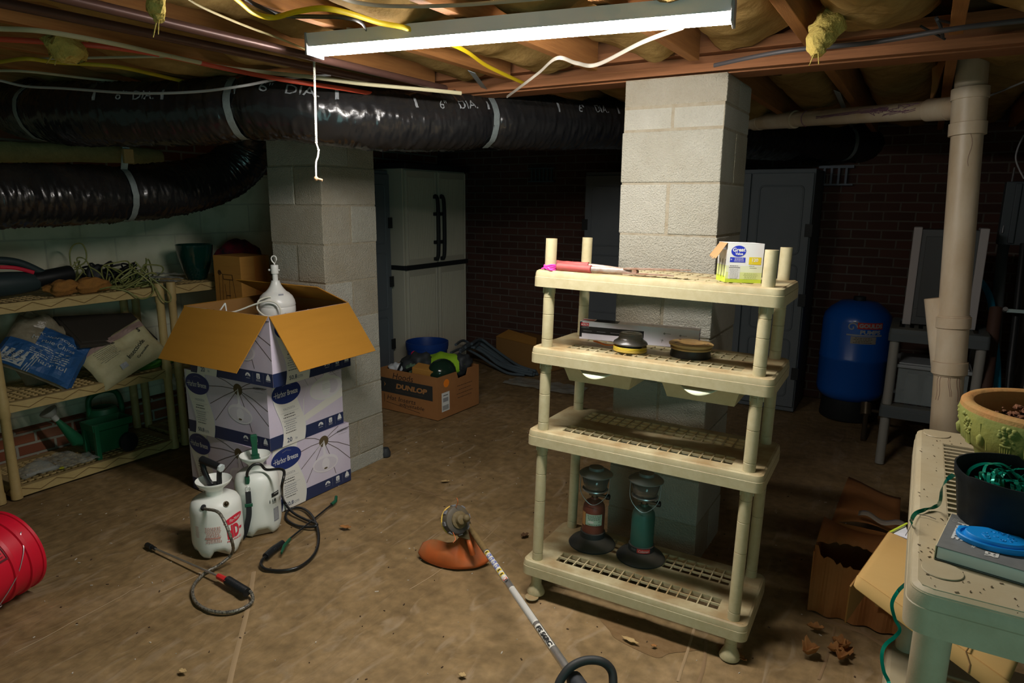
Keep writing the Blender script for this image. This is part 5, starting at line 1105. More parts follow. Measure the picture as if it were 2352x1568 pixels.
g = MB(); g.tube([Vector((-2.766, 1.520, 0.012)), Vector((-2.801, 1.521, 0.014))], 0.008, 12); g.tube([Vector((-2.792, 1.518, 0.014)), Vector((-2.838, 1.525, 0.006))], [0.011, 0.013], 12); part('nozzle', g, m_black, t1, world=True)
# black hose of the rear one
P = [wp(t2, L1(-0.040, -0.084, 0.298)), wp(t2, L1(-0.036, -0.085, 0.325)), wp(t2, L1(-0.012, -0.082, 0.352)), wp(t2, L1(0.020, -0.080, 0.350)), wp(t2, L1(0.045, -0.078, 0.32)), Vector((-2.352, 1.903, 0.341)), Vector((-2.342, 1.879, 0.268)), Vector((-2.590, 2.086, 0.060)), Vector((-2.522, 2.079, 0.020)), Vector((-2.426, 2.070, 0.012)), Vector((-2.352, 2.064, 0.016)), Vector((-2.316, 2.046, 0.020)), Vector((-2.339, 2.024, 0.014)), Vector((-2.418, 2.009, 0.008)), Vector((-2.518, 2.034, 0.007)), Vector((-2.579, 2.106, 0.008)), Vector((-2.543, 2.147, 0.010)), Vector((-2.442, 2.121, 0.014)), Vector((-2.315, 2.045, 0.016)), Vector((-2.218, 1.965, 0.008)), Vector((-2.141, 1.868, 0.007)), Vector((-2.114, 1.766, 0.007)), Vector((-2.150, 1.703, 0.007)), Vector((-2.215, 1.672, 0.008)), Vector((-2.261, 1.681, 0.012)), Vector((-2.280, 1.707, 0.018)), Vector((-2.291, 1.734, 0.018))]
g = MB(); g.tube(catmull(P, 10), 0.0066, 12); part('rubber_hose', g, m_hose, t2, world=True)
P = [Vector((-2.288, 1.727, 0.018)), Vector((-2.308, 1.785, 0.018)), Vector((-2.322, 1.850, 0.018))]
g = MB(); PP = resample(catmull(P, 8), 0.0045); g.tube(PP, [0.0145 + (0.0016 if i % 2 and i < len(PP) * 0.6 else 0) for i in range(len(PP))], 16); part('wand_grip', g, m_black, t2, world=True)
g = MB(); g.tube([Vector((-2.248, 1.779, 0.022)), Vector((-2.272, 1.814, 0.030)), Vector((-2.308, 1.879, 0.026))], [0.007, 0.0115, 0.009], 8, flat=0.6); part('wand_trigger', g, m_gplast, t2, world=True)
g = MB(); g.tube([Vector((-2.324, 1.886, 0.018)), Vector((-2.425, 2.216, 0.012)), Vector((-2.436, 2.266, 0.013))], [0.0042, 0.0042, 0.006], 10); part('wand', g, m_black, t2, world=True)
g = MB(); g.tube([Vector((-2.433, 2.253, 0.014)), Vector((-2.436, 2.284, 0.020))], 0.009, 12); g.tube([Vector((-2.436, 2.284, 0.020)), Vector((-2.456, 2.308, 0.030))], [0.0085, 0.0075], 12); part('nozzle', g, m_gplast, t2, world=True)

# ---------------------------------------------------------------- red bucket lying on its side
m_bred = M('red bucket plastic', (0.66, 0.008, 0.030), 0.4, spec=0.35, sss=0.03)
bk = thing('bucket', 'bright red plastic bucket lying on its side at the left edge', 'bucket', (-2.886, 1.014, 0.000))
bdir = Vector((-0.30, 0.954, 0.0)).normalized()      # from the bottom toward the mouth, which faces away
q = bdir.to_track_quat('Z', 'Y').to_matrix()
g = MB(); R0, R1, Lb = 0.140, 0.164, 0.38
pr = [(0.0, 0.0), (R0 - 0.006, 0.0), (R0, 0.006), (R1 - 0.008, Lb - 0.125), (R1 - 0.001, Lb - 0.122), (R1 + 0.001, Lb - 0.108), (R1 - 0.005, Lb - 0.104), (R1 - 0.003, Lb - 0.062), (R1 + 0.004, Lb - 0.059), (R1 + 0.005, Lb - 0.045), (R1 - 0.001, Lb - 0.041), (R1, Lb - 0.012), (R1 + 0.005, Lb - 0.010), (R1 + 0.006, Lb), (R1 + 0.001, Lb + 0.002), (R1 - 0.005, Lb - 0.002), (R0 - 0.005, 0.006), (0.0, 0.006)]
mouth = Vector((-2.949, 1.056, 0.172)); bo = mouth - bdir * Lb; bo.z = 0.149
bdir = (mouth - bo).normalized(); q = bdir.to_track_quat('Z', 'Y').to_matrix()
g.lathe(pr, n=72, M=q); g.v = [v + bo for v in g.v]; part('bucket_body', g, m_bred, bk, world=True, smooth=30)
def onb(s, a, l=0.004):
    r_ = R0 + (R1 - R0) * s / Lb + 0.004 + l
    return bo + q @ Vector((r_ * math.cos(a), r_ * math.sin(a), s))
# angle of the camera side
def onb2(s, a, l=0.003):
    up_ = (Vector((0, 0, 1)) - bdir * bdir.z).normalized(); sd_ = bdir.cross(up_); r_ = R0 + (R1 - R0) * s / Lb + 0.002 + l
    return bo + bdir * s + (up_ * math.cos(a) + sd_ * math.sin(a)) * r_
best = max([2 * PI * k / 72 for k in range(72)], key=lambda a: (onb(0.2, a) - bo).dot((Vector((0, 0, 1.538)) - bo).normalized()))
g = MB(); g.tube(catmull([onb(0.10, best - 0.25, 0.006), onb(0.13, best - 0.05, 0.008), onb(0.19, best + 0.25, 0.012), onb(0.25, best + 0.6, 0.012), Vector((-2.894, 0.983, 0.020)), Vector((-2.859, 0.952, 0.012))] if False else [onb2(0.345, 0.80), onb2(0.335, 0.86), onb2(0.315, 1.175), onb2(0.275, 1.56), onb2(0.24, 1.877), onb2(0.20, 2.2, 0.012)], 8), 0.0022, 6); g.tube([onb2(0.195, 2.25, 0.014) + Vector((0.010 * math.cos(a), 0.010 * math.sin(a), 0.002)) for a in [2 * PI * k / 14 for k in range(14)]], 0.002, 6, closed=True); part('wire_handle', g, m_steel, bk, world=True)
A = Art(lambda u, v, l: onb2(0.185 + u, 1.06 - v / 0.16, 0.001 + l), 0.02); m_bp = M('dark bucket print', (0.12, 0.004, 0.01), 0.5)
A.rect(0.03, -0.02, 0.075, -0.012, m_bp, 1, 2, 2); A.rect(0.03, 0.045, 0.075, 0.053, m_bp, 1, 2, 2); A.rect(0.068, -0.02, 0.076, 0.053, m_bp, 1, 1, 8)
for k in range(4): smallprint(A, 0.05, -0.005 + 0.013 * k, 0.03, 1, 0.01, m_bp, 2, 0.5, 90 + k)
A.build('printed_panel', bk, world=True)
# ---------------------------------------------------------------- beige shelving along the left wall
m_truss = M('moulded truss line', (0.22, 0.14, 0.05), 0.7)
def wall_shelf(lab, y0, y1, tiers=(0.062, 0.515, 1.020), x0=-4.305, x1=-3.87):
    t = thing('plastic_shelving_unit', lab, 'shelf', ((x0 + x1) / 2, (y0 + y1) / 2, 0), (0, 0, 0), 'beige plastic shelving by the left wall')
    hx, hy = (x1 - x0) / 2, (y1 - y0) / 2
    for z in tiers:
        nn = int((y1 - y0 - 0.12) / 0.035)
        g = tier_mesh(-hx, -hy, hx, hy, 0.052, [(-hx + 0.06, -hy + 0.06, -0.03, hy - 0.06, 5, nn), (0.0, -hy + 0.06, hx - 0.035, hy - 0.06, 5, nn)], barw=0.009, r=0.02, round_=0.005)
        L = hy * 2 - 0.08; k = max(2, int(L / 0.14)); st = L / k
        for i in range(k):   # zigzag truss relief on the long faces and ends
            a = -hy + 0.04 + st * i
            for sx in (-1, 1):
                X = sx * (hx + 0.0005)
                g.tube([(X, a, -0.008), (X, a + st / 2, -0.042)], 0.0022, 5, mi=1); g.tube([(X, a + st / 2, -0.042), (X, a + st, -0.008)], 0.0022, 5, mi=1)
        k2 = 4; st2 = (hx * 2 - 0.08) / k2
        for i in range(k2):
            a = -hx + 0.04 + st2 * i; Y = -hy - 0.0005
            g.tube([(a, Y, -0.008), (a + st2 / 2, Y, -0.042)], 0.0022, 5, mi=1); g.tube([(a + st2 / 2, Y, -0.042), (a + st2, Y, -0.008)], 0.0022, 5, mi=1)
        g.v = [v + Vector((0, 0, z)) for v in g.v]; part('shelf_tier', g, [m_resin2, m_truss], t, smooth=35, loc=(0, 0, 0))
    zt = tiers[-1] + 0.022
    for sx in (-1, 1):
        for sy in (-1, 1):
            g = MB(); g.lathe([(0.027, 0.001), (0.027, 0.05), (0.0235, 0.058), (0.0225, tiers[1] - 0.075), (0.027, tiers[1] - 0.068), (0.027, tiers[1] + 0.02), (0.024, tiers[1] + 0.028), (0.0225, tiers[2] - 0.10), (0.0265, tiers[2] - 0.09), (0.0265, zt - 0.003), (0.024, zt), (0.0, zt)], (sx * (hx - 0.018), sy * (hy - 0.018), 0), 24); part('post', g, m_resin2, t, loc=(0, 0, 0))
    return t
wall_shelf('beige plastic shelving unit holding the bags and green watering can by the left wall', 1.435, 2.345)
wall_shelf('beige plastic shelving unit behind the fan cartons, holding the green glazed pot', 2.385, 3.295)
wall_shelf('beige plastic shelving unit cut off by the left edge of the view', 0.485, 1.395)
ZT, ZM, ZB = 1.020, 0.515, 0.062

# ---- top shelf: blower, gloves, wire
bl = thing('leaf_blower', 'dark grey leaf blower with a red strip on its handle on the top shelf', 'leaf blower', (-4.02, 1.58, ZT))
m_bz = M('dark teal plastic', (0.025, 0.042, 0.045), 0.45)
def bp(y, z, x=0.0): return Vector((x, y - 1.58, z - ZT))
g = MB(); P = catmull([bp(1.22, 1.10), bp(1.35, 1.105), bp(1.50, 1.10), bp(1.65, 1.10), bp(1.74, 1.10)], 6)
g.tube(P, [0.045 + 0.020 * math.sin(PI * i / (len(P) - 1)) for i in range(len(P))], 24, flat=0.9, rf=lambda i, a: 1.0); part('motor_body', g, m_bz, bl, loc=(0, 0, 0))
g = MB(); g.tube([bp(1.68, 1.105), bp(1.79, 1.115), bp(1.90, 1.128), bp(1.915, 1.130)], [0.040, 0.043, 0.044, 0.041], 24); part('nozzle_tube', g, m_black, bl, loc=(0, 0, 0))
g = MB(); g.tube(catmull([bp(1.30, 1.12), bp(1.40, 1.19), bp(1.52, 1.222), bp(1.66, 1.205), bp(1.78, 1.135)], 8), 0.021, 14); part('handle', g, m_bz, bl, loc=(0, 0, 0))
g = MB(); g.tube(catmull([bp(1.57, 1.190, 0.024), bp(1.64, 1.180, 0.026), bp(1.72, 1.150, 0.026)], 6), 0.010, 10, flat=0.5); part('red_strip', g, M('red strip', (0.62, 0.02, 0.05), 0.4), bl, loc=(0, 0, 0))
g = MB(); g.tube(catmull([bp(1.30, 1.20, 0.06), bp(1.42, 1.13, 0.075), bp(1.50, 1.06, 0.085)], 6), 0.018, 10); part('trigger_arm', g, m_bz, bl, loc=(0, 0, 0))
m_gl = M('worn suede', (0.38, 0.165, 0.035), 0.95, col2=(0.22, 0.10, 0.025), vs=18, bump=0.5, bs=80)
def rag(name, lab, cat, c, r, sc, mat, seed, rz=0, n=28, amp=0.45, fr=1.8):
    g = MB(); g.sphere((0, 0, 0), r, n, sc=sc, nz=(amp, fr)); R = Matrix.Rotation(rz, 3, 'Z')
    g.v = [R @ (v + Vector((seed * 0.0, 0, 0))) for v in g.v]; g.v = [v * (1 + 0.08 * noise.noise(v * 14 + Vector((seed, 0, 0)))) for v in g.v]
    mz = min(v.z for v in g.v); g.v = [Vector((v.x, v.y, max(v.z, mz * 0.8) - mz * 0.8)) + Vector(c) for v in g.v]
    return part(name, g, mat, None, smooth=70, label=lab, cat=cat)
rag('work_glove', 'brown suede work glove folded on the top shelf, nearer the blower', 'glove', (-3.95, 1.84, ZT), 0.10, (0.6, 0.95, 0.42), m_gl, 3, 0.2)
rag('work_glove', 'orange brown suede work glove bundled on the top shelf, in front of the wire', 'glove', (-3.93, 1.97, ZT), 0.085, (0.6, 1.05, 0.50), m_gl, 5, -0.1)
def wire_ball(name, lab, cat, c, ext, n, w, mat, seed, grp=None, drop=()):
    rr = random.Random(seed); g = MB()
    for k in range(n):
        P = []; cx, cy, cz = (rr.uniform(-.5, .5) * ext[i] for i in range(3)); rx, ry = rr.uniform(0.03, 0.09), rr.uniform(0.03, 0.08); tilt = rr.uniform(-1.2, 1.2); ph = rr.uniform(0, 6)
        m_ = rr.randint(7, 12)
        for i in range(m_):
            a = ph + i * rr.uniform(0.8, 1.2); P.append(Vector(c) + Vector((cx * 0.7 + rx * 0.6 * math.cos(a), cy + i * rr.uniform(-.012, .012) + ry * math.sin(a), max(cz + ext[2] / 2 + 0.035 * math.sin(a + tilt) + rx * math.cos(a) * math.sin(tilt), 0.006))))
        g.tube(catmull(P, 6), w, 6)
    for P in drop: g.tube(catmull(P, 8), w, 6)
    return part(name, g, mat, None, smooth=60, label=lab, cat=cat)
m_gw_ = M('olive cord', (0.32, 0.30, 0.10), 0.5, col2=(0.16, 0.2, 0.06), vs=30)
wire_ball('cord_tangle', 'tangled olive green string of lights spilling over the top shelf edge', 'cord', (-3.99, 2.20, ZT), (0.20, 0.26, 0.09), 15, 0.0042, m_gw_, 4,
          drop=([(-3.930, 2.036, 1.042), (-3.860, 2.117, 1.019), (-3.840, 2.189, 0.967), (-3.840, 2.262, 0.995), (-3.880, 2.276, 1.073)], [(-3.900, 2.226, 1.107), (-3.860, 2.279, 1.035), (-3.830, 2.313, 0.943), (-3.830, 2.359, 0.937), (-3.840, 2.352, 0.995), (-3.900, 2.277, 1.092), (-3.950, 2.236, 1.175)], [(-3.990, 1.998, 1.160), (-3.960, 2.037, 1.119), (-3.930, 2.050, 1.054)], [(-3.950, 2.247, 1.032), (-3.900, 2.069, 1.046), (-3.860, 1.976, 1.044)]))
wire_ball('cord_tangle', 'upright loop of olive cord at the far side of the top shelf', 'cord', (-4.12, 2.0, ZT), (0.08, 0.12, 0.10), 4, 0.004, m_gw_, 9,
          drop=([(-4.100, 1.956, 1.162), (-4.100, 1.958, 1.235), (-4.100, 1.986, 1.278), (-4.100, 2.028, 1.281), (-4.100, 2.046, 1.230), (-4.100, 2.032, 1.176), (-4.100, 1.971, 1.149)],))
wire_ball('cord_tangle', 'black cable bundle behind the olive string lights', 'cord', (-4.14, 2.20, ZT), (0.10, 0.30, 0.08), 10, 0.006, m_black, 12)
rag('black_pouch', 'small black fabric pouch on the top shelf behind the olive cord', 'pouch', (-4.14, 2.10, ZT), 0.07, (0.7, 0.9, 0.9), m_dark, 8)
rag('black_pouch', 'flat black mask like pouch at the right end of the top shelf', 'pouch', (-4.14, 2.32, ZT), 0.055, (0.5, 1.0, 0.75), m_dark, 14)
g = MB(); 
for k in range(3): g.grid(lambda i, j, k=k: (-4.0 + 0.10 * j - 0.02 * k, 2.24 + 0.26 * i + 0.02 * k, ZT + 0.045 - 0.03 * i + 0.018 * k + 0.012 * noise.noise(Vector((i * 7, j * 7, k)))), 14, 8)
part('clear_bag', g, M('crinkled clear film', (0.50, 0.52, 0.48), 0.12, alpha=0.35), None, smooth=70, solid=0.001, label='crinkled clear plastic packet beside the green glazed pot', cat='plastic bag')
# ---- second unit top: pot, red bag
g = MB(); g.lathe([(0.0, 0.0), (0.055, 0.0), (0.062, 0.006), (0.066, 0.02), (0.085, 0.08), (0.103, 0.15), (0.111, 0.20), (0.113, 0.225), (0.109, 0.229), (0.103, 0.222), (0.098, 0.18), (0.06, 0.05), (0.0, 0.04)], n=48); g.v = [v + Vector((-4.05, 2.69, ZT)) for v in g.v]
part('glazed_pot', g, M('green glaze', (0.003, 0.040, 0.024), 0.10, col2=(0.002, 0.025, 0.025), vs=10, spec=0.6, coat=0.5), None, label='dark green glazed ceramic pot on the shelving behind the fan cartons', cat='pot')
rag('red_bag', 'dark bag with red patches behind the brown carton', 'bag', (-4.12, 3.08, ZT), 0.17, (0.55, 1.0, 0.75), M('red patch fabric', (0.22, 0.008, 0.025), 0.8, col2=(0.02, 0.02, 0.03), vs=9, var=0.25), 21, amp=0.2)
# ---- tall brown stool carton
sb = thing('stool_carton', 'tall plain brown carton printed with a step stool outline, behind the fan cartons', 'box', (-3.52, 2.63, 0))
g = MB(); g.bb((-0.26, 0, 0), (0, 0.215, 1.195)); part('carton', g, m_card, sb, smooth=0, bevel=0.003, loc=(0, 0, 0))
A = Art(plane_map((-0.26, 0, 0), (1, 0, 0), (0, 0, 1))); mp_ = M('brown ink', (0.11, 0.05, 0.015), 0.8)
def st(pts, w=0.004): A.line([(0.03 + a, 0.72 + b) for a, b in pts], w, mp_, 1)
st([(0.03, 0), (0.055, 0.36), (0.145, 0.36), (0.20, 0.0)]); st([(0.055, 0.36), (0.02, 0.38), (0.01, 0.0)]); st([(0.055, 0.36), (0.06, 0.33), (0.15, 0.33), (0.145, 0.36)], 0.006)
st([(0.07, 0.30), (0.10, 0.0)]); st([(0.12, 0.33), (0.11, 0.22), (0.14, 0.08), (0.19, 0.06)]); st([(0.08, 0.23), (0.12, 0.23)], 0.006); st([(0.085, 0.10), (0.16, 0.10)], 0.006); A.ell(0.055, 1.09, 0.018, 0.016, mp_, 1); A.ell(0.21, 0.86, 0.012, 0.02, mp_, 1)
A.build('printed_panel', sb)
g = MB(); g.add([(0.001, 0.10, 0.0), (0.001, 0.19, 0.0), (0.001, 0.19, 1.195), (0.001, 0.10, 1.195)], [(0, 1, 2, 3)]); part('packing_tape', g, M('brown tape', (0.42, 0.15, 0.025), 0.3), sb, smooth=0, loc=(0, 0, 0))
# ---- middle shelf: bags and tray
m_sandb = M('blue sand bag', (0.02, 0.09, 0.25), 0.5, spec=0.4, bump=0.5, bs=25); m_film = M('dusty clear film', (0.30, 0.265, 0.19), 0.3, col2=(0.19, 0.155, 0.10), vs=14, bump=0.6, bs=30)
m_sand = M('sand in clear bag', (0.42, 0.30, 0.17), 0.8, col2=(0.5, 0.42, 0.3), vs=30)
def pillow(L, Wd, T, seed, sag=0.02):
    """closed lumpy bag lying in the local xy plane"""
    g = MB(); nu, nv = 30, 22
    def surf(sgn):
        def fn(i, j):
            u, v = i * 2 - 1, j * 2 - 1
            e = max(0, (1 - abs(u) ** 3.5)) ** 0.5 * max(0, (1 - abs(v) ** 3.5)) ** 0.5
            n = noise.noise(Vector((u * 2.2, v * 2.0, seed + sgn))) * 0.55 + noise.noise(Vector((u * 7, v * 6, seed + sgn * 3))) * 0.14
            return (u * L / 2 * (1 - 0.05 * (1 - abs(v))), v * Wd / 2 * (1 - 0.05 * (1 - abs(u))), sgn * T / 2 * e * (1 + n))
        return fn
    g.grid(surf(1), nu, nv); g.grid(surf(-1), nu, nv); return g, surf(1)
def bag(name, lab, c, L, Wd, T, rot, mats, seed, art=None, cat='bag'):
    t = thing(name, lab, cat, c, rot); g, fn = pillow(L, Wd, T, seed); part('bag_body', g, mats, t, smooth=75, loc=(0, 0, 0))
    if art: A = Art(lambda u, v, l: Vector(fn(u / L + 0.5, v / Wd + 0.5)) + Vector((0, 0, 0.006 + l)), 0.02); art(A); A.build('printed_panel', t)
    return t
m_offw = M('off white bag print', (0.42, 0.44, 0.44), 0.6)
def art_sand(A):
    A.rect(-0.20, -0.15, 0.20, 0.0, m_sandb, 0, 14, 8); A.rect(-0.06, 0.0, 0.20, 0.13, m_sandb, 0, 12, 8)
    A.text('Kolorscape', 0.03, 0.075, wd=0.20, h=0.026, m=m_offw, shear=0.3, l=3); A.text('Marble Chips', 0.02, 0.035, wd=0.22, h=0.030, m=m_offw, l=3); smallprint(A, 0.03, 0.0, 0.22, 6, 0.012, m_offw, 3, 0.4, 41)
    A.text('Marmol', 0.05, -0.075, wd=0.17, h=0.028, m=m_offw, l=3); A.rect(-0.17, -0.14, -0.06, -0.06, m_offw, 3, 4, 4); smallprint(A, -0.115, -0.07, 0.09, 7, 0.009, m_ink, 5, 0.4, 42)
    for k in range(3): A.line([(-0.05 + 0.012 * k, -0.15), (-0.03 + 0.012 * k, -0.05)], 0.004, m_offw, 3)
# the bag leans: local x along the shelf, local y up the slope
bag('marble_bag', 'part full clear and blue bag of marble chips slumped on the middle shelf', (-4.05, 1.74, ZM + 0.188), 0.40, 0.31, 0.13, tuple((Euler((math.radians(60), 0.0, math.radians(80))).to_matrix() @ Matrix.Rotation(math.radians(-38), 3, 'Z')).to_euler()), m_film, 3, art_sand)
def art_ins(A):
    smallprint(A, -0.08, 0.07, 0.13, 9, 0.010, M('faded print', (0.22, 0.2, 0.13), 0.7), 2, 0.35, 51); A.text('Insecticide', 0.06, -0.03, wd=0.15, h=0.026, m=m_ink, l=2, rot=0.35); A.text('Granules', 0.08, -0.065, wd=0.10, h=0.014, m=m_ink, l=2, rot=0.35)
    A.text('S', 0.15, 0.065, h=0.028, m=m_ink, l=2, bold=0.02); A.rect(-0.08, -0.10, -0.04, -0.07, m_gp, 2, 2, 2); A.rect(-0.2, 0.075, 0.2, 0.115, M('faded mauve print', (0.30, 0.2, 0.17), 0.7), 0, 10, 3)
bag('insecticide_bag', 'crumpled cream insecticide bag overhanging the middle shelf, right of the blue one', (-3.94, 2.10, ZM + 0.130), 0.42, 0.27, 0.10, (math.radians(52), math.radians(-22), math.radians(88)), M('cream paper bag', (0.50, 0.45, 0.27), 0.7, col2=(0.38, 0.33, 0.17), vs=9, bump=0.5, bs=18), 7, art_ins)
g = MB(); g.box((0, 0, 0), (0.30, 0.46, 0.02), (math.radians(-6), math.radians(28), 0)); g.box((0, 0, 0.011), (0.26, 0.42, 0.012), (math.radians(-6), math.radians(28), 0)); g.v = [v + Vector((-4.08, 2.10, ZM + 0.26)) for v in g.v]
part('black_tray', g, M('dark tray', (0.045, 0.038, 0.030), 0.5), None, smooth=0, bevel=0.004, label='flat dark plastic tray propped on the bags of the middle shelf', cat='tray')
rag('green_bag', 'green plastic bag poking out under the insecticide bag', 'bag', (-3.99, 2.30, ZM), 0.09, (0.9, 1.4, 0.45), M('green film', (0.06, 0.19, 0.025), 0.4), 31)
rag('clear_wrap', 'grey clear plastic wrap behind the marble bag', 'plastic bag', (-4.15, 1.78, ZM), 0.16, (0.6, 1.0, 1.2), m_film, 33)
# ---- bottom shelf: watering can, spreader cart, clear packaging
m_can = M('green plastic can', (0.008, 0.11, 0.045), 0.45, dust=(0.05, 0.07, 0.04), dustn=-0.1)
wc = thing('watering_can', 'dark green watering can with a white rose on its spout on the bottom shelf', 'watering can', (-4.14, 2.05, ZB))
g = MB(); g.lathe([(0.0, 0), (0.085, 0), (0.092, 0.01), (0.095, 0.12), (0.088, 0.20), (0.075, 0.235), (0.055, 0.24), (0.050, 0.232), (0.0, 0.20)], n=36); part('can_body', g, m_can, wc, loc=(0, 0, 0))
s0 = Vector((-4.080, 1.856, 0.160)) - Vector((-4.14, 2.05, ZB)); s1_ = Vector((-4.100, 1.774, 0.307)) - Vector((-4.14, 2.05, ZB))
g = MB(); g.tube([Vector((0.02, -0.06, 0.05)), s0, s1_], [0.045, 0.038, 0.012], 18); part('spout', g, m_can, wc, loc=(0, 0, 0))
g = MB(); dd = (s1_ - s0).normalized(); g.tube([s1_ - dd * 0.01, s1_ + dd * 0.025, s1_ + dd * 0.03, s1_ + dd * 0.055, s1_ + dd * 0.066], [0.015, 0.019, 0.028, 0.046, 0.047], 20); part('rose', g, M('white rose', (0.42, 0.42, 0.38), 0.5), wc, loc=(0, 0, 0))
g = MB(); g.tube(catmull([Vector((0, -0.075, 0.20)), Vector((0, -0.07, 0.30)), Vector((0, 0.0, 0.335)), Vector((0, 0.09, 0.31)), Vector((0, 0.115, 0.20)), Vector((0, 0.09, 0.10))], 8), 0.016, 12, flat=1.0); part('can_handle', g, m_can, wc, loc=(0, 0, 0))
sc = thing('spreader_cart', 'small green hopper cart with black wheels on the bottom shelf', 'spreader', (-3.98, 1.985, ZB)); sc.scale = (0.9, 0.86, 0.95)
g = MB()
def hop(k, z): return [(-0.075 * k, -0.13 * k, z), (0.075 * k, -0.13 * k, z), (0.075 * k, 0.13 * k, z), (-0.075 * k, 0.13 * k, z)]
R = [hop(0.70, 0.03), hop(0.86, 0.17), hop(1.0, 0.175), hop(1.04, 0.22), hop(0.98, 0.22), hop(0.84, 0.17), hop(0.66, 0.05)]
g.add([p for r_ in R for p in r_], [(i * 4 + q_, i * 4 + (q_ + 1) % 4, (i + 1) * 4 + (q_ + 1) % 4, (i + 1) * 4 + q_) for i in range(6) for q_ in range(4)] + [(0, 3, 2, 1), (24, 25, 26, 27)]); part('hopper', g, m_can, sc, smooth=30, bevel=0.004, loc=(0, 0, 0))
for q_ in (0.07, -0.07):
    g = MB(); g.bb((q_ - 0.015, -0.125, 0.0), (q_ + 0.015, -0.095, 0.215)); part('stand_leg', g, m_can, sc, smooth=0, bevel=0.003, loc=(0, 0, 0))
for x in (-0.085, 0.085):
    g = MB(); g.lathe([(0.0, -0.014), (0.045, -0.014), (0.060, -0.012), (0.062, 0.0), (0.060, 0.012), (0.045, 0.014), (0.0, 0.014)], n=32, M=Matrix.Rotation(PI / 2, 3, 'Y')); g.v = [v + Vector((x, 0.085, 0.062)) for v in g.v]; part('wheel', g, m_black, sc, loc=(0, 0, 0))
g = MB(); g.tube([(-0.09, 0.085, 0.062), (0.09, 0.085, 0.062)], 0.006, 8); part('axle', g, m_steel, sc, loc=(0, 0, 0))
m_cpk = M('clear packaging', (0.45, 0.47, 0.42), 0.08, alpha=0.28)
for k, (px_, lab) in enumerate((((-4.0, 1.60), 'clear plastic blister pack nearest the post on the bottom shelf'), ((-4.08, 1.74), 'dirty clear plastic pack lying behind the first one'), ((-3.95, 1.78), 'long clear plastic wrapper lying along the bottom shelf'))):
    g = MB(); g.grid(lambda i, j: (px_[0] - 0.07 + 0.14 * j, px_[1] - 0.09 + 0.19 * i, ZB + 0.012 + 0.03 * abs(noise.noise(Vector((i * 4, j * 4, k * 5)))) + (0.05 * math.sin(PI * i) * math.sin(PI * j) if k == 0 else 0.01)), 14, 10); part('plastic_pack', g, m_cpk, None, smooth=70, solid=0.001, label=lab, cat='plastic pack')
g = MB(); g.tube([(-3.950, 1.531, 0.085), (-3.970, 1.701, 0.076)], [0.006, 0.010], 8); part('plastic_spoon', g, M('dull white plastic', (0.35, 0.35, 0.32), 0.5), None, label='slim whitish plastic stick on the bottom shelf', cat='stick')
g = MB(); g.sphere((-3.930, 1.699, 0.075), 0.012, 8, sc=(1, 1.4, 0.6)); g2 = part('yellow_cap', g, M('yellow cap', (0.5, 0.5, 0.03), 0.4), None, label='tiny yellow cap on the front edge of the bottom shelf', cat='cap')
# green tub behind carton stack
# ---------------------------------------------------------------- cream cabinet and grey cabinets
m_cab = M('cream cabinet', (0.52, 0.49, 0.39), 0.6); m_cab2 = M('cream cabinet trim', (0.60, 0.57, 0.47), 0.6)
m_gc = M('blue grey cabinet', (0.145, 0.165, 0.18), 0.6, col2=(0.12, 0.14, 0.155), vs=3); m_bk = M('black cabinet trim', (0.015, 0.017, 0.018), 0.6)
cb = thing('storage_cabinet', 'tall cream ribbed storage cabinet with black handles against the left wall', 'cabinet', (-4.06, 4.93, 0))
g = MB(); g.bb((-0.30, -0.455, 0.0), (0.26, 0.455, 1.82)); part('cabinet_body', g, m_cab, cb, smooth=0, bevel=0.006, loc=(0, 0, 0))
for y0, y1 in ((-0.45, -0.003), (0.003, 0.45)):
    for z0, z1 in ((0.03, 0.945), (0.985, 1.79)):
        g = MB(); g.bb((0.262, y0 + 0.01, z0), (0.280, y1 - 0.01, z1)); dd_ = part('door', g, m_cab, cb, smooth=0, bevel=0.003, loc=(0, 0, 0))
        g = MB(); n = 24; a0, a1 = y0 + 0.045, y1 - 0.045
        for k in range(n):
            y = a0 + (a1 - a0) * (k + 0.5) / n; g.cyl((0.280, y, z0 + 0.05), (0.280, y, z1 - 0.06), 0.0045, n=6)
        part('ribbed_panel', g, m_cab, dd_, loc=(0, 0, 0))
        for yy in (y0 + 0.025, y1 - 0.025):
            g = MB(); g.bb((0.280, yy - 0.006, z0 + 0.01), (0.286, yy + 0.006, z1 - 0.01)); part('door_trim', g, m_cab2, dd_, smooth=0, loc=(0, 0, 0))
g = MB(); g.bb((0.255, -0.46, 0.945), (0.292, 0.46, 0.985)); g.bb((-0.30, -0.462, 0.945), (0.27, -0.45, 0.985)); part('middle_band', g, m_bk, cb, smooth=0, bevel=0.002, loc=(0, 0, 0))
g = MB(); g.bb((-0.31, -0.475, 1.80), (0.31, 0.475, 1.85)); part('top_cap', g, m_bk, cb, smooth=0, bevel=0.008, loc=(0, 0, 0))
for y in (-0.045, 0.045):
    g = MB(); g.tube(catmull([(0.284, y, 1.02), (0.318, y, 1.05), (0.325, y, 1.30), (0.318, y, 1.54), (0.284, y, 1.58)], 6), 0.017, 8)
    for z in (1.02, 1.17, 1.42, 1.57): g.box((0.294, y, z), (0.03, 0.04, 0.03))
    part('door_handle', g, m_bk, cb, loc=(0, 0, 0))
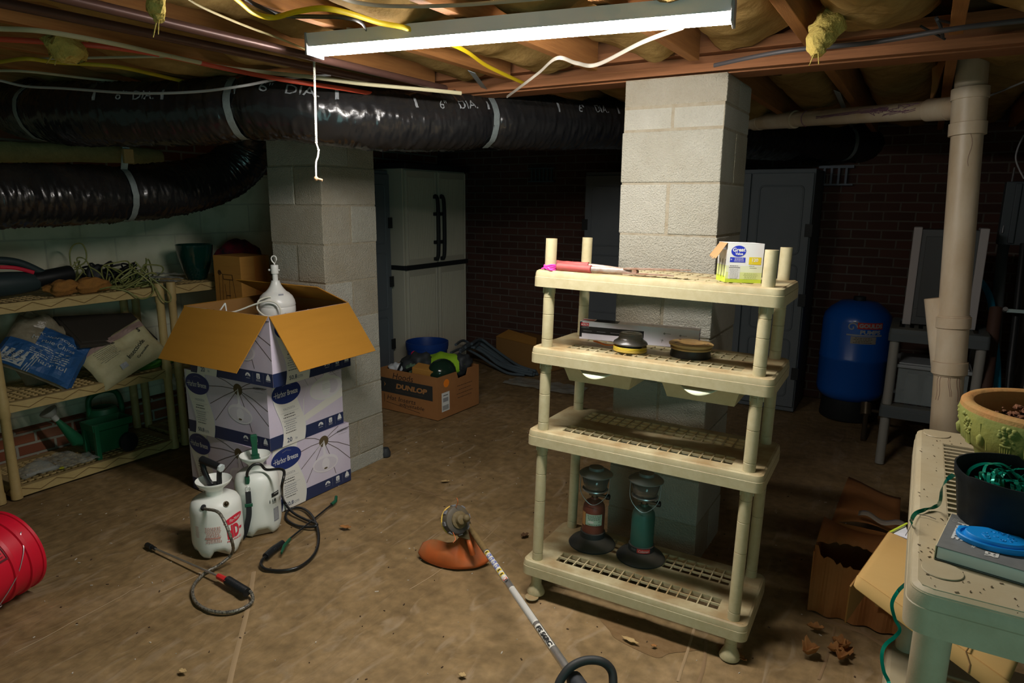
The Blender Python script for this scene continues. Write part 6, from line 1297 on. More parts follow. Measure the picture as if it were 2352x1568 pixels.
def grey_cab(lab, loc, rz, w=0.86, flip=False):
    t = thing('storage_cabinet', lab, 'cabinet', loc, (0, 0, rz))   # front faces local -y
    g = MB(); g.bb((-w / 2, 0, 0), (w / 2, 0.45, 1.78)); part('cabinet_body', g, m_gc, t, smooth=0, bevel=0.006, loc=(0, 0, 0))
    for s in (-1, 1):
        a, b = (s * 0.004, s * (w / 2 - 0.008)); x0_, x1_ = min(a, b), max(a, b)
        g = MB(); g.bb((x0_, -0.022, 0.04), (x1_, -0.002, 1.75)); d = part('door', g, m_gc, t, smooth=0, bevel=0.004, loc=(0, 0, 0))
        for z0, z1 in ((0.12, 0.55), (0.62, 1.10), (1.18, 1.66)):
            g = MB(); P = [(x, -0.024, z) for x, z in rrect(x0_ + 0.06, z0, x1_ - 0.06, z1, 0.03, 4)]; g.tube(P, 0.006, 6, closed=True); part('panel_bead', g, m_gc, d, loc=(0, 0, 0))
        for z in (0.30, 0.85, 1.35):
            g = MB(); g.box((s * (w / 2 - 0.012), -0.024, z), (0.05, 0.012, 0.09)); part('hinge', g, m_bk, t, smooth=0, bevel=0.002, loc=(0, 0, 0))
        g = MB(); g.box((s * 0.03, -0.028, 1.0), (0.02, 0.014, 0.12)); part('door_pull', g, m_bk, t, smooth=0, bevel=0.002, loc=(0, 0, 0))
grey_cab('tall blue grey plastic cabinet by the left wall, nearer than the cream one', (-3.91, 4.02, 0), PI / 2, 0.80)
grey_cab('tall blue grey plastic cabinet on the back wall, left behind the middle pillar', (-2.04, 5.26, 0), 0, 0.86)
grey_cab('tall blue grey plastic cabinet on the back wall, right behind the middle pillar', (-1.12, 5.24, 0), 0, 0.86)

# ---------------------------------------------------------------- boot carton with odds and ends
db = Vector((-2.816, 3.643, 0.000)); ang_d = 0.02
bt_ = thing('boot_carton', 'open brown carton with a black printed band, full of helmets and gloves', 'box', (db.x, db.y, 0), (0, 0, -0.03))
U, Wd, H = 0.545, 0.50, 0.315
g = MB(); k = 0.005
g.bb((-U, 0, 0), (0, k, H)); g.bb((-U, Wd - k, 0), (0, Wd, H)); g.bb((-U, k, 0), (-U + k, Wd - k, H)); g.bb((-U + k, k, 0), (-k, Wd - k, k))
g.prism([(k, 0), (Wd - k, 0), (Wd - k, H), (0.36, H), (0.34, H - 0.05), (0.24, H - 0.055), (0.22, H), (k, H)], (-k, 0, 0), (0, 1, 0), (0, 0, 1), k)
part('carton', g, M('brown carton', (0.36, 0.155, 0.05), 0.85, col2=(0.30, 0.125, 0.04), vs=5), bt_, smooth=0, loc=(0, 0, 0))
A = Art(plane_map((-U, 0, 0), (1, 0, 0), (0, 0, 1))); m_kb = M('worn black print', (0.03, 0.03, 0.028), 0.7); m_kt = M('kraft lettering', (0.40, 0.18, 0.06), 0.8); m_pen = M('marker pen', (0.04, 0.02, 0.015), 0.8)
A.rect(0.0, 0.135, U - 0.045, 0.245, m_kb, 1); A.text('DUNLOP', 0.30, 0.195, wd=0.30, h=0.040, m=m_kt, bold=0.05, shear=0.15); A.text('PROTECTIVE FOOTWEAR', 0.28, 0.158, wd=0.27, h=0.009, m=M('dark lettering', (0.10, 0.06, 0.04), 0.8)); A.poly([(0.03, 0.175), (0.05, 0.195), (0.03, 0.215), (0.04, 0.195)], m_kt, 2)
A.text('Hoods', 0.22, 0.270, wd=0.20, h=0.045, m=m_pen, shear=0.2, l=3); A.text('Hat Inserts', 0.20, 0.098, wd=0.28, h=0.035, m=m_pen, shear=0.2, l=3); A.text('adjustable', 0.30, 0.058, wd=0.24, h=0.034, m=m_pen, shear=0.2, l=3); A.line([(0.05, 0.06), (0.38, 0.026)], 0.003, m_pen, 2); A.line([(0.03, 0.12), (0.032, 0.055)], 0.004, m_pen, 2)
A.build('printed_panel', bt_)
A = Art(plane_map((0, 0, 0), (0, 1, 0), (0, 0, 1))); A.ell(0.10, 0.255, 0.032, 0.030, M('orange sticker', (0.95, 0.25, 0.02), 0.5), 1); A.rect(0.045, 0.05, 0.135, 0.19, m_paper, 1)
for k_ in range(9): A.rect(0.055 + 0.008 * k_, 0.06, 0.055 + 0.008 * k_ + 0.004, 0.095, m_ink, 2)
smallprint(A, 0.09, 0.165, 0.06, 1, 0.01, m_ink, 2, 0.7, 77); A.rect(0.06, 0.12, 0.12, 0.15, m_gp, 2); smallprint(A, 0.32, 0.20, 0.2, 4, 0.03, m_pen, 1, 0.12, 78)
A.build('printed_panel', bt_)
def inb(a, b, c): return WM[bt_.name] @ Vector((a, b, c))
P0_ = inb(-0.14, 0.30, 0.24)
t = thing('ear_defenders', 'dark face shield helmet sticking out of the boot carton at its right', 'helmet', tuple(inb(-0.12, 0.20, 0.20)))
g = MB(); g.sphere((0, 0, 0.10), 0.11, 20, sc=(0.9, 1.1, 0.9)); part('helmet_shell', g, M('dark green visor', (0.012, 0.03, 0.018), 0.15), t, loc=(0, 0, 0))
rag('hi_vis_cloth', 'bright lime green cloth heaped in the boot carton', 'cloth', tuple(inb(-0.22, 0.36, 0.225)), 0.155, (1.15, 0.9, 0.62), M('hi vis lime', (0.28, 0.52, 0.02), 0.8), 44, amp=0.22)
rag('safety_goggles', 'black goggles and straps at the left of the boot carton', 'goggles', tuple(inb(-0.36, 0.22, 0.22)), 0.12, (1.0, 0.9, 0.8), m_dark, 46)
g = MB(); a, b = inb(-0.50, 0.32, 0.37), inb(-0.36, 0.28, 0.315); g.tube([a, b], 0.022, 14); part('red_tube', g, M('hot pink tube', (0.62, 0.02, 0.08), 0.4), None, label='short bright red tube poking from the left of the boot carton', cat='tube')
g = MB(); g.box(inb(-0.21, 0.12, 0.28), (0.17, 0.10, 0.13), (0.15, 0.1, 0.2)); part('small_carton', g, m_card, None, smooth=0, bevel=0.002, label='small brown carton standing inside the boot carton', cat='box')
rag('white_wrapper', 'crumpled white plastic wrapper at the left edge of the boot carton', 'plastic bag', tuple(inb(-0.47, 0.10, 0.26)), 0.06, (1.1, 0.8, 0.7), M('white film', (0.55, 0.56, 0.58), 0.3), 48)
g = MB(); g.tube([inb(-0.42, 0.03, 0.27), inb(-0.38, 0.06, 0.37)], 0.008, 8); g.tube([inb(-0.41, 0.03, 0.275), inb(-0.30, 0.08, 0.33)], 0.010, 8); part('strap_end', g, m_black, None, label='black strap ends hanging over the front of the boot carton', cat='strap')
rag('black_glove', 'black glove on the right side of the boot carton', 'glove', tuple(inb(-0.10, 0.42, 0.24)), 0.10, (0.8, 0.9, 0.8), m_dark, 52)
rag('green_glove', 'small grey green glove between the goggles and the lime cloth', 'glove', tuple(inb(-0.34, 0.12, 0.27)), 0.05, (0.9, 0.8, 0.8), M('sage cloth', (0.10, 0.16, 0.10), 0.9), 53)
# blue tub behind
g = MB(); c = Vector((-3.866, 5.009, 0.000)); 
bc_ = thing('blue_bucket', 'round dark blue tub behind the boot carton', 'bucket', (-3.52, 4.42, 0))
g.lathe([(0.0, 0), (0.14, 0), (0.15, 0.01), (0.172, 0.30), (0.178, 0.30), (0.178, 0.325), (0.182, 0.325), (0.182, 0.365), (0.176, 0.366), (0.168, 0.33), (0.145, 0.02), (0, 0.015)], n=44); part('tub_body', g, M('deep blue plastic', (0.006, 0.045, 0.24), 0.45), bc_, loc=(0, 0, 0))
# coil of grey hose and the carton by the brick wall
co = thing('hose_coil', 'loose bundle of grey blue tubing on the floor by the cream cabinet', 'hose', (-3.35, 5.15, 0)); rr = random.Random(3)
kp = [Vector((-3.475, 4.887, 0.220)), Vector((-3.567, 5.167, 0.200)), Vector((-3.447, 5.211, 0.130)), Vector((-3.253, 5.177, 0.060)), Vector((-3.041, 5.100, 0.030)), Vector((-2.874, 5.104, 0.020))]
for k in range(11):
    g = MB(); P = []
    dx = rr.uniform(-0.05, 0.05)
    for q, p in enumerate(kp):
        sp_ = 0.35 + 0.65 * (1 - q / 5.0); P.append(p + Vector((dx + 0.02 * math.sin(k + q), (k - 5) * 0.030 * sp_, max(-p.z + 0.014, 0.016 * (k % 4) - 0.02 + rr.uniform(-0.01, 0.02)))))
    g.tube(catmull(P, 8), 0.0125, 8); part('hose_turn', g, M('grey blue tubing', (0.10, 0.13, 0.15), 0.3), co, world=True)
cf = thing('floor_carton', 'large brown carton with raised flap on the floor beside the bundle of tubing', 'box', (-3.02, 5.36, 0), (0, 0, -0.30))
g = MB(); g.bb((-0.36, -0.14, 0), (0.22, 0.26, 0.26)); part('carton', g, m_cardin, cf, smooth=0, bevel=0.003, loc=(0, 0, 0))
g = MB(); g.prism([(-0.36, 0.0), (0.20, 0.0), (0.10, 0.12), (-0.33, 0.16)], (0, -0.14, 0.262), (1, 0, 0), (0, 0.85, 0.35), 0.005); part('flap', g, m_card, cf, smooth=0, loc=(0, 0, 0))
g = MB(); g.grid(lambda i, j: (-2.95 + 0.7 * i, 4.72 + 0.25 * j, 0.012 + 0.025 * abs(noise.noise(Vector((i * 6, j * 3, 2))))), 30, 12); part('plastic_sheet', g, m_cpk, None, smooth=70, solid=0.001, label='thin clear plastic sheet lying in front of the hose coil', cat='plastic sheet')
g = MB(); g.lathe([(0, 0), (0.03, 0), (0.032, 0.02), (0.02, 0.05), (0, 0.05)], n=14); g.v = [v + Vector((-2.678, 2.936, 0.000)) for v in g.v]; part('door_stop', g, m_dark, None, label='small dark lump at the foot of the left pillar', cat='debris')

# ---------------------------------------------------------------- string trimmer
tr = thing('string_trimmer', 'orange guarded string trimmer with an aluminium shaft lying across the floor', 'string trimmer', (-1.492, 2.170, 0.000))
a, b = Vector((-1.635, 2.304, 0.115)), Vector((-0.647, 1.413, 0.300))
ext = b + (b - a) * 0.22
g = MB(); g.tube([a, ext], 0.0125, 20); part('shaft', g, m_alu, tr, world=True)
dt = (ext - a).normalized()
cv = (Vector((0, 0, 1.538)) - a.lerp(ext, 0.5)); cv = (cv - dt * cv.dot(dt)).normalized(); sv = dt.cross(cv)
def onsh(s, an, l=0.0006): return a + dt * s + (cv * math.cos(an) + sv * math.sin(an)) * (0.0125 + l)
LS = (b - a).length
# dirt coated upper shaft, decals
g = MB(); g.tube([a + dt * 0.0, a + dt * LS * 0.29], 0.0132, 20); part('grimy_sleeve', g, M('grimy olive paint', (0.22, 0.145, 0.05), 0.8, col2=(0.14, 0.09, 0.035), vs=30), tr, world=True)
A = Art(lambda u, v, l: onsh(u, -v / 0.0125, 0.0005 + l), 0.006); mw = M('decal white', (0.62, 0.60, 0.53), 0.5); my = M('decal yellow', (0.66, 0.47, 0.04), 0.5); mbl = M('decal blue', (0.12, 0.15, 0.42), 0.5); mrd = M('decal red', (0.6, 0.1, 0.06), 0.5)
u0, u1 = LS * 0.30, LS * 0.49
A.rect(u0, -0.011, u1 + 0.03, 0.011, mw, 0, 4, 6)
seq = [my, mbl, mbl, mbl, mbl, my, my]
for k_, c_ in enumerate(seq):
    uc = u0 + 0.016 + (u1 - u0) * k_ / 7.0
    A.rect(uc - 0.0105, -0.0095, uc + 0.0105, 0.0095, c_, 1, 1, 6)
    if c_ is my: A.rect(uc - 0.004, -0.005, uc + 0.005, 0.005, m_ink, 2, 1, 4)
    else: A.rect(uc - 0.005, -0.005, uc + 0.005, 0.004, mw, 2, 1, 4)
A.rect(u1 + 0.014, -0.008, u1 + 0.030, 0.008, mrd, 1, 1, 6); A.rect(u1 + 0.017, -0.005, u1 + 0.027, 0.005, mw, 2, 1, 4); A.rect(u1 + 0.040, -0.005, u1 + 0.048, 0.005, m_ink, 2, 1, 4)
u2, u3 = LS * 0.56, LS * 0.755
A.rect(u2, -0.012, u3, 0.012, mw, 0, 6, 6)
for k_ in range(8): A.line([(u2 + 0.005, -0.0095 + 0.0027 * k_), (u3 - 0.006, -0.0095 + 0.0027 * k_)], 0.0009, m_gp, 1)
A.rect(u3 + 0.018, -0.009, u3 + 0.155, 0.010, mw, 0, 4, 5); A.text('FS 56RC', u3 + 0.09, 0.0005, wd=0.120, h=0.0125, m=m_ink, bold=0.05, shear=0.15, l=7)
A.build('decals', tr, world=True)
# loop handle
lc = a + dt * (LS * 1.015)
g = MB(); rv = Vector((0.856, 0.517, 0)); tv = (Vector((0, 0, 1)) - dt * dt.z).normalized(); lv = dt.cross(tv)
PL = [Vector((-0.684, 1.369, 0.285)), Vector((-0.683, 1.388, 0.309)), Vector((-0.668, 1.416, 0.336)), Vector((-0.640, 1.448, 0.347)), Vector((-0.605, 1.468, 0.346)), Vector((-0.581, 1.478, 0.327)), Vector((-0.568, 1.468, 0.304)), Vector((-0.563, 1.441, 0.275)), Vector((-0.598, 1.378, 0.253))]
g.tube(catmull(PL, 8), 0.0115, 14); part('loop_handle', g, M('black grip rubber', (0.022, 0.023, 0.022), 0.6), tr, world=True)
g = MB(); g.tube([b - dt * 0.02, b + dt * 0.06], 0.022, 14); part('handle_clamp', g, m_dark, tr, world=True)
# gear head and spool
R_ = Vector((0.856, 0.517, 0)); Tw = Vector((0.517, -0.856, 0)); Uz = Vector((0, 0, 1))
nv = (R_ * 0.55 + Uz * 0.42 + Tw * 0.72).normalized(); Q = nv.to_track_quat('Z', 'Y').to_matrix(); hc = Vector((-1.544, 2.124, 0.221))
hc.z = max(hc.z, 0.075)
m_ol = M('olive grimy casting', (0.17, 0.12, 0.05), 0.7, col2=(0.10, 0.075, 0.035), vs=30, bump=0.3, bs=60)
def lath(nm, pr_, mt, off=0.0, sm=35):
    g = MB(); g.lathe(pr_, n=40, M=Q); g.v = [v + hc + nv * off for v in g.v]; return part(nm, g, mt, tr, world=True, smooth=sm)
lath('line_rim', [(0.0, -0.040), (0.056, -0.040), (0.063, -0.036), (0.064, -0.030), (0.058, -0.028), (0.0, -0.028)], M('yellow rim', (0.62, 0.40, 0.06), 0.5))
lath('spool_housing', [(0.0, -0.030), (0.060, -0.030), (0.062, -0.010), (0.056, 0.004), (0.040, 0.010), (0.0, 0.010)], M('scuffed charcoal', (0.05, 0.05, 0.052), 0.5, dust=(0.16, 0.115, 0.05), dustn=0.1))
for k_ in range(8):
    an = 2 * PI * k_ / 8; g = MB(); g.box((0.0615 * math.cos(an), 0.0615 * math.sin(an), -0.014), (0.006, 0.018, 0.022), (0, 0, an)); g.v = [Q @ v + hc for v in g.v]; part('spool_rib', g, M('grey rib', (0.16, 0.16, 0.17), 0.5), tr, world=True, smooth=0, bevel=0.001)
lath('gear_cap', [(0.0, 0.008), (0.036, 0.008), (0.036, 0.016), (0.024, 0.020), (0.020, 0.034), (0.012, 0.038), (0.0, 0.038)], m_ol)
g = MB(); g.tube([hc + nv * 0.020, (hc + nv * 0.02).lerp(a, 0.6) + nv * 0.004, a + dt * 0.05], [0.019, 0.021, 0.017], 16); g.sphere(hc + nv * 0.028 + R_ * 0.022 + Uz * 0.006, 0.016, 12); part('gear_head', g, m_ol, tr, world=True)
g = MB(); pb = hc + nv * 0.030 - R_ * 0.012; g.tube([pb, pb + nv * 0.012], 0.006, 10); part('head_bolt', g, m_steel, tr, world=True)
g = MB(); g.tube(catmull([hc - nv * 0.02 + Uz * 0.055, hc + Uz * 0.080, hc + Uz * 0.10 - R_ * 0.004], 5), 0.0014, 6); g.tube(catmull([hc - nv * 0.02 - Uz * 0.04 + R_ * -0.02, Vector((-1.484, 2.023, 0.199)), Vector((-1.479, 2.000, 0.192))], 5), 0.0014, 6); part('cutting_line', g, M('orange line', (0.75, 0.18, 0.06), 0.4), tr, world=True)
# guard: domed orange shell standing on its edge
outer = [Vector((-1.747, 2.105, 0.020)), Vector((-1.706, 2.087, 0.008)), Vector((-1.624, 2.083, 0.004)), Vector((-1.547, 2.102, 0.004)), Vector((-1.480, 2.152, 0.004)), Vector((-1.451, 2.204, 0.012)), Vector((-1.449, 2.228, 0.030))]
inner_ = [Vector((-1.742, 2.133, 0.055)), Vector((-1.675, 2.124, 0.095)), Vector((-1.585, 2.122, 0.105)), Vector((-1.565, 2.165, 0.120)), Vector((-1.603, 2.238, 0.135)), Vector((-1.555, 2.230, 0.135)), Vector((-1.443, 2.205, 0.055))]
O_, I_ = catmull(outer, 5), catmull(inner_, 5); m_or = M('faded orange guard', (0.62, 0.115, 0.02), 0.5, col2=(0.45, 0.11, 0.03), vs=14, dust=(0.24, 0.13, 0.05), dustn=0.12)
g = MB(); nO = len(O_) - 1; out_n = Vector((0.45, -0.75, 0.5)).normalized()
def gf(i, j):
    f = i * nO; k_ = min(int(f), nO - 1); t_ = f - k_; o_ = O_[k_].lerp(O_[k_ + 1], t_); n_ = I_[k_].lerp(I_[k_ + 1], t_)
    rb = 0.0015 * math.sin(i * 40) if j < 0.6 else 0
    return o_.lerp(n_, j) + out_n * (0.024 * math.sin(PI * min(1, j * 1.05)) ** 0.8 + rb) * (0.35 + 0.65 * math.sin(PI * i))
g.grid(gf, 40, 14); part('guard', g, m_or, tr, world=True, smooth=60, solid=0.004)
g = MB(); P_ = [Vector((-1.607, 2.263, 0.115)), Vector((-1.547, 2.192, 0.125)), Vector((-1.501, 2.145, 0.115)), Vector((-1.485, 2.147, 0.070))]
g.tube(catmull(P_, 6), [0.010 + 0.006 * (i / 18) for i in range(19)], 14, flat=0.7); part('guard_rib', g, m_or, tr, world=True)
g = MB(); sa_, sb_ = catmull([Vector((-1.644, 2.269, 0.140)), Vector((-1.595, 2.207, 0.134)), Vector((-1.569, 2.158, 0.122))], 8), catmull([Vector((-1.615, 2.276, 0.145)), Vector((-1.557, 2.213, 0.142)), Vector((-1.504, 2.156, 0.125))], 8)
g.grid(lambda i, j: sa_[min(int(round(j * 16)), 16)].lerp(sb_[min(int(round(j * 16)), 16)], i) + out_n * (0.010 + 0.012 * math.sin(PI * i)), 6, 16); part('guard_stem', g, m_ol, tr, world=True, smooth=60, solid=0.005)

# ---------------------------------------------------------------- dry leaves and scraps on the ground sheet
def leaf(px, L, W, rz, curl, lab, m=m_leaf):
    g = MB(); nu, nv_ = 8, 4; c = Vector(px)
    def f(i, j):
        u, v = i * 2 - 1, j * 2 - 1; w_ = (1 - abs(u) ** 1.6) * W / 2 * (1 + 0.25 * math.sin(u * 9))
        return Vector((u * L / 2, v * w_, 0.005 + curl * (v * v) * w_ * 2 + curl * 0.4 * L * u * u + 0.004 * noise.noise(Vector((u * 3, v * 3, L * 90)))))
    Rz = Matrix.Rotation(rz, 3, 'Z'); g.grid(lambda i, j: Rz @ f(i, j) + Vector((c.x, c.y, 0.0)), nu, nv_)
    part('dry_leaf', g, m, None, smooth=70, solid=0.0008, label=lab, cat='leaf')
leaf((-2.205, 2.120, 0.000), 0.062, 0.030, 0.3, 0.3, 'curled brown dry leaf on the floor right of the rubber hose')
leaf((-2.130, 2.810, 0.000), 0.055, 0.022, 0.7, 0.2, 'small brown leaf on the floor between trimmer and left pillar', m_leaf2)
leaf((-0.734, 2.046, 0.000), 0.070, 0.022, -0.1, 0.15, 'flat tan leaf on the damp patch under the cream shelving unit', m_leaf2)
leaf((-0.651, 2.061, 0.000), 0.022, 0.014, 0.5, 0.3, 'tiny orange leaf scrap near the tan leaf on the damp patch')
leaf((-0.377, 2.161, 0.000), 0.060, 0.022, -0.6, 0.3, 'orange brown leaf beside the front right foot of the shelving unit')
leaf((-0.174, 2.306, 0.000), 0.070, 0.060, 0.9, 0.8, 'crumpled brown leaf on the floor, left of the leaf pile')
leaf((-0.178, 2.466, -0.000), 0.060, 0.035, 0.2, 0.6, 'brown leaf on the floor by the torn carton, farther than the leaf pile')
for k_, (x, y, r_, c_) in enumerate(((1918, 1500, 0.3, 0.7), (1932, 1516, 1.2, 0.8), (1945, 1502, 2.0, 0.5), (1925, 1486, 2.6, 0.9), (1938, 1494, 0.9, 1.0))):
    leaf([(-0.100, 2.365, 0.000), (-0.078, 2.336, 0.000), (-0.065, 2.382, 0.000), (-0.095, 2.407, 0.000), (-0.076, 2.397, 0.000)][k_], 0.055, 0.04, r_, c_, ['leftmost leaf of the small brown pile near the torn carton', 'nearest leaf of the small brown pile near the torn carton', 'rightmost leaf of the small brown pile near the torn carton', 'farthest leaf of the small brown pile near the torn carton', 'upright curled leaf in the middle of the small brown pile'][k_], m_leaf)
leaf((-1.440, 2.509, 0.000), 0.05, 0.03, 1.3, 0.3, 'dark shrivelled leaf on the floor just left of the shelving unit', M('dark leaf', (0.10, 0.05, 0.02), 0.9))
leaf((-1.937, 1.110, -0.000), 0.035, 0.018, 0.2, 0.2, 'small tan leaf near the bottom left of the floor', m_leaf2)
leaf((-1.139, 1.583, 0.000), 0.03, 0.02, 0.2, 0.2, 'small tan leaf at the bottom of the floor left of the trimmer', m_leaf2)
rs = random.Random(17)
scr = []
m_scrap = M('pale scrap', (0.55, 0.50, 0.42), 0.7)
g = MB()
for k_ in range(260):
    x, y = rs.uniform(-4.2, 0.6), rs.uniform(0.9, 3.8); s_ = rs.uniform(0.0012, 0.004)
    g.box((x, y, floor_z(x, y) + 0.0012), (s_ * rs.uniform(1, 4), s_, 0.002), (0, 0, rs.uniform(0, 3)))
part('floor_grit', g, m_scrap, floor, smooth=0, kind='stuff')
g = MB()
for k_ in range(260):
    x, y = rs.uniform(-4.2, 0.6), rs.uniform(0.9, 3.8); s_ = rs.uniform(0.002, 0.005)
    g.box((x, y, floor_z(x, y) + 0.0015), (s_ * rs.uniform(1, 3), s_, 0.003), (0, 0, rs.uniform(0, 3)))
part('floor_crumbs', g, M('dark crumb', (0.07, 0.04, 0.02), 0.9), floor, smooth=0, kind='stuff')
# ---------------------------------------------------------------- near beige shelf at the right
m_nres = M('beige resin', (0.44, 0.385, 0.26), 0.5, col2=(0.37, 0.315, 0.20), vs=20, bump=0.05, bs=300, dust=(0.36, 0.29, 0.17), dustn=-0.05)
ns = thing('side_shelf', 'beige slatted plastic shelf in the right foreground with pots and a book', 'shelf', (0.28, 1.665, 0))
def nat(x, y, z): return (x - 0.28, y - 1.665, z)
X0, X1, Y0, Y1 = 0.042, 0.52, 1.190, 2.145
for z in (0.925, 0.27):
    g = tier_mesh(X0 - 0.28, Y0 - 1.665, X1 - 0.28, Y1 - 1.665, 0.078, [(-0.176, -0.310, 0.176, 0.350, 1, 24)], barw=0.0095, r=0.035, round_=0.016)
    g.v = [v + Vector((0, 0, z)) for v in g.v]; part('shelf_tier', g, m_nres, ns, smooth=35, loc=(0, 0, 0))
for x in (0.092, 0.470):
    for y in (1.275, 2.088):
        g = MB(); cx, cy, _ = nat(x, y, 0)
        g.lathe([(0.034, 0.0), (0.034, 0.02), (0.0295, 0.03), (0.0295, 0.35), (0.028, 0.353), (0.0295, 0.356), (0.0295, 0.66), (0.028, 0.663), (0.0295, 0.666), (0.0295, 0.915)], (cx, cy, 0), 32); part('post', g, m_nres, ns, loc=(0, 0, 0))
        g = MB(); g.lathe([(0.0, 0.9255), (0.0305, 0.9255), (0.0315, 0.926), (0.0305, 0.9275), (0.0, 0.928)], (cx, cy, 0), 32); part('post_cap', g, m_nres, ns, loc=(0, 0, 0))
rs = random.Random(5); g = MB()
for k in range(150):
    x = rs.uniform(X0 + 0.012, 0.5); y = rs.choice([rs.uniform(Y0 + 0.02, 1.36), rs.uniform(Y0, Y1)])
    if x > 0.15 and y > 1.32: x = rs.uniform(X0 + 0.012, 0.14)
    s_ = rs.uniform(0.0008, 0.0022); px, py, _ = nat(x, y, 0); g.box((px, py, 0.9263), (s_ * rs.uniform(1, 3.5), s_, 0.0008), (0, 0, rs.uniform(0, 3)))
part('dirt_specks', g, M('dark dirt', (0.07, 0.045, 0.02), 0.9), ns, smooth=0, kind='stuff', loc=(0, 0, 0))
ZS = 0.926
# terracotta pot
pt = thing('garden_pot', 'large olive green terracotta pot with moulded flower relief on its rim band', 'pot', (0.272, 1.73, ZS))
m_pot = M('olive painted terracotta', (0.27, 0.26, 0.05), 0.7, col2=(0.17, 0.22, 0.06), vs=9, bump=0.25, bs=60); m_ter = M('terracotta', (0.42, 0.17, 0.045), 0.8, col2=(0.34, 0.22, 0.07), vs=14, bump=0.3, bs=70)
g = MB(); g.lathe([(0.0, 0), (0.098, 0), (0.102, 0.005), (0.128, 0.098), (0.132, 0.102), (0.142, 0.107), (0.154, 0.118), (0.160, 0.150), (0.163, 0.182), (0.161, 0.190)], n=64, caps=False); part('pot_body', g, m_pot, pt, loc=(0, 0, 0))
g = MB(); g.lathe([(0.162, 0.186), (0.161, 0.195), (0.155, 0.200), (0.144, 0.200), (0.138, 0.196), (0.133, 0.15), (0.10, 0.02), (0.0, 0.02)], n=64, caps=False); part('pot_rim', g, m_ter, pt, loc=(0, 0, 0))
g = MB(); rs = random.Random(8)
def onp(a, z, l=0.0): return Vector(((0.152 + (z - 0.118) * 0.155 + l) * math.cos(a), (0.152 + (z - 0.118) * 0.155 + l) * math.sin(a), z))
for q in range(9):
    a0 = PI + 0.15 + 0.30 * q * 1.0 - 0.35; 
    if q % 2 == 0:   # plant in a small pot
        for k in range(26):
            aa, zz = a0 + rs.uniform(-0.09, 0.09), rs.uniform(0.143, 0.178); g.sphere(onp(aa, zz), rs.uniform(0.0035, 0.007), 8, sc=(1, 1, 0.9))
        for k in range(5): g.tube([onp(a0 - 0.05 + 0.025 * k, 0.116, 0.001), onp(a0 - 0.06 + 0.030 * k, 0.138, 0.001)], 0.0025, 6)
        g.tube([onp(a0 - 0.065 + 0.0163 * k, 0.140, 0.002) for k in range(9)], 0.0032, 6); g.tube([onp(a0 - 0.05 + 0.0125 * k, 0.116, 0.001) for k in range(9)], 0.0026, 6)
    else:            # trowel and fork
        g.tube([onp(a0 - 0.04, 0.172), onp(a0 - 0.04, 0.148)], 0.0032, 8); g.tube([onp(a0 - 0.04, 0.150), onp(a0 - 0.04, 0.142), onp(a0 - 0.04, 0.126), onp(a0 - 0.04, 0.118)], [0.002, 0.0095, 0.0085, 0.001], 8)
        g.tube([onp(a0 + 0.05, 0.118), onp(a0 + 0.05, 0.150)], 0.0028, 8)
        for k in range(3): g.tube([onp(a0 + 0.022 + 0.028 * k, 0.150), onp(a0 + 0.022 + 0.028 * k, 0.172)], 0.0018, 6)
        g.tube([onp(a0 + 0.022 + 0.014 * k, 0.151) for k in range(5)], 0.0022, 6)
part('rim_relief', g, m_pot, pt, loc=(0, 0, 0), smooth=60)
g = MB(); g.grid(lambda i, j: ((i * 2 - 1) * 0.13 * math.sqrt(max(0.0, 1 - 0.5 * (j * 2 - 1) ** 2)), (j * 2 - 1) * 0.13 * math.sqrt(max(0.0, 1 - 0.5 * (i * 2 - 1) ** 2)), 0.150 + 0.012 * noise.noise(Vector((i * 9, j * 9, 1)))), 24, 24)
part('potting_soil', g, M('dark soil', (0.045, 0.026, 0.014), 1.0, col2=(0.02, 0.012, 0.008), vs=60, bump=1, bs=120), pt, loc=(0, 0, 0), smooth=0)
g = MB()
for k in range(110):
    a = rs.uniform(0, 2 * PI); r_ = 0.105 * math.sqrt(rs.random()); g.sphere((r_ * math.cos(a) + 0.01, r_ * math.sin(a), 0.160 + rs.uniform(0, 0.018)), rs.uniform(0.003, 0.008), 10, nz=(0.8, 2.0), sc=(rs.uniform(.6, 1.4), rs.uniform(.6, 1.4), rs.uniform(.4, .9)))
part('bark_chips', g, M('bark chips', (0.22, 0.09, 0.04), 0.9, col2=(0.12, 0.05, 0.025), vs=60), pt, loc=(0, 0, 0), smooth=0, kind='stuff')
g = MB(); g.tube(catmull([(-0.02, 0.02, 0.185), (0.02, -0.02, 0.168), (0.07, -0.03, 0.158)], 5), 0.004, 8); part('dry_stalk', g, M('dry stalk', (0.55, 0.42, 0.27), 0.7), pt, loc=(0, 0, 0))
# black nursery pot with ribbon
bp_ = thing('nursery_pot', 'black plastic nursery pot holding shiny green ribbon, before the olive pot', 'pot', (0.205, 1.485, ZS))
g = MB()
g.lathe([(0.0, 0), (0.084, 0), (0.086, 0.004), (0.101, 0.105), (0.104, 0.109), (0.1055, 0.128), (0.1025, 0.128), (0.099, 0.108), (0.083, 0.006), (0, 0.006)], n=56, rf=lambda i, a, r, z: (r * (1 - (0.06 * math.exp(-((a - 3.6) / 0.16) ** 2) if z > 0.1 else 0)), z - (0.008 * math.exp(-((a - 3.6) / 0.2) ** 2) if z > 0.1 else 0)))
part('pot_body', g, M('black nursery plastic', (0.006, 0.008, 0.010), 0.6, col2=(0.012, 0.015, 0.017), vs=40, spec=0.2), bp_, loc=(0, 0, 0))
m_rib = M('green satin ribbon', (0.0, 0.20, 0.13), 0.2, 0.4); g = MB(); rs = random.Random(12)
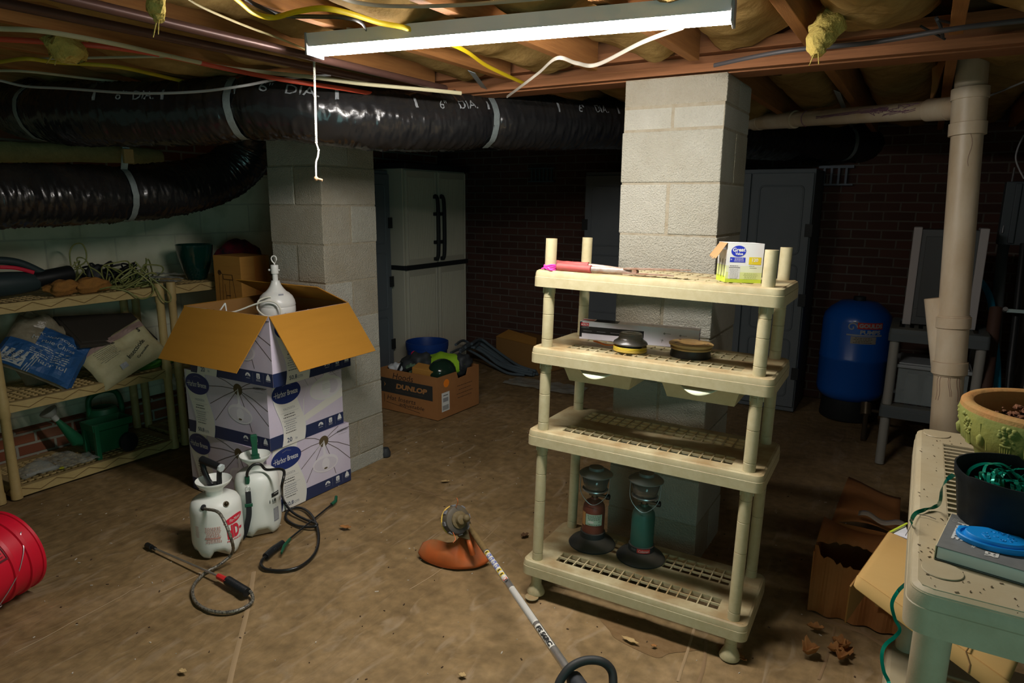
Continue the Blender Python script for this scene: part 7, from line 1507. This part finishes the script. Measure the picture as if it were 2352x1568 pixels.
for k in range(22):
    cx, cy = rs.uniform(-0.035, 0.035), rs.uniform(-0.035, 0.035); r0 = rs.uniform(0.02, 0.05); ph = rs.uniform(0, 6); P = []; NR = []
    tl = rs.uniform(-0.7, 0.7)
    for i in range(7):
        a = ph + i * 0.75; x, y = cx + r0 * math.cos(a), cy + r0 * math.sin(a); rr = math.hypot(x, y)
        if rr > 0.088: x, y = x * 0.088 / rr, y * 0.088 / rr
        P.append(Vector((x, y, 0.092 + rs.uniform(-0.012, 0.022) + 0.010 * math.sin(a + tl))))
    C_ = catmull(P, 5); g.ribbon(C_, [Vector((0.6 * math.cos(i * 0.3 + k), 0.6 * math.sin(i * 0.23), 1.2)).normalized() for i in range(len(C_))], 0.0060, th=0.0004)
part('ribbon_coil', g, m_rib, bp_, loc=(0, 0, 0), smooth=60)
P = [(0.096, 1.402, 1.056), (0.087, 1.389, 1.050), (0.084, 1.453, 1.010), (0.087, 1.497, 0.965), (0.084, 1.541, 0.935), (0.065, 1.520, 0.931), (0.050, 1.493, 0.931), (0.043, 1.457, 0.931), (0.043, 1.433, 0.930), (0.064, 1.824, 0.731), (0.068, 1.769, 0.694), (0.062, 1.713, 0.674), (0.042, 1.631, 0.682), (0.032, 1.597, 0.665), (0.041, 1.584, 0.638), (0.053, 1.575, 0.621), (0.045, 1.556, 0.611), (0.029, 1.531, 0.600), (0.025, 1.513, 0.584), (0.032, 1.499, 0.558), (0.044, 1.490, 0.540), (0.052, 1.475, 0.509)]
C_ = catmull(P, 6); g = MB(); tow = Vector((0.2, -0.9, 0.35)); g.ribbon(C_, [(tow + Vector((0.6 * math.sin(i * 0.16), 0, 0.5 * math.cos(i * 0.13)))).normalized() for i in range(len(C_))], 0.0075, th=0.0004)
part('ribbon_tail', g, m_rib, bp_, world=True, smooth=60)
g = MB(); g.tube(catmull([(0.048, 1.489, 0.930), (0.066, 1.493, 0.930), (0.084, 1.485, 0.930)], 5), 0.0006, 5); g.tube(catmull([(0.048, 1.485, 0.930), (0.041, 1.421, 0.929), (0.034, 1.375, 0.930)], 5), 0.0005, 5); part('curled_thread', g, m_dark, None, label='thin dark thread curled on the near shelf under the ribbon', cat='thread')
# book
p0, p1 = Vector((0.080, 1.313, 0.926)), Vector((0.206, 1.292, 0.926)); e1 = (p1 - p0); e1.z = 0; e1.normalize(); rz = math.atan2(e1.y, e1.x)
bk_ = thing('board_book', 'grey puzzle book with white lettering and pale pages on the near shelf', 'book', (p0.x, p0.y, ZS), (0, 0, rz))
BW, BD, BH = 0.24, 0.165, 0.026; m_pg = M('pale page edges', (0.58, 0.60, 0.56), 0.5); m_cov = M('grey cover', (0.16, 0.165, 0.155), 0.5, col2=(0.12, 0.125, 0.12), vs=50)
g = MB(); g.bb((0.002, 0.0015, 0.0018), (BW - 0.002, BD - 0.002, BH - 0.0018)); part('pages', g, m_pg, bk_, smooth=0, bevel=0.002, loc=(0, 0, 0))
g = MB(); g.bb((0, 0, BH - 0.0018), (BW, BD, BH)); g.bb((0, 0, 0), (BW, BD, 0.0018)); part('cover', g, m_cov, bk_, smooth=0, bevel=0.0005, loc=(0, 0, 0))
g = MB(); g.bb((-0.0008, 0, 0.0), (0.0006, BD, BH)); part('spine_edge', g, M('cream board', (0.55, 0.48, 0.30), 0.6), bk_, smooth=0, loc=(0, 0, 0))
A = Art(plane_map((0, 0, BH), (1, 0, 0), (0, 1, 0)))
m_cl = M('white cover lettering', (0.55, 0.55, 0.50), 0.5)
A.text('PUZZLE', 0.024, 0.088, wd=0.080, h=0.018, m=m_cl, bold=0.04, rot=-PI / 2); A.text('A NUMBER', 0.044, 0.10, wd=0.055, h=0.008, m=m_cl, bold=0.02, rot=-PI / 2) if False else None
A.text('MASTER', 0.078, 0.045, wd=0.060, h=0.020, m=m_cl, bold=0.04, rot=-PI / 2); A.text('grade', 0.050, 0.045, wd=0.026, h=0.009, m=m_cl, rot=-PI / 2)
smallprint(A, 0.012, 0.140, 0.012, 3, 0.006, m_cl, 1, 0.3, 80); smallprint(A, 0.175, 0.025, 0.06, 1, 0.008, m_cl, 1, 0.5, 81); A.ell(0.155, 0.022, 0.008, 0.008, m_cl, 1)
A.build('lettering', bk_)
# blue lid
c0 = Vector((0.169, 1.376, 0.953)); c0.z = ZS + BH + 0.001
li = thing('silicone_lid', 'bright blue oval moulded lid lying on the grey book', 'lid', tuple(c0), (0, 0, rz + 0.10)); li.scale = (0.84, 0.84, 0.9)
m_bl = M('bright blue plastic', (0.0, 0.22, 0.62), 0.5)
def oval(k, z, n=64, tab=True):
    out = []
    for q in range(n):
        a = 2 * PI * q / n; rx, ry = 0.070 * k, 0.047 * k
        bump_ = 1 + 0.09 * (math.exp(-((a - 2.62) / 0.13) ** 2) + math.exp(-((a - 0.60) / 0.13) ** 2)) * (1 if tab else 0)
        out.append((rx * math.cos(a) * bump_, ry * math.sin(a) * bump_, z))
    return out
g = MB(); Rg = [oval(0.97, 0.0), oval(1.0, 0.003), oval(1.0, 0.009), oval(0.97, 0.011), oval(0.90, 0.0105, tab=False), oval(0.86, 0.007, tab=False), oval(0.80, 0.007, tab=False), oval(0.78, 0.014, tab=False), oval(0.75, 0.016, tab=False), oval(0.3, 0.0165, tab=False)]
n = 64; g.add([p for r_ in Rg for p in r_], [(i * n + q, i * n + (q + 1) % n, (i + 1) * n + (q + 1) % n, (i + 1) * n + q) for i in range(len(Rg) - 1) for q in range(n)] + [tuple(range(n))[::-1], tuple((len(Rg) - 1) * n + q for q in range(n))])
part('lid_body', g, m_bl, li, smooth=35, loc=(0, 0, 0))
g = MB(); rs = random.Random(3)
for k in range(14):
    cx, cy, r_ = rs.uniform(-0.035, 0.035), rs.uniform(-0.02, 0.02), rs.uniform(0.004, 0.008); a0 = rs.uniform(0, 6)
    g.tube([(cx + r_ * (1 - i * 0.09) * math.cos(a0 + i * 0.6), cy + r_ * (1 - i * 0.09) * math.sin(a0 + i * 0.6), 0.0165) for i in range(8)], 0.0009, 5)
part('swirl_relief', g, m_bl, li, loc=(0, 0, 0))

# ---------------------------------------------------------------- tan carton sheet behind the near shelf, torn carton, white flap
oc = thing('open_carton', 'large tan open carton leaning behind the near shelf legs, flap facing out', 'box', (0.12, 1.85, 0.0))
pa, pb_, pc, pd = Vector((0.011, 2.140, 0.591)), Vector((-0.066, 1.970, 0.478)), Vector((0.287, 1.822, 0.366)), Vector((0.358, 1.965, 0.580))
m_tan2 = M('tan carton liner', (0.50, 0.315, 0.115), 0.75, col2=(0.47, 0.29, 0.10), vs=3, stretch=(1, 1, 12), spec=0.15)
def lerp2(i, j): return pb_.lerp(pc, i).lerp(pa.lerp(pd, i), j)
nn = (pc - pb_).cross(pa - pb_).normalized(); 
if nn.dot(Vector((0, 0, 1.538)) - pb_) < 0: nn = -nn
g = MB(); N = 24
e1_, e2_ = (pc - pb_), (pa - pb_)
def shp(i, j):
    # rounded corner at pb side
    return lerp2(i, j)
bot = [lerp2(i / N, 0.0) for i in range(N + 1)]; mid = [lerp2(i / N, 0.16) for i in range(N + 1)]; topp = [lerp2(i / N, 1.0) for i in range(N + 1)]
bot[0] = bot[0].lerp(bot[1], 0.5); 
rows = [[p + nn * 0.012 for p in bot], [p + nn * 0.010 for p in mid], [lerp2(i / N, 0.19) for i in range(N + 1)], topp]
rows[0] = [rows[0][0].lerp(rows[1][0], 0.12)] + rows[0][1:]
vs = [p for r_ in rows for p in r_]; m_ = N + 1
g.add(vs, [(r_ * m_ + i, r_ * m_ + i + 1, (r_ + 1) * m_ + i + 1, (r_ + 1) * m_ + i) for r_ in range(3) for i in range(N)])
part('front_panel', g, m_tan2, oc, world=True, smooth=20, solid=0.004)
g = MB(); q0, q1 = lerp2(0.80, 0.0) + nn * 0.016, lerp2(0.62, 0.75) + nn * 0.006
P = [q0.lerp(q1, k / 9) + (pc - pb_).normalized() * 0.006 * math.sin(k * 2.3) for k in range(10)]; g.tube(P, 0.002, 5); part('crack', g, M('dark tear', (0.16, 0.09, 0.03), 0.9), oc, world=True)
g = MB(); ins_ = -nn * 0.26
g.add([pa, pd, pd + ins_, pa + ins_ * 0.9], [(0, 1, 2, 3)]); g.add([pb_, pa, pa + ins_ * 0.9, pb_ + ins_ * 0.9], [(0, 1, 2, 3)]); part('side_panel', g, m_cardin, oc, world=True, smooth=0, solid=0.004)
g = MB(); g.add([(0.016, 2.207, 0.560), (0.053, 2.256, 0.574), (0.061, 2.190, 0.578), (0.062, 2.165, 0.571)], [(0, 1, 2, 3)]); part('white_flap', g, M('white carton print', (0.55, 0.55, 0.58), 0.5), oc, world=True, smooth=0, solid=0.003)
g = MB(); g.tube([(0.014, 2.195, 0.567), (0.056, 2.249, 0.584)], 0.0035, 6); part('lime_edge', g, m_grn, oc, world=True)
# torn brown carton
tc_ = thing('torn_carton', 'torn sagging brown carton with a ragged hole, on the floor by the near shelf', 'box', (-0.02, 2.95, 0), (0, 0, 0.0))
m_tc = M('damp brown carton', (0.46, 0.19, 0.055), 0.75, col2=(0.30, 0.12, 0.035), vs=5)
def tz(px, py, z): return (px, py, z)
g = MB(); x0, x1, y0, y1, H = -0.20, 0.095, -0.36, -0.10, 0.27
n = 26; rs = random.Random(31)
hole = [0.0 + (0.035 + 0.03 * math.sin(PI * i / n) + rs.uniform(-0.012, 0.012)) * (1 if 1 < i < n * 0.9 else 0.12) for i in range(n + 1)]
F = []
for i in range(n + 1):
    x = x0 + (x1 - x0) * i / n; F.append((x, y0 + 0.01 * math.sin(i * 0.8), 0.0)); 
T_ = [(x0 + (x1 - x0) * i / n, y0 + 0.02, H - hole[i]) for i in range(n + 1)]
g.add(F + T_, [(i, i + 1, n + 2 + i, n + 1 + i) for i in range(n)])
g.add([(x0, y0, 0), (x0, y1, 0), (x0 + 0.01, y1, H), (x0, y0, H * 0.92)], [(0, 1, 2, 3)]); g.add([(x1, y0, 0), (x1, y1, 0), (x1, y1, H), (x1, y0, H)], [(0, 1, 2, 3)]); g.add([(x0, y1, 0), (x1, y1, 0), (x1, y1, H), (x0, y1, H)], [(0, 1, 2, 3)])
part('carton', g, m_tc, tc_, smooth=0, solid=0.005, loc=(0, 0, 0))
g = MB()
jag = [(x0 + (x1 - x0) * i / n, y0 + 0.04 + 0.05 * math.sin(PI * min(1, i / (n * 0.9))) + rs.uniform(-0.012, 0.012), H - 0.004) for i in range(n + 1)]
bk2 = [(x0 + (x1 - x0) * i / n, y1, H + 0.01 - 0.03 * math.sin(PI * i / n)) for i in range(n + 1)]
g.add(jag + bk2, [(i, i + 1, n + 2 + i, n + 1 + i) for i in range(n)]); part('torn_lid', g, m_tc, tc_, smooth=60, solid=0.004, loc=(0, 0, 0))
g = MB(); g.grid(lambda i, j: (-0.17 + 0.24 * i, y1 + 0.01 + 0.80 * j, 0.26 - 0.12 * j + 0.03 * math.sin(3 * i + 2 * j)), 10, 12); part('back_flap', g, m_tc, tc_, smooth=60, solid=0.004, loc=(0, 0, 0))
g = MB(); g.add([(0.02, y0 - 0.012, 0.10), (0.08, y0 - 0.012, 0.10), (0.08, y0 - 0.012, 0.13), (0.02, y0 - 0.012, 0.13)], [(0, 1, 2, 3)]); part('tape_scrap', g, M('yellowed tape', (0.38, 0.22, 0.07), 0.4), tc_, smooth=0, loc=(0, 0, 0))
g = MB(); g.grid(lambda i, j: Vector((-0.099, 2.863, 0.300)).lerp(Vector((0.069, 2.831, 0.300)), i) + Vector((0, 0.05 * j, 0.010 * math.sin(9 * i) + 0.012)), 14, 3); part('tape_strip', g, M('peeling tape', (0.42, 0.36, 0.30), 0.15), tc_, world=True, smooth=60, solid=0.001)

# ---------------------------------------------------------------- pressure tank
tk = thing('pressure_tank', 'blue pressure tank with a red and white pump maker sign', 'tank', (-0.34, 5.38, 0))
m_tb = M('blue tank paint', (0.005, 0.11, 0.52), 0.3, coat=0.3); Rt = 0.226
g = MB(); g.lathe([(0.0, 0.125), (0.12, 0.130), (0.19, 0.155), (0.218, 0.19), (Rt, 0.22), (Rt, 0.44), (Rt + 0.003, 0.445), (Rt + 0.003, 0.465), (Rt, 0.47), (Rt, 0.72), (0.216, 0.765), (0.18, 0.81), (0.12, 0.855), (0.0, 0.865)], n=56); part('tank_shell', g, m_tb, tk, loc=(0, 0, 0))
g = MB(); g.lathe([(0.185, 0.0), (0.19, 0.01), (0.18, 0.16), (0.175, 0.16), (0.175, 0.0)], n=44); part('base_skirt', g, m_bk, tk, loc=(0, 0, 0))
g = MB(); g.lathe([(0, 0.86), (0.04, 0.86), (0.04, 0.89), (0, 0.895)], n=20); part('top_cap', g, m_bk, tk, loc=(0, 0, 0))
ac = math.atan2(-5.38, 0.34) + 0.18
A = Art(cyl_map((0, 0, 0), Rt, ac), 0.02); m_rs = M('sign red', (0.55, 0.045, 0.03), 0.5); m_gw2 = M('sign grey white', (0.40, 0.42, 0.42), 0.5)
A.rect(-0.035, 0.690, 0.135, 0.735, m_rs, 0, 12, 1); A.text('GOULDS', 0.052, 0.713, wd=0.155, h=0.030, m=m_gw2, bold=0.05, l=4); A.text('PUMPS', 0.052, 0.668, wd=0.135, h=0.030, m=m_gw2, bold=0.05, l=4)
A.rect(-0.10, 0.640, 0.135, 0.650, m_gw2, 0, 12, 1); A.rect(-0.07, 0.585, 0.095, 0.636, M('data plate', (0.36, 0.33, 0.27), 0.5), 0, 10, 1); smallprint(A, 0.01, 0.625, 0.14, 4, 0.011, m_ink, 3, 0.3, 85)
A.line([(-0.068 + (0.034 - 0.0022 * i) * math.cos(i * 0.55), 0.700 + (0.034 - 0.0022 * i) * math.sin(i * 0.55)) for i in range(14)], 0.008, m_gw2, 2)
A.line([(-0.068, 0.736), (-0.03, 0.738)], 0.006, m_gw2, 2)
A.build('printed_panel', tk)
g = MB(); g.tube([(-0.202, 5.025, 0.125), (-0.207, 5.064, 0.198)], 0.035, 16); g.tube([(-0.200, 5.031, 0.146), (-0.192, 4.823, 0.007)], 0.016, 12); g.tube([(-0.170, 5.051, 0.152), (-0.069, 4.996, 0.169)], 0.012, 12); part('pipe_fitting', g, M('dull brass fitting', (0.12, 0.09, 0.055), 0.4, 0.6), tk, world=True)
g = MB(); g.box((-0.30, 5.30, 0.0), (0.01, 0.01, 0.01)) if False else None

# ---------------------------------------------------------------- grey shelf beyond the drain pipe
gs = thing('utility_shelf', 'grey topped plastic shelf beyond the white drain pipe', 'shelf', (0.135, 4.66, 0))
m_gt = M('dark grey resin', (0.085, 0.10, 0.105), 0.6, dust=(0.15, 0.13, 0.08), dustn=-0.05); m_gp2 = M('grey post', (0.30, 0.29, 0.26), 0.5)
for z in (0.835, 0.375):
    g = tier_mesh(-0.245, -0.245, 0.245, 0.22, 0.075, [(-0.20, -0.17, 0.20, 0.15, 9, 1)], barw=0.022, r=0.02, round_=0.008); g.v = [v + Vector((0, 0, z)) for v in g.v]; part('shelf_tier', g, m_gt, gs, smooth=35, loc=(0, 0, 0))
for x in (-0.21, 0.21):
    for y in (-0.21, 0.185):
        g = MB(); g.cyl((x, y, 0.0), (x, y, 0.80), 0.025, n=20); part('post', g, m_gp2, gs, loc=(0, 0, 0))
ap = thing('metal_box_panel', 'grey metal appliance box with pale side edges standing on the grey topped shelf', 'appliance', (0.13, 4.60, 0.838), (0.0, 0.0, 0.0))
g = MB(); g.bb((-0.14, 0.0, 0.004), (0.14, 0.16, 0.56)); part('housing', g, M('grey appliance face', (0.085, 0.09, 0.09), 0.5), ap, smooth=0, bevel=0.003, loc=(0, 0, 0))
for x in (-0.160, 0.160):
    g = MB(); g.bb((x - 0.022, -0.012, 0.0), (x + 0.022, 0.165, 0.572)); part('side_trim', g, M('pale appliance edge', (0.42, 0.39, 0.38), 0.5), ap, smooth=0, bevel=0.004, loc=(0, 0, 0))
g = MB(); g.bb((-0.115, -0.006, 0.05), (0.115, 0.0, 0.52)); part('front_panel', g, M('darker panel', (0.065, 0.07, 0.07), 0.5), ap, smooth=0, bevel=0.003, loc=(0, 0, 0))
g = MB()
for z in (0.03, 0.10): g.sphere((-0.125, -0.003, z), 0.004, 8)
part('screw', g, m_steel, ap, loc=(0, 0, 0))
cbn = thing('storage_bin', 'clear plastic bin with lid and jars inside, on the lower grey shelf tier', 'bin', (0.14, 4.66, 0.380))
m_bin = M('cloudy clear bin', (0.42, 0.48, 0.48), 0.25, alpha=0.35)
g = MB(); g.bb((-0.18, -0.17, 0.0), (0.17, 0.15, 0.004)); g.bb((-0.18, -0.17, 0.0), (0.17, -0.166, 0.22)); g.bb((-0.18, 0.146, 0.0), (0.17, 0.15, 0.22)); g.bb((-0.18, -0.166, 0.0), (-0.176, 0.146, 0.22)); g.bb((0.166, -0.166, 0.0), (0.17, 0.146, 0.22)); part('bin_walls', g, m_bin, cbn, smooth=0, loc=(0, 0, 0))
g = MB(); g.bb((-0.195, -0.185, 0.215), (0.185, 0.165, 0.235)); g.bb((-0.18, -0.17, 0.235), (0.17, 0.15, 0.245)); part('bin_lid', g, M('white bin lid', (0.32, 0.34, 0.35), 0.4), cbn, smooth=0, bevel=0.004, loc=(0, 0, 0))
j0 = None
for k, x in enumerate((-0.10, 0.0, 0.10)):
    nm = ['leftmost', 'middle', 'rightmost'][k]
    if j0 is None:
        j0 = thing('glass_jar', 'leftmost glass jar inside the clear bin on the grey shelf', 'jar', (0.14 + x, 4.60, 0.385), group='jars in the clear bin')
        g = MB(); g.lathe([(0, 0), (0.034, 0), (0.038, 0.01), (0.038, 0.11), (0.028, 0.13), (0.028, 0.145)], n=24); part('jar_body', g, M('pale glass', (0.32, 0.36, 0.36), 0.1, alpha=0.5), j0, loc=(0, 0, 0))
        g = MB(); g.lathe([(0.0, 0.145), (0.03, 0.145), (0.03, 0.16), (0, 0.16)], n=24); part('jar_lid', g, m_steel, j0, loc=(0, 0, 0))
    else:
        c = copy_tree(j0); c.location = (0.14 + x, 4.60, 0.385); c['label'] = nm + ' glass jar inside the clear bin on the grey shelf'
# right wall services
def rod(name, lab, pts, r, m, cat='pipe', n=14, sm=True):
    g = MB(); g.tube(catmull(pts, 6) if sm else pts, r, n); part(name, g, m, None, label=lab, cat=cat)
rod('conduit_pipe', 'grey conduit rising behind the blue hose at the right edge', [(0.470, 4.756, 0.295), (0.442, 4.849, 0.646), (0.424, 5.069, 1.202), (0.435, 5.138, 1.357)], 0.030, M('grey conduit', (0.15, 0.17, 0.18), 0.5))
rod('blue_hose', 'bright blue water hose curving behind the drain pipe', [(0.269, 5.072, 1.107), (0.314, 5.036, 1.091), (0.355, 4.990, 1.050), (0.386, 4.873, 0.981), (0.402, 4.800, 0.888), (0.422, 4.725, 0.772), (0.441, 4.649, 0.660), (0.457, 4.560, 0.502), (0.465, 4.406, 0.342)], 0.018, M('blue hose', (0.02, 0.42, 0.72), 0.4), 'hose')
rod('rusty_pipe', 'brown rusty pipe leaning before the blue hose', [(0.403, 4.699, 0.958), (0.396, 4.582, 0.743), (0.391, 4.464, 0.515), (0.387, 4.359, 0.341)], 0.034, M('rust brown pipe', (0.075, 0.035, 0.022), 0.7), sm=False)
rod('metal_rod', 'thin shiny rod hanging at the upper right', [(0.407, 4.954, 1.751), (0.399, 4.911, 1.590), (0.389, 4.853, 1.379)], 0.006, m_steel)
rod('black_pipe', 'black pipe clamped to the pale post at the right edge', [(0.478, 4.656, 1.330), (0.480, 4.507, 0.961), (0.478, 4.376, 0.672), (0.484, 4.262, 0.436)], 0.018, m_black)
rod('small_wire', 'thin looping wire at the far right edge', [(0.377, 4.373, 1.886), (0.358, 4.345, 1.821), (0.358, 4.329, 1.757), (0.402, 4.335, 1.670)], 0.004, m_gp, 'wire')
rod('thin_cable', 'thin pale cable running across to the upper right corner', [(0.159, 3.745, 2.000), (0.219, 3.510, 2.000), (0.278, 3.261, 2.000)], 0.004, m_gp, 'cable')
g = MB(); c = Vector((0.454, 4.919, 1.491)); g.box(c, (0.16, 0.12, 0.36)); g.box(c + Vector((-0.02, -0.065, 0)), (0.03, 0.02, 0.34)); part('electrical_panel', g, M('dark panel metal', (0.06, 0.075, 0.085), 0.5), None, smooth=0, bevel=0.005, label='dark metal electrical box at the right edge', cat='electrical box')
g = MB(); a_, b_ = Vector((0.571, 4.370, 0.421)), Vector((0.497, 4.735, 1.363)); g.tube([Vector((a_.x + 0.03, a_.y, 0.0)), Vector((a_.x + 0.03, a_.y, 2.04))], 0.055, 4); part('pale_post', g, M('pale painted timber', (0.36, 0.33, 0.28), 0.8, col2=(0.26, 0.23, 0.19), vs=12), None, smooth=0, label='pale painted post cut off by the right edge of the view', cat='post')
g = MB(); c = Vector((0.463, 4.420, 0.986)); g.box(c, (0.09, 0.012, 0.018)); g.tube([c + Vector((-0.045, 0, 0)), c + Vector((-0.045, -0.02, 0.01))], 0.012, 10); part('pipe_clamp', g, m_steel, None, label='small metal clamp holding the black pipe at right', cat='clamp')
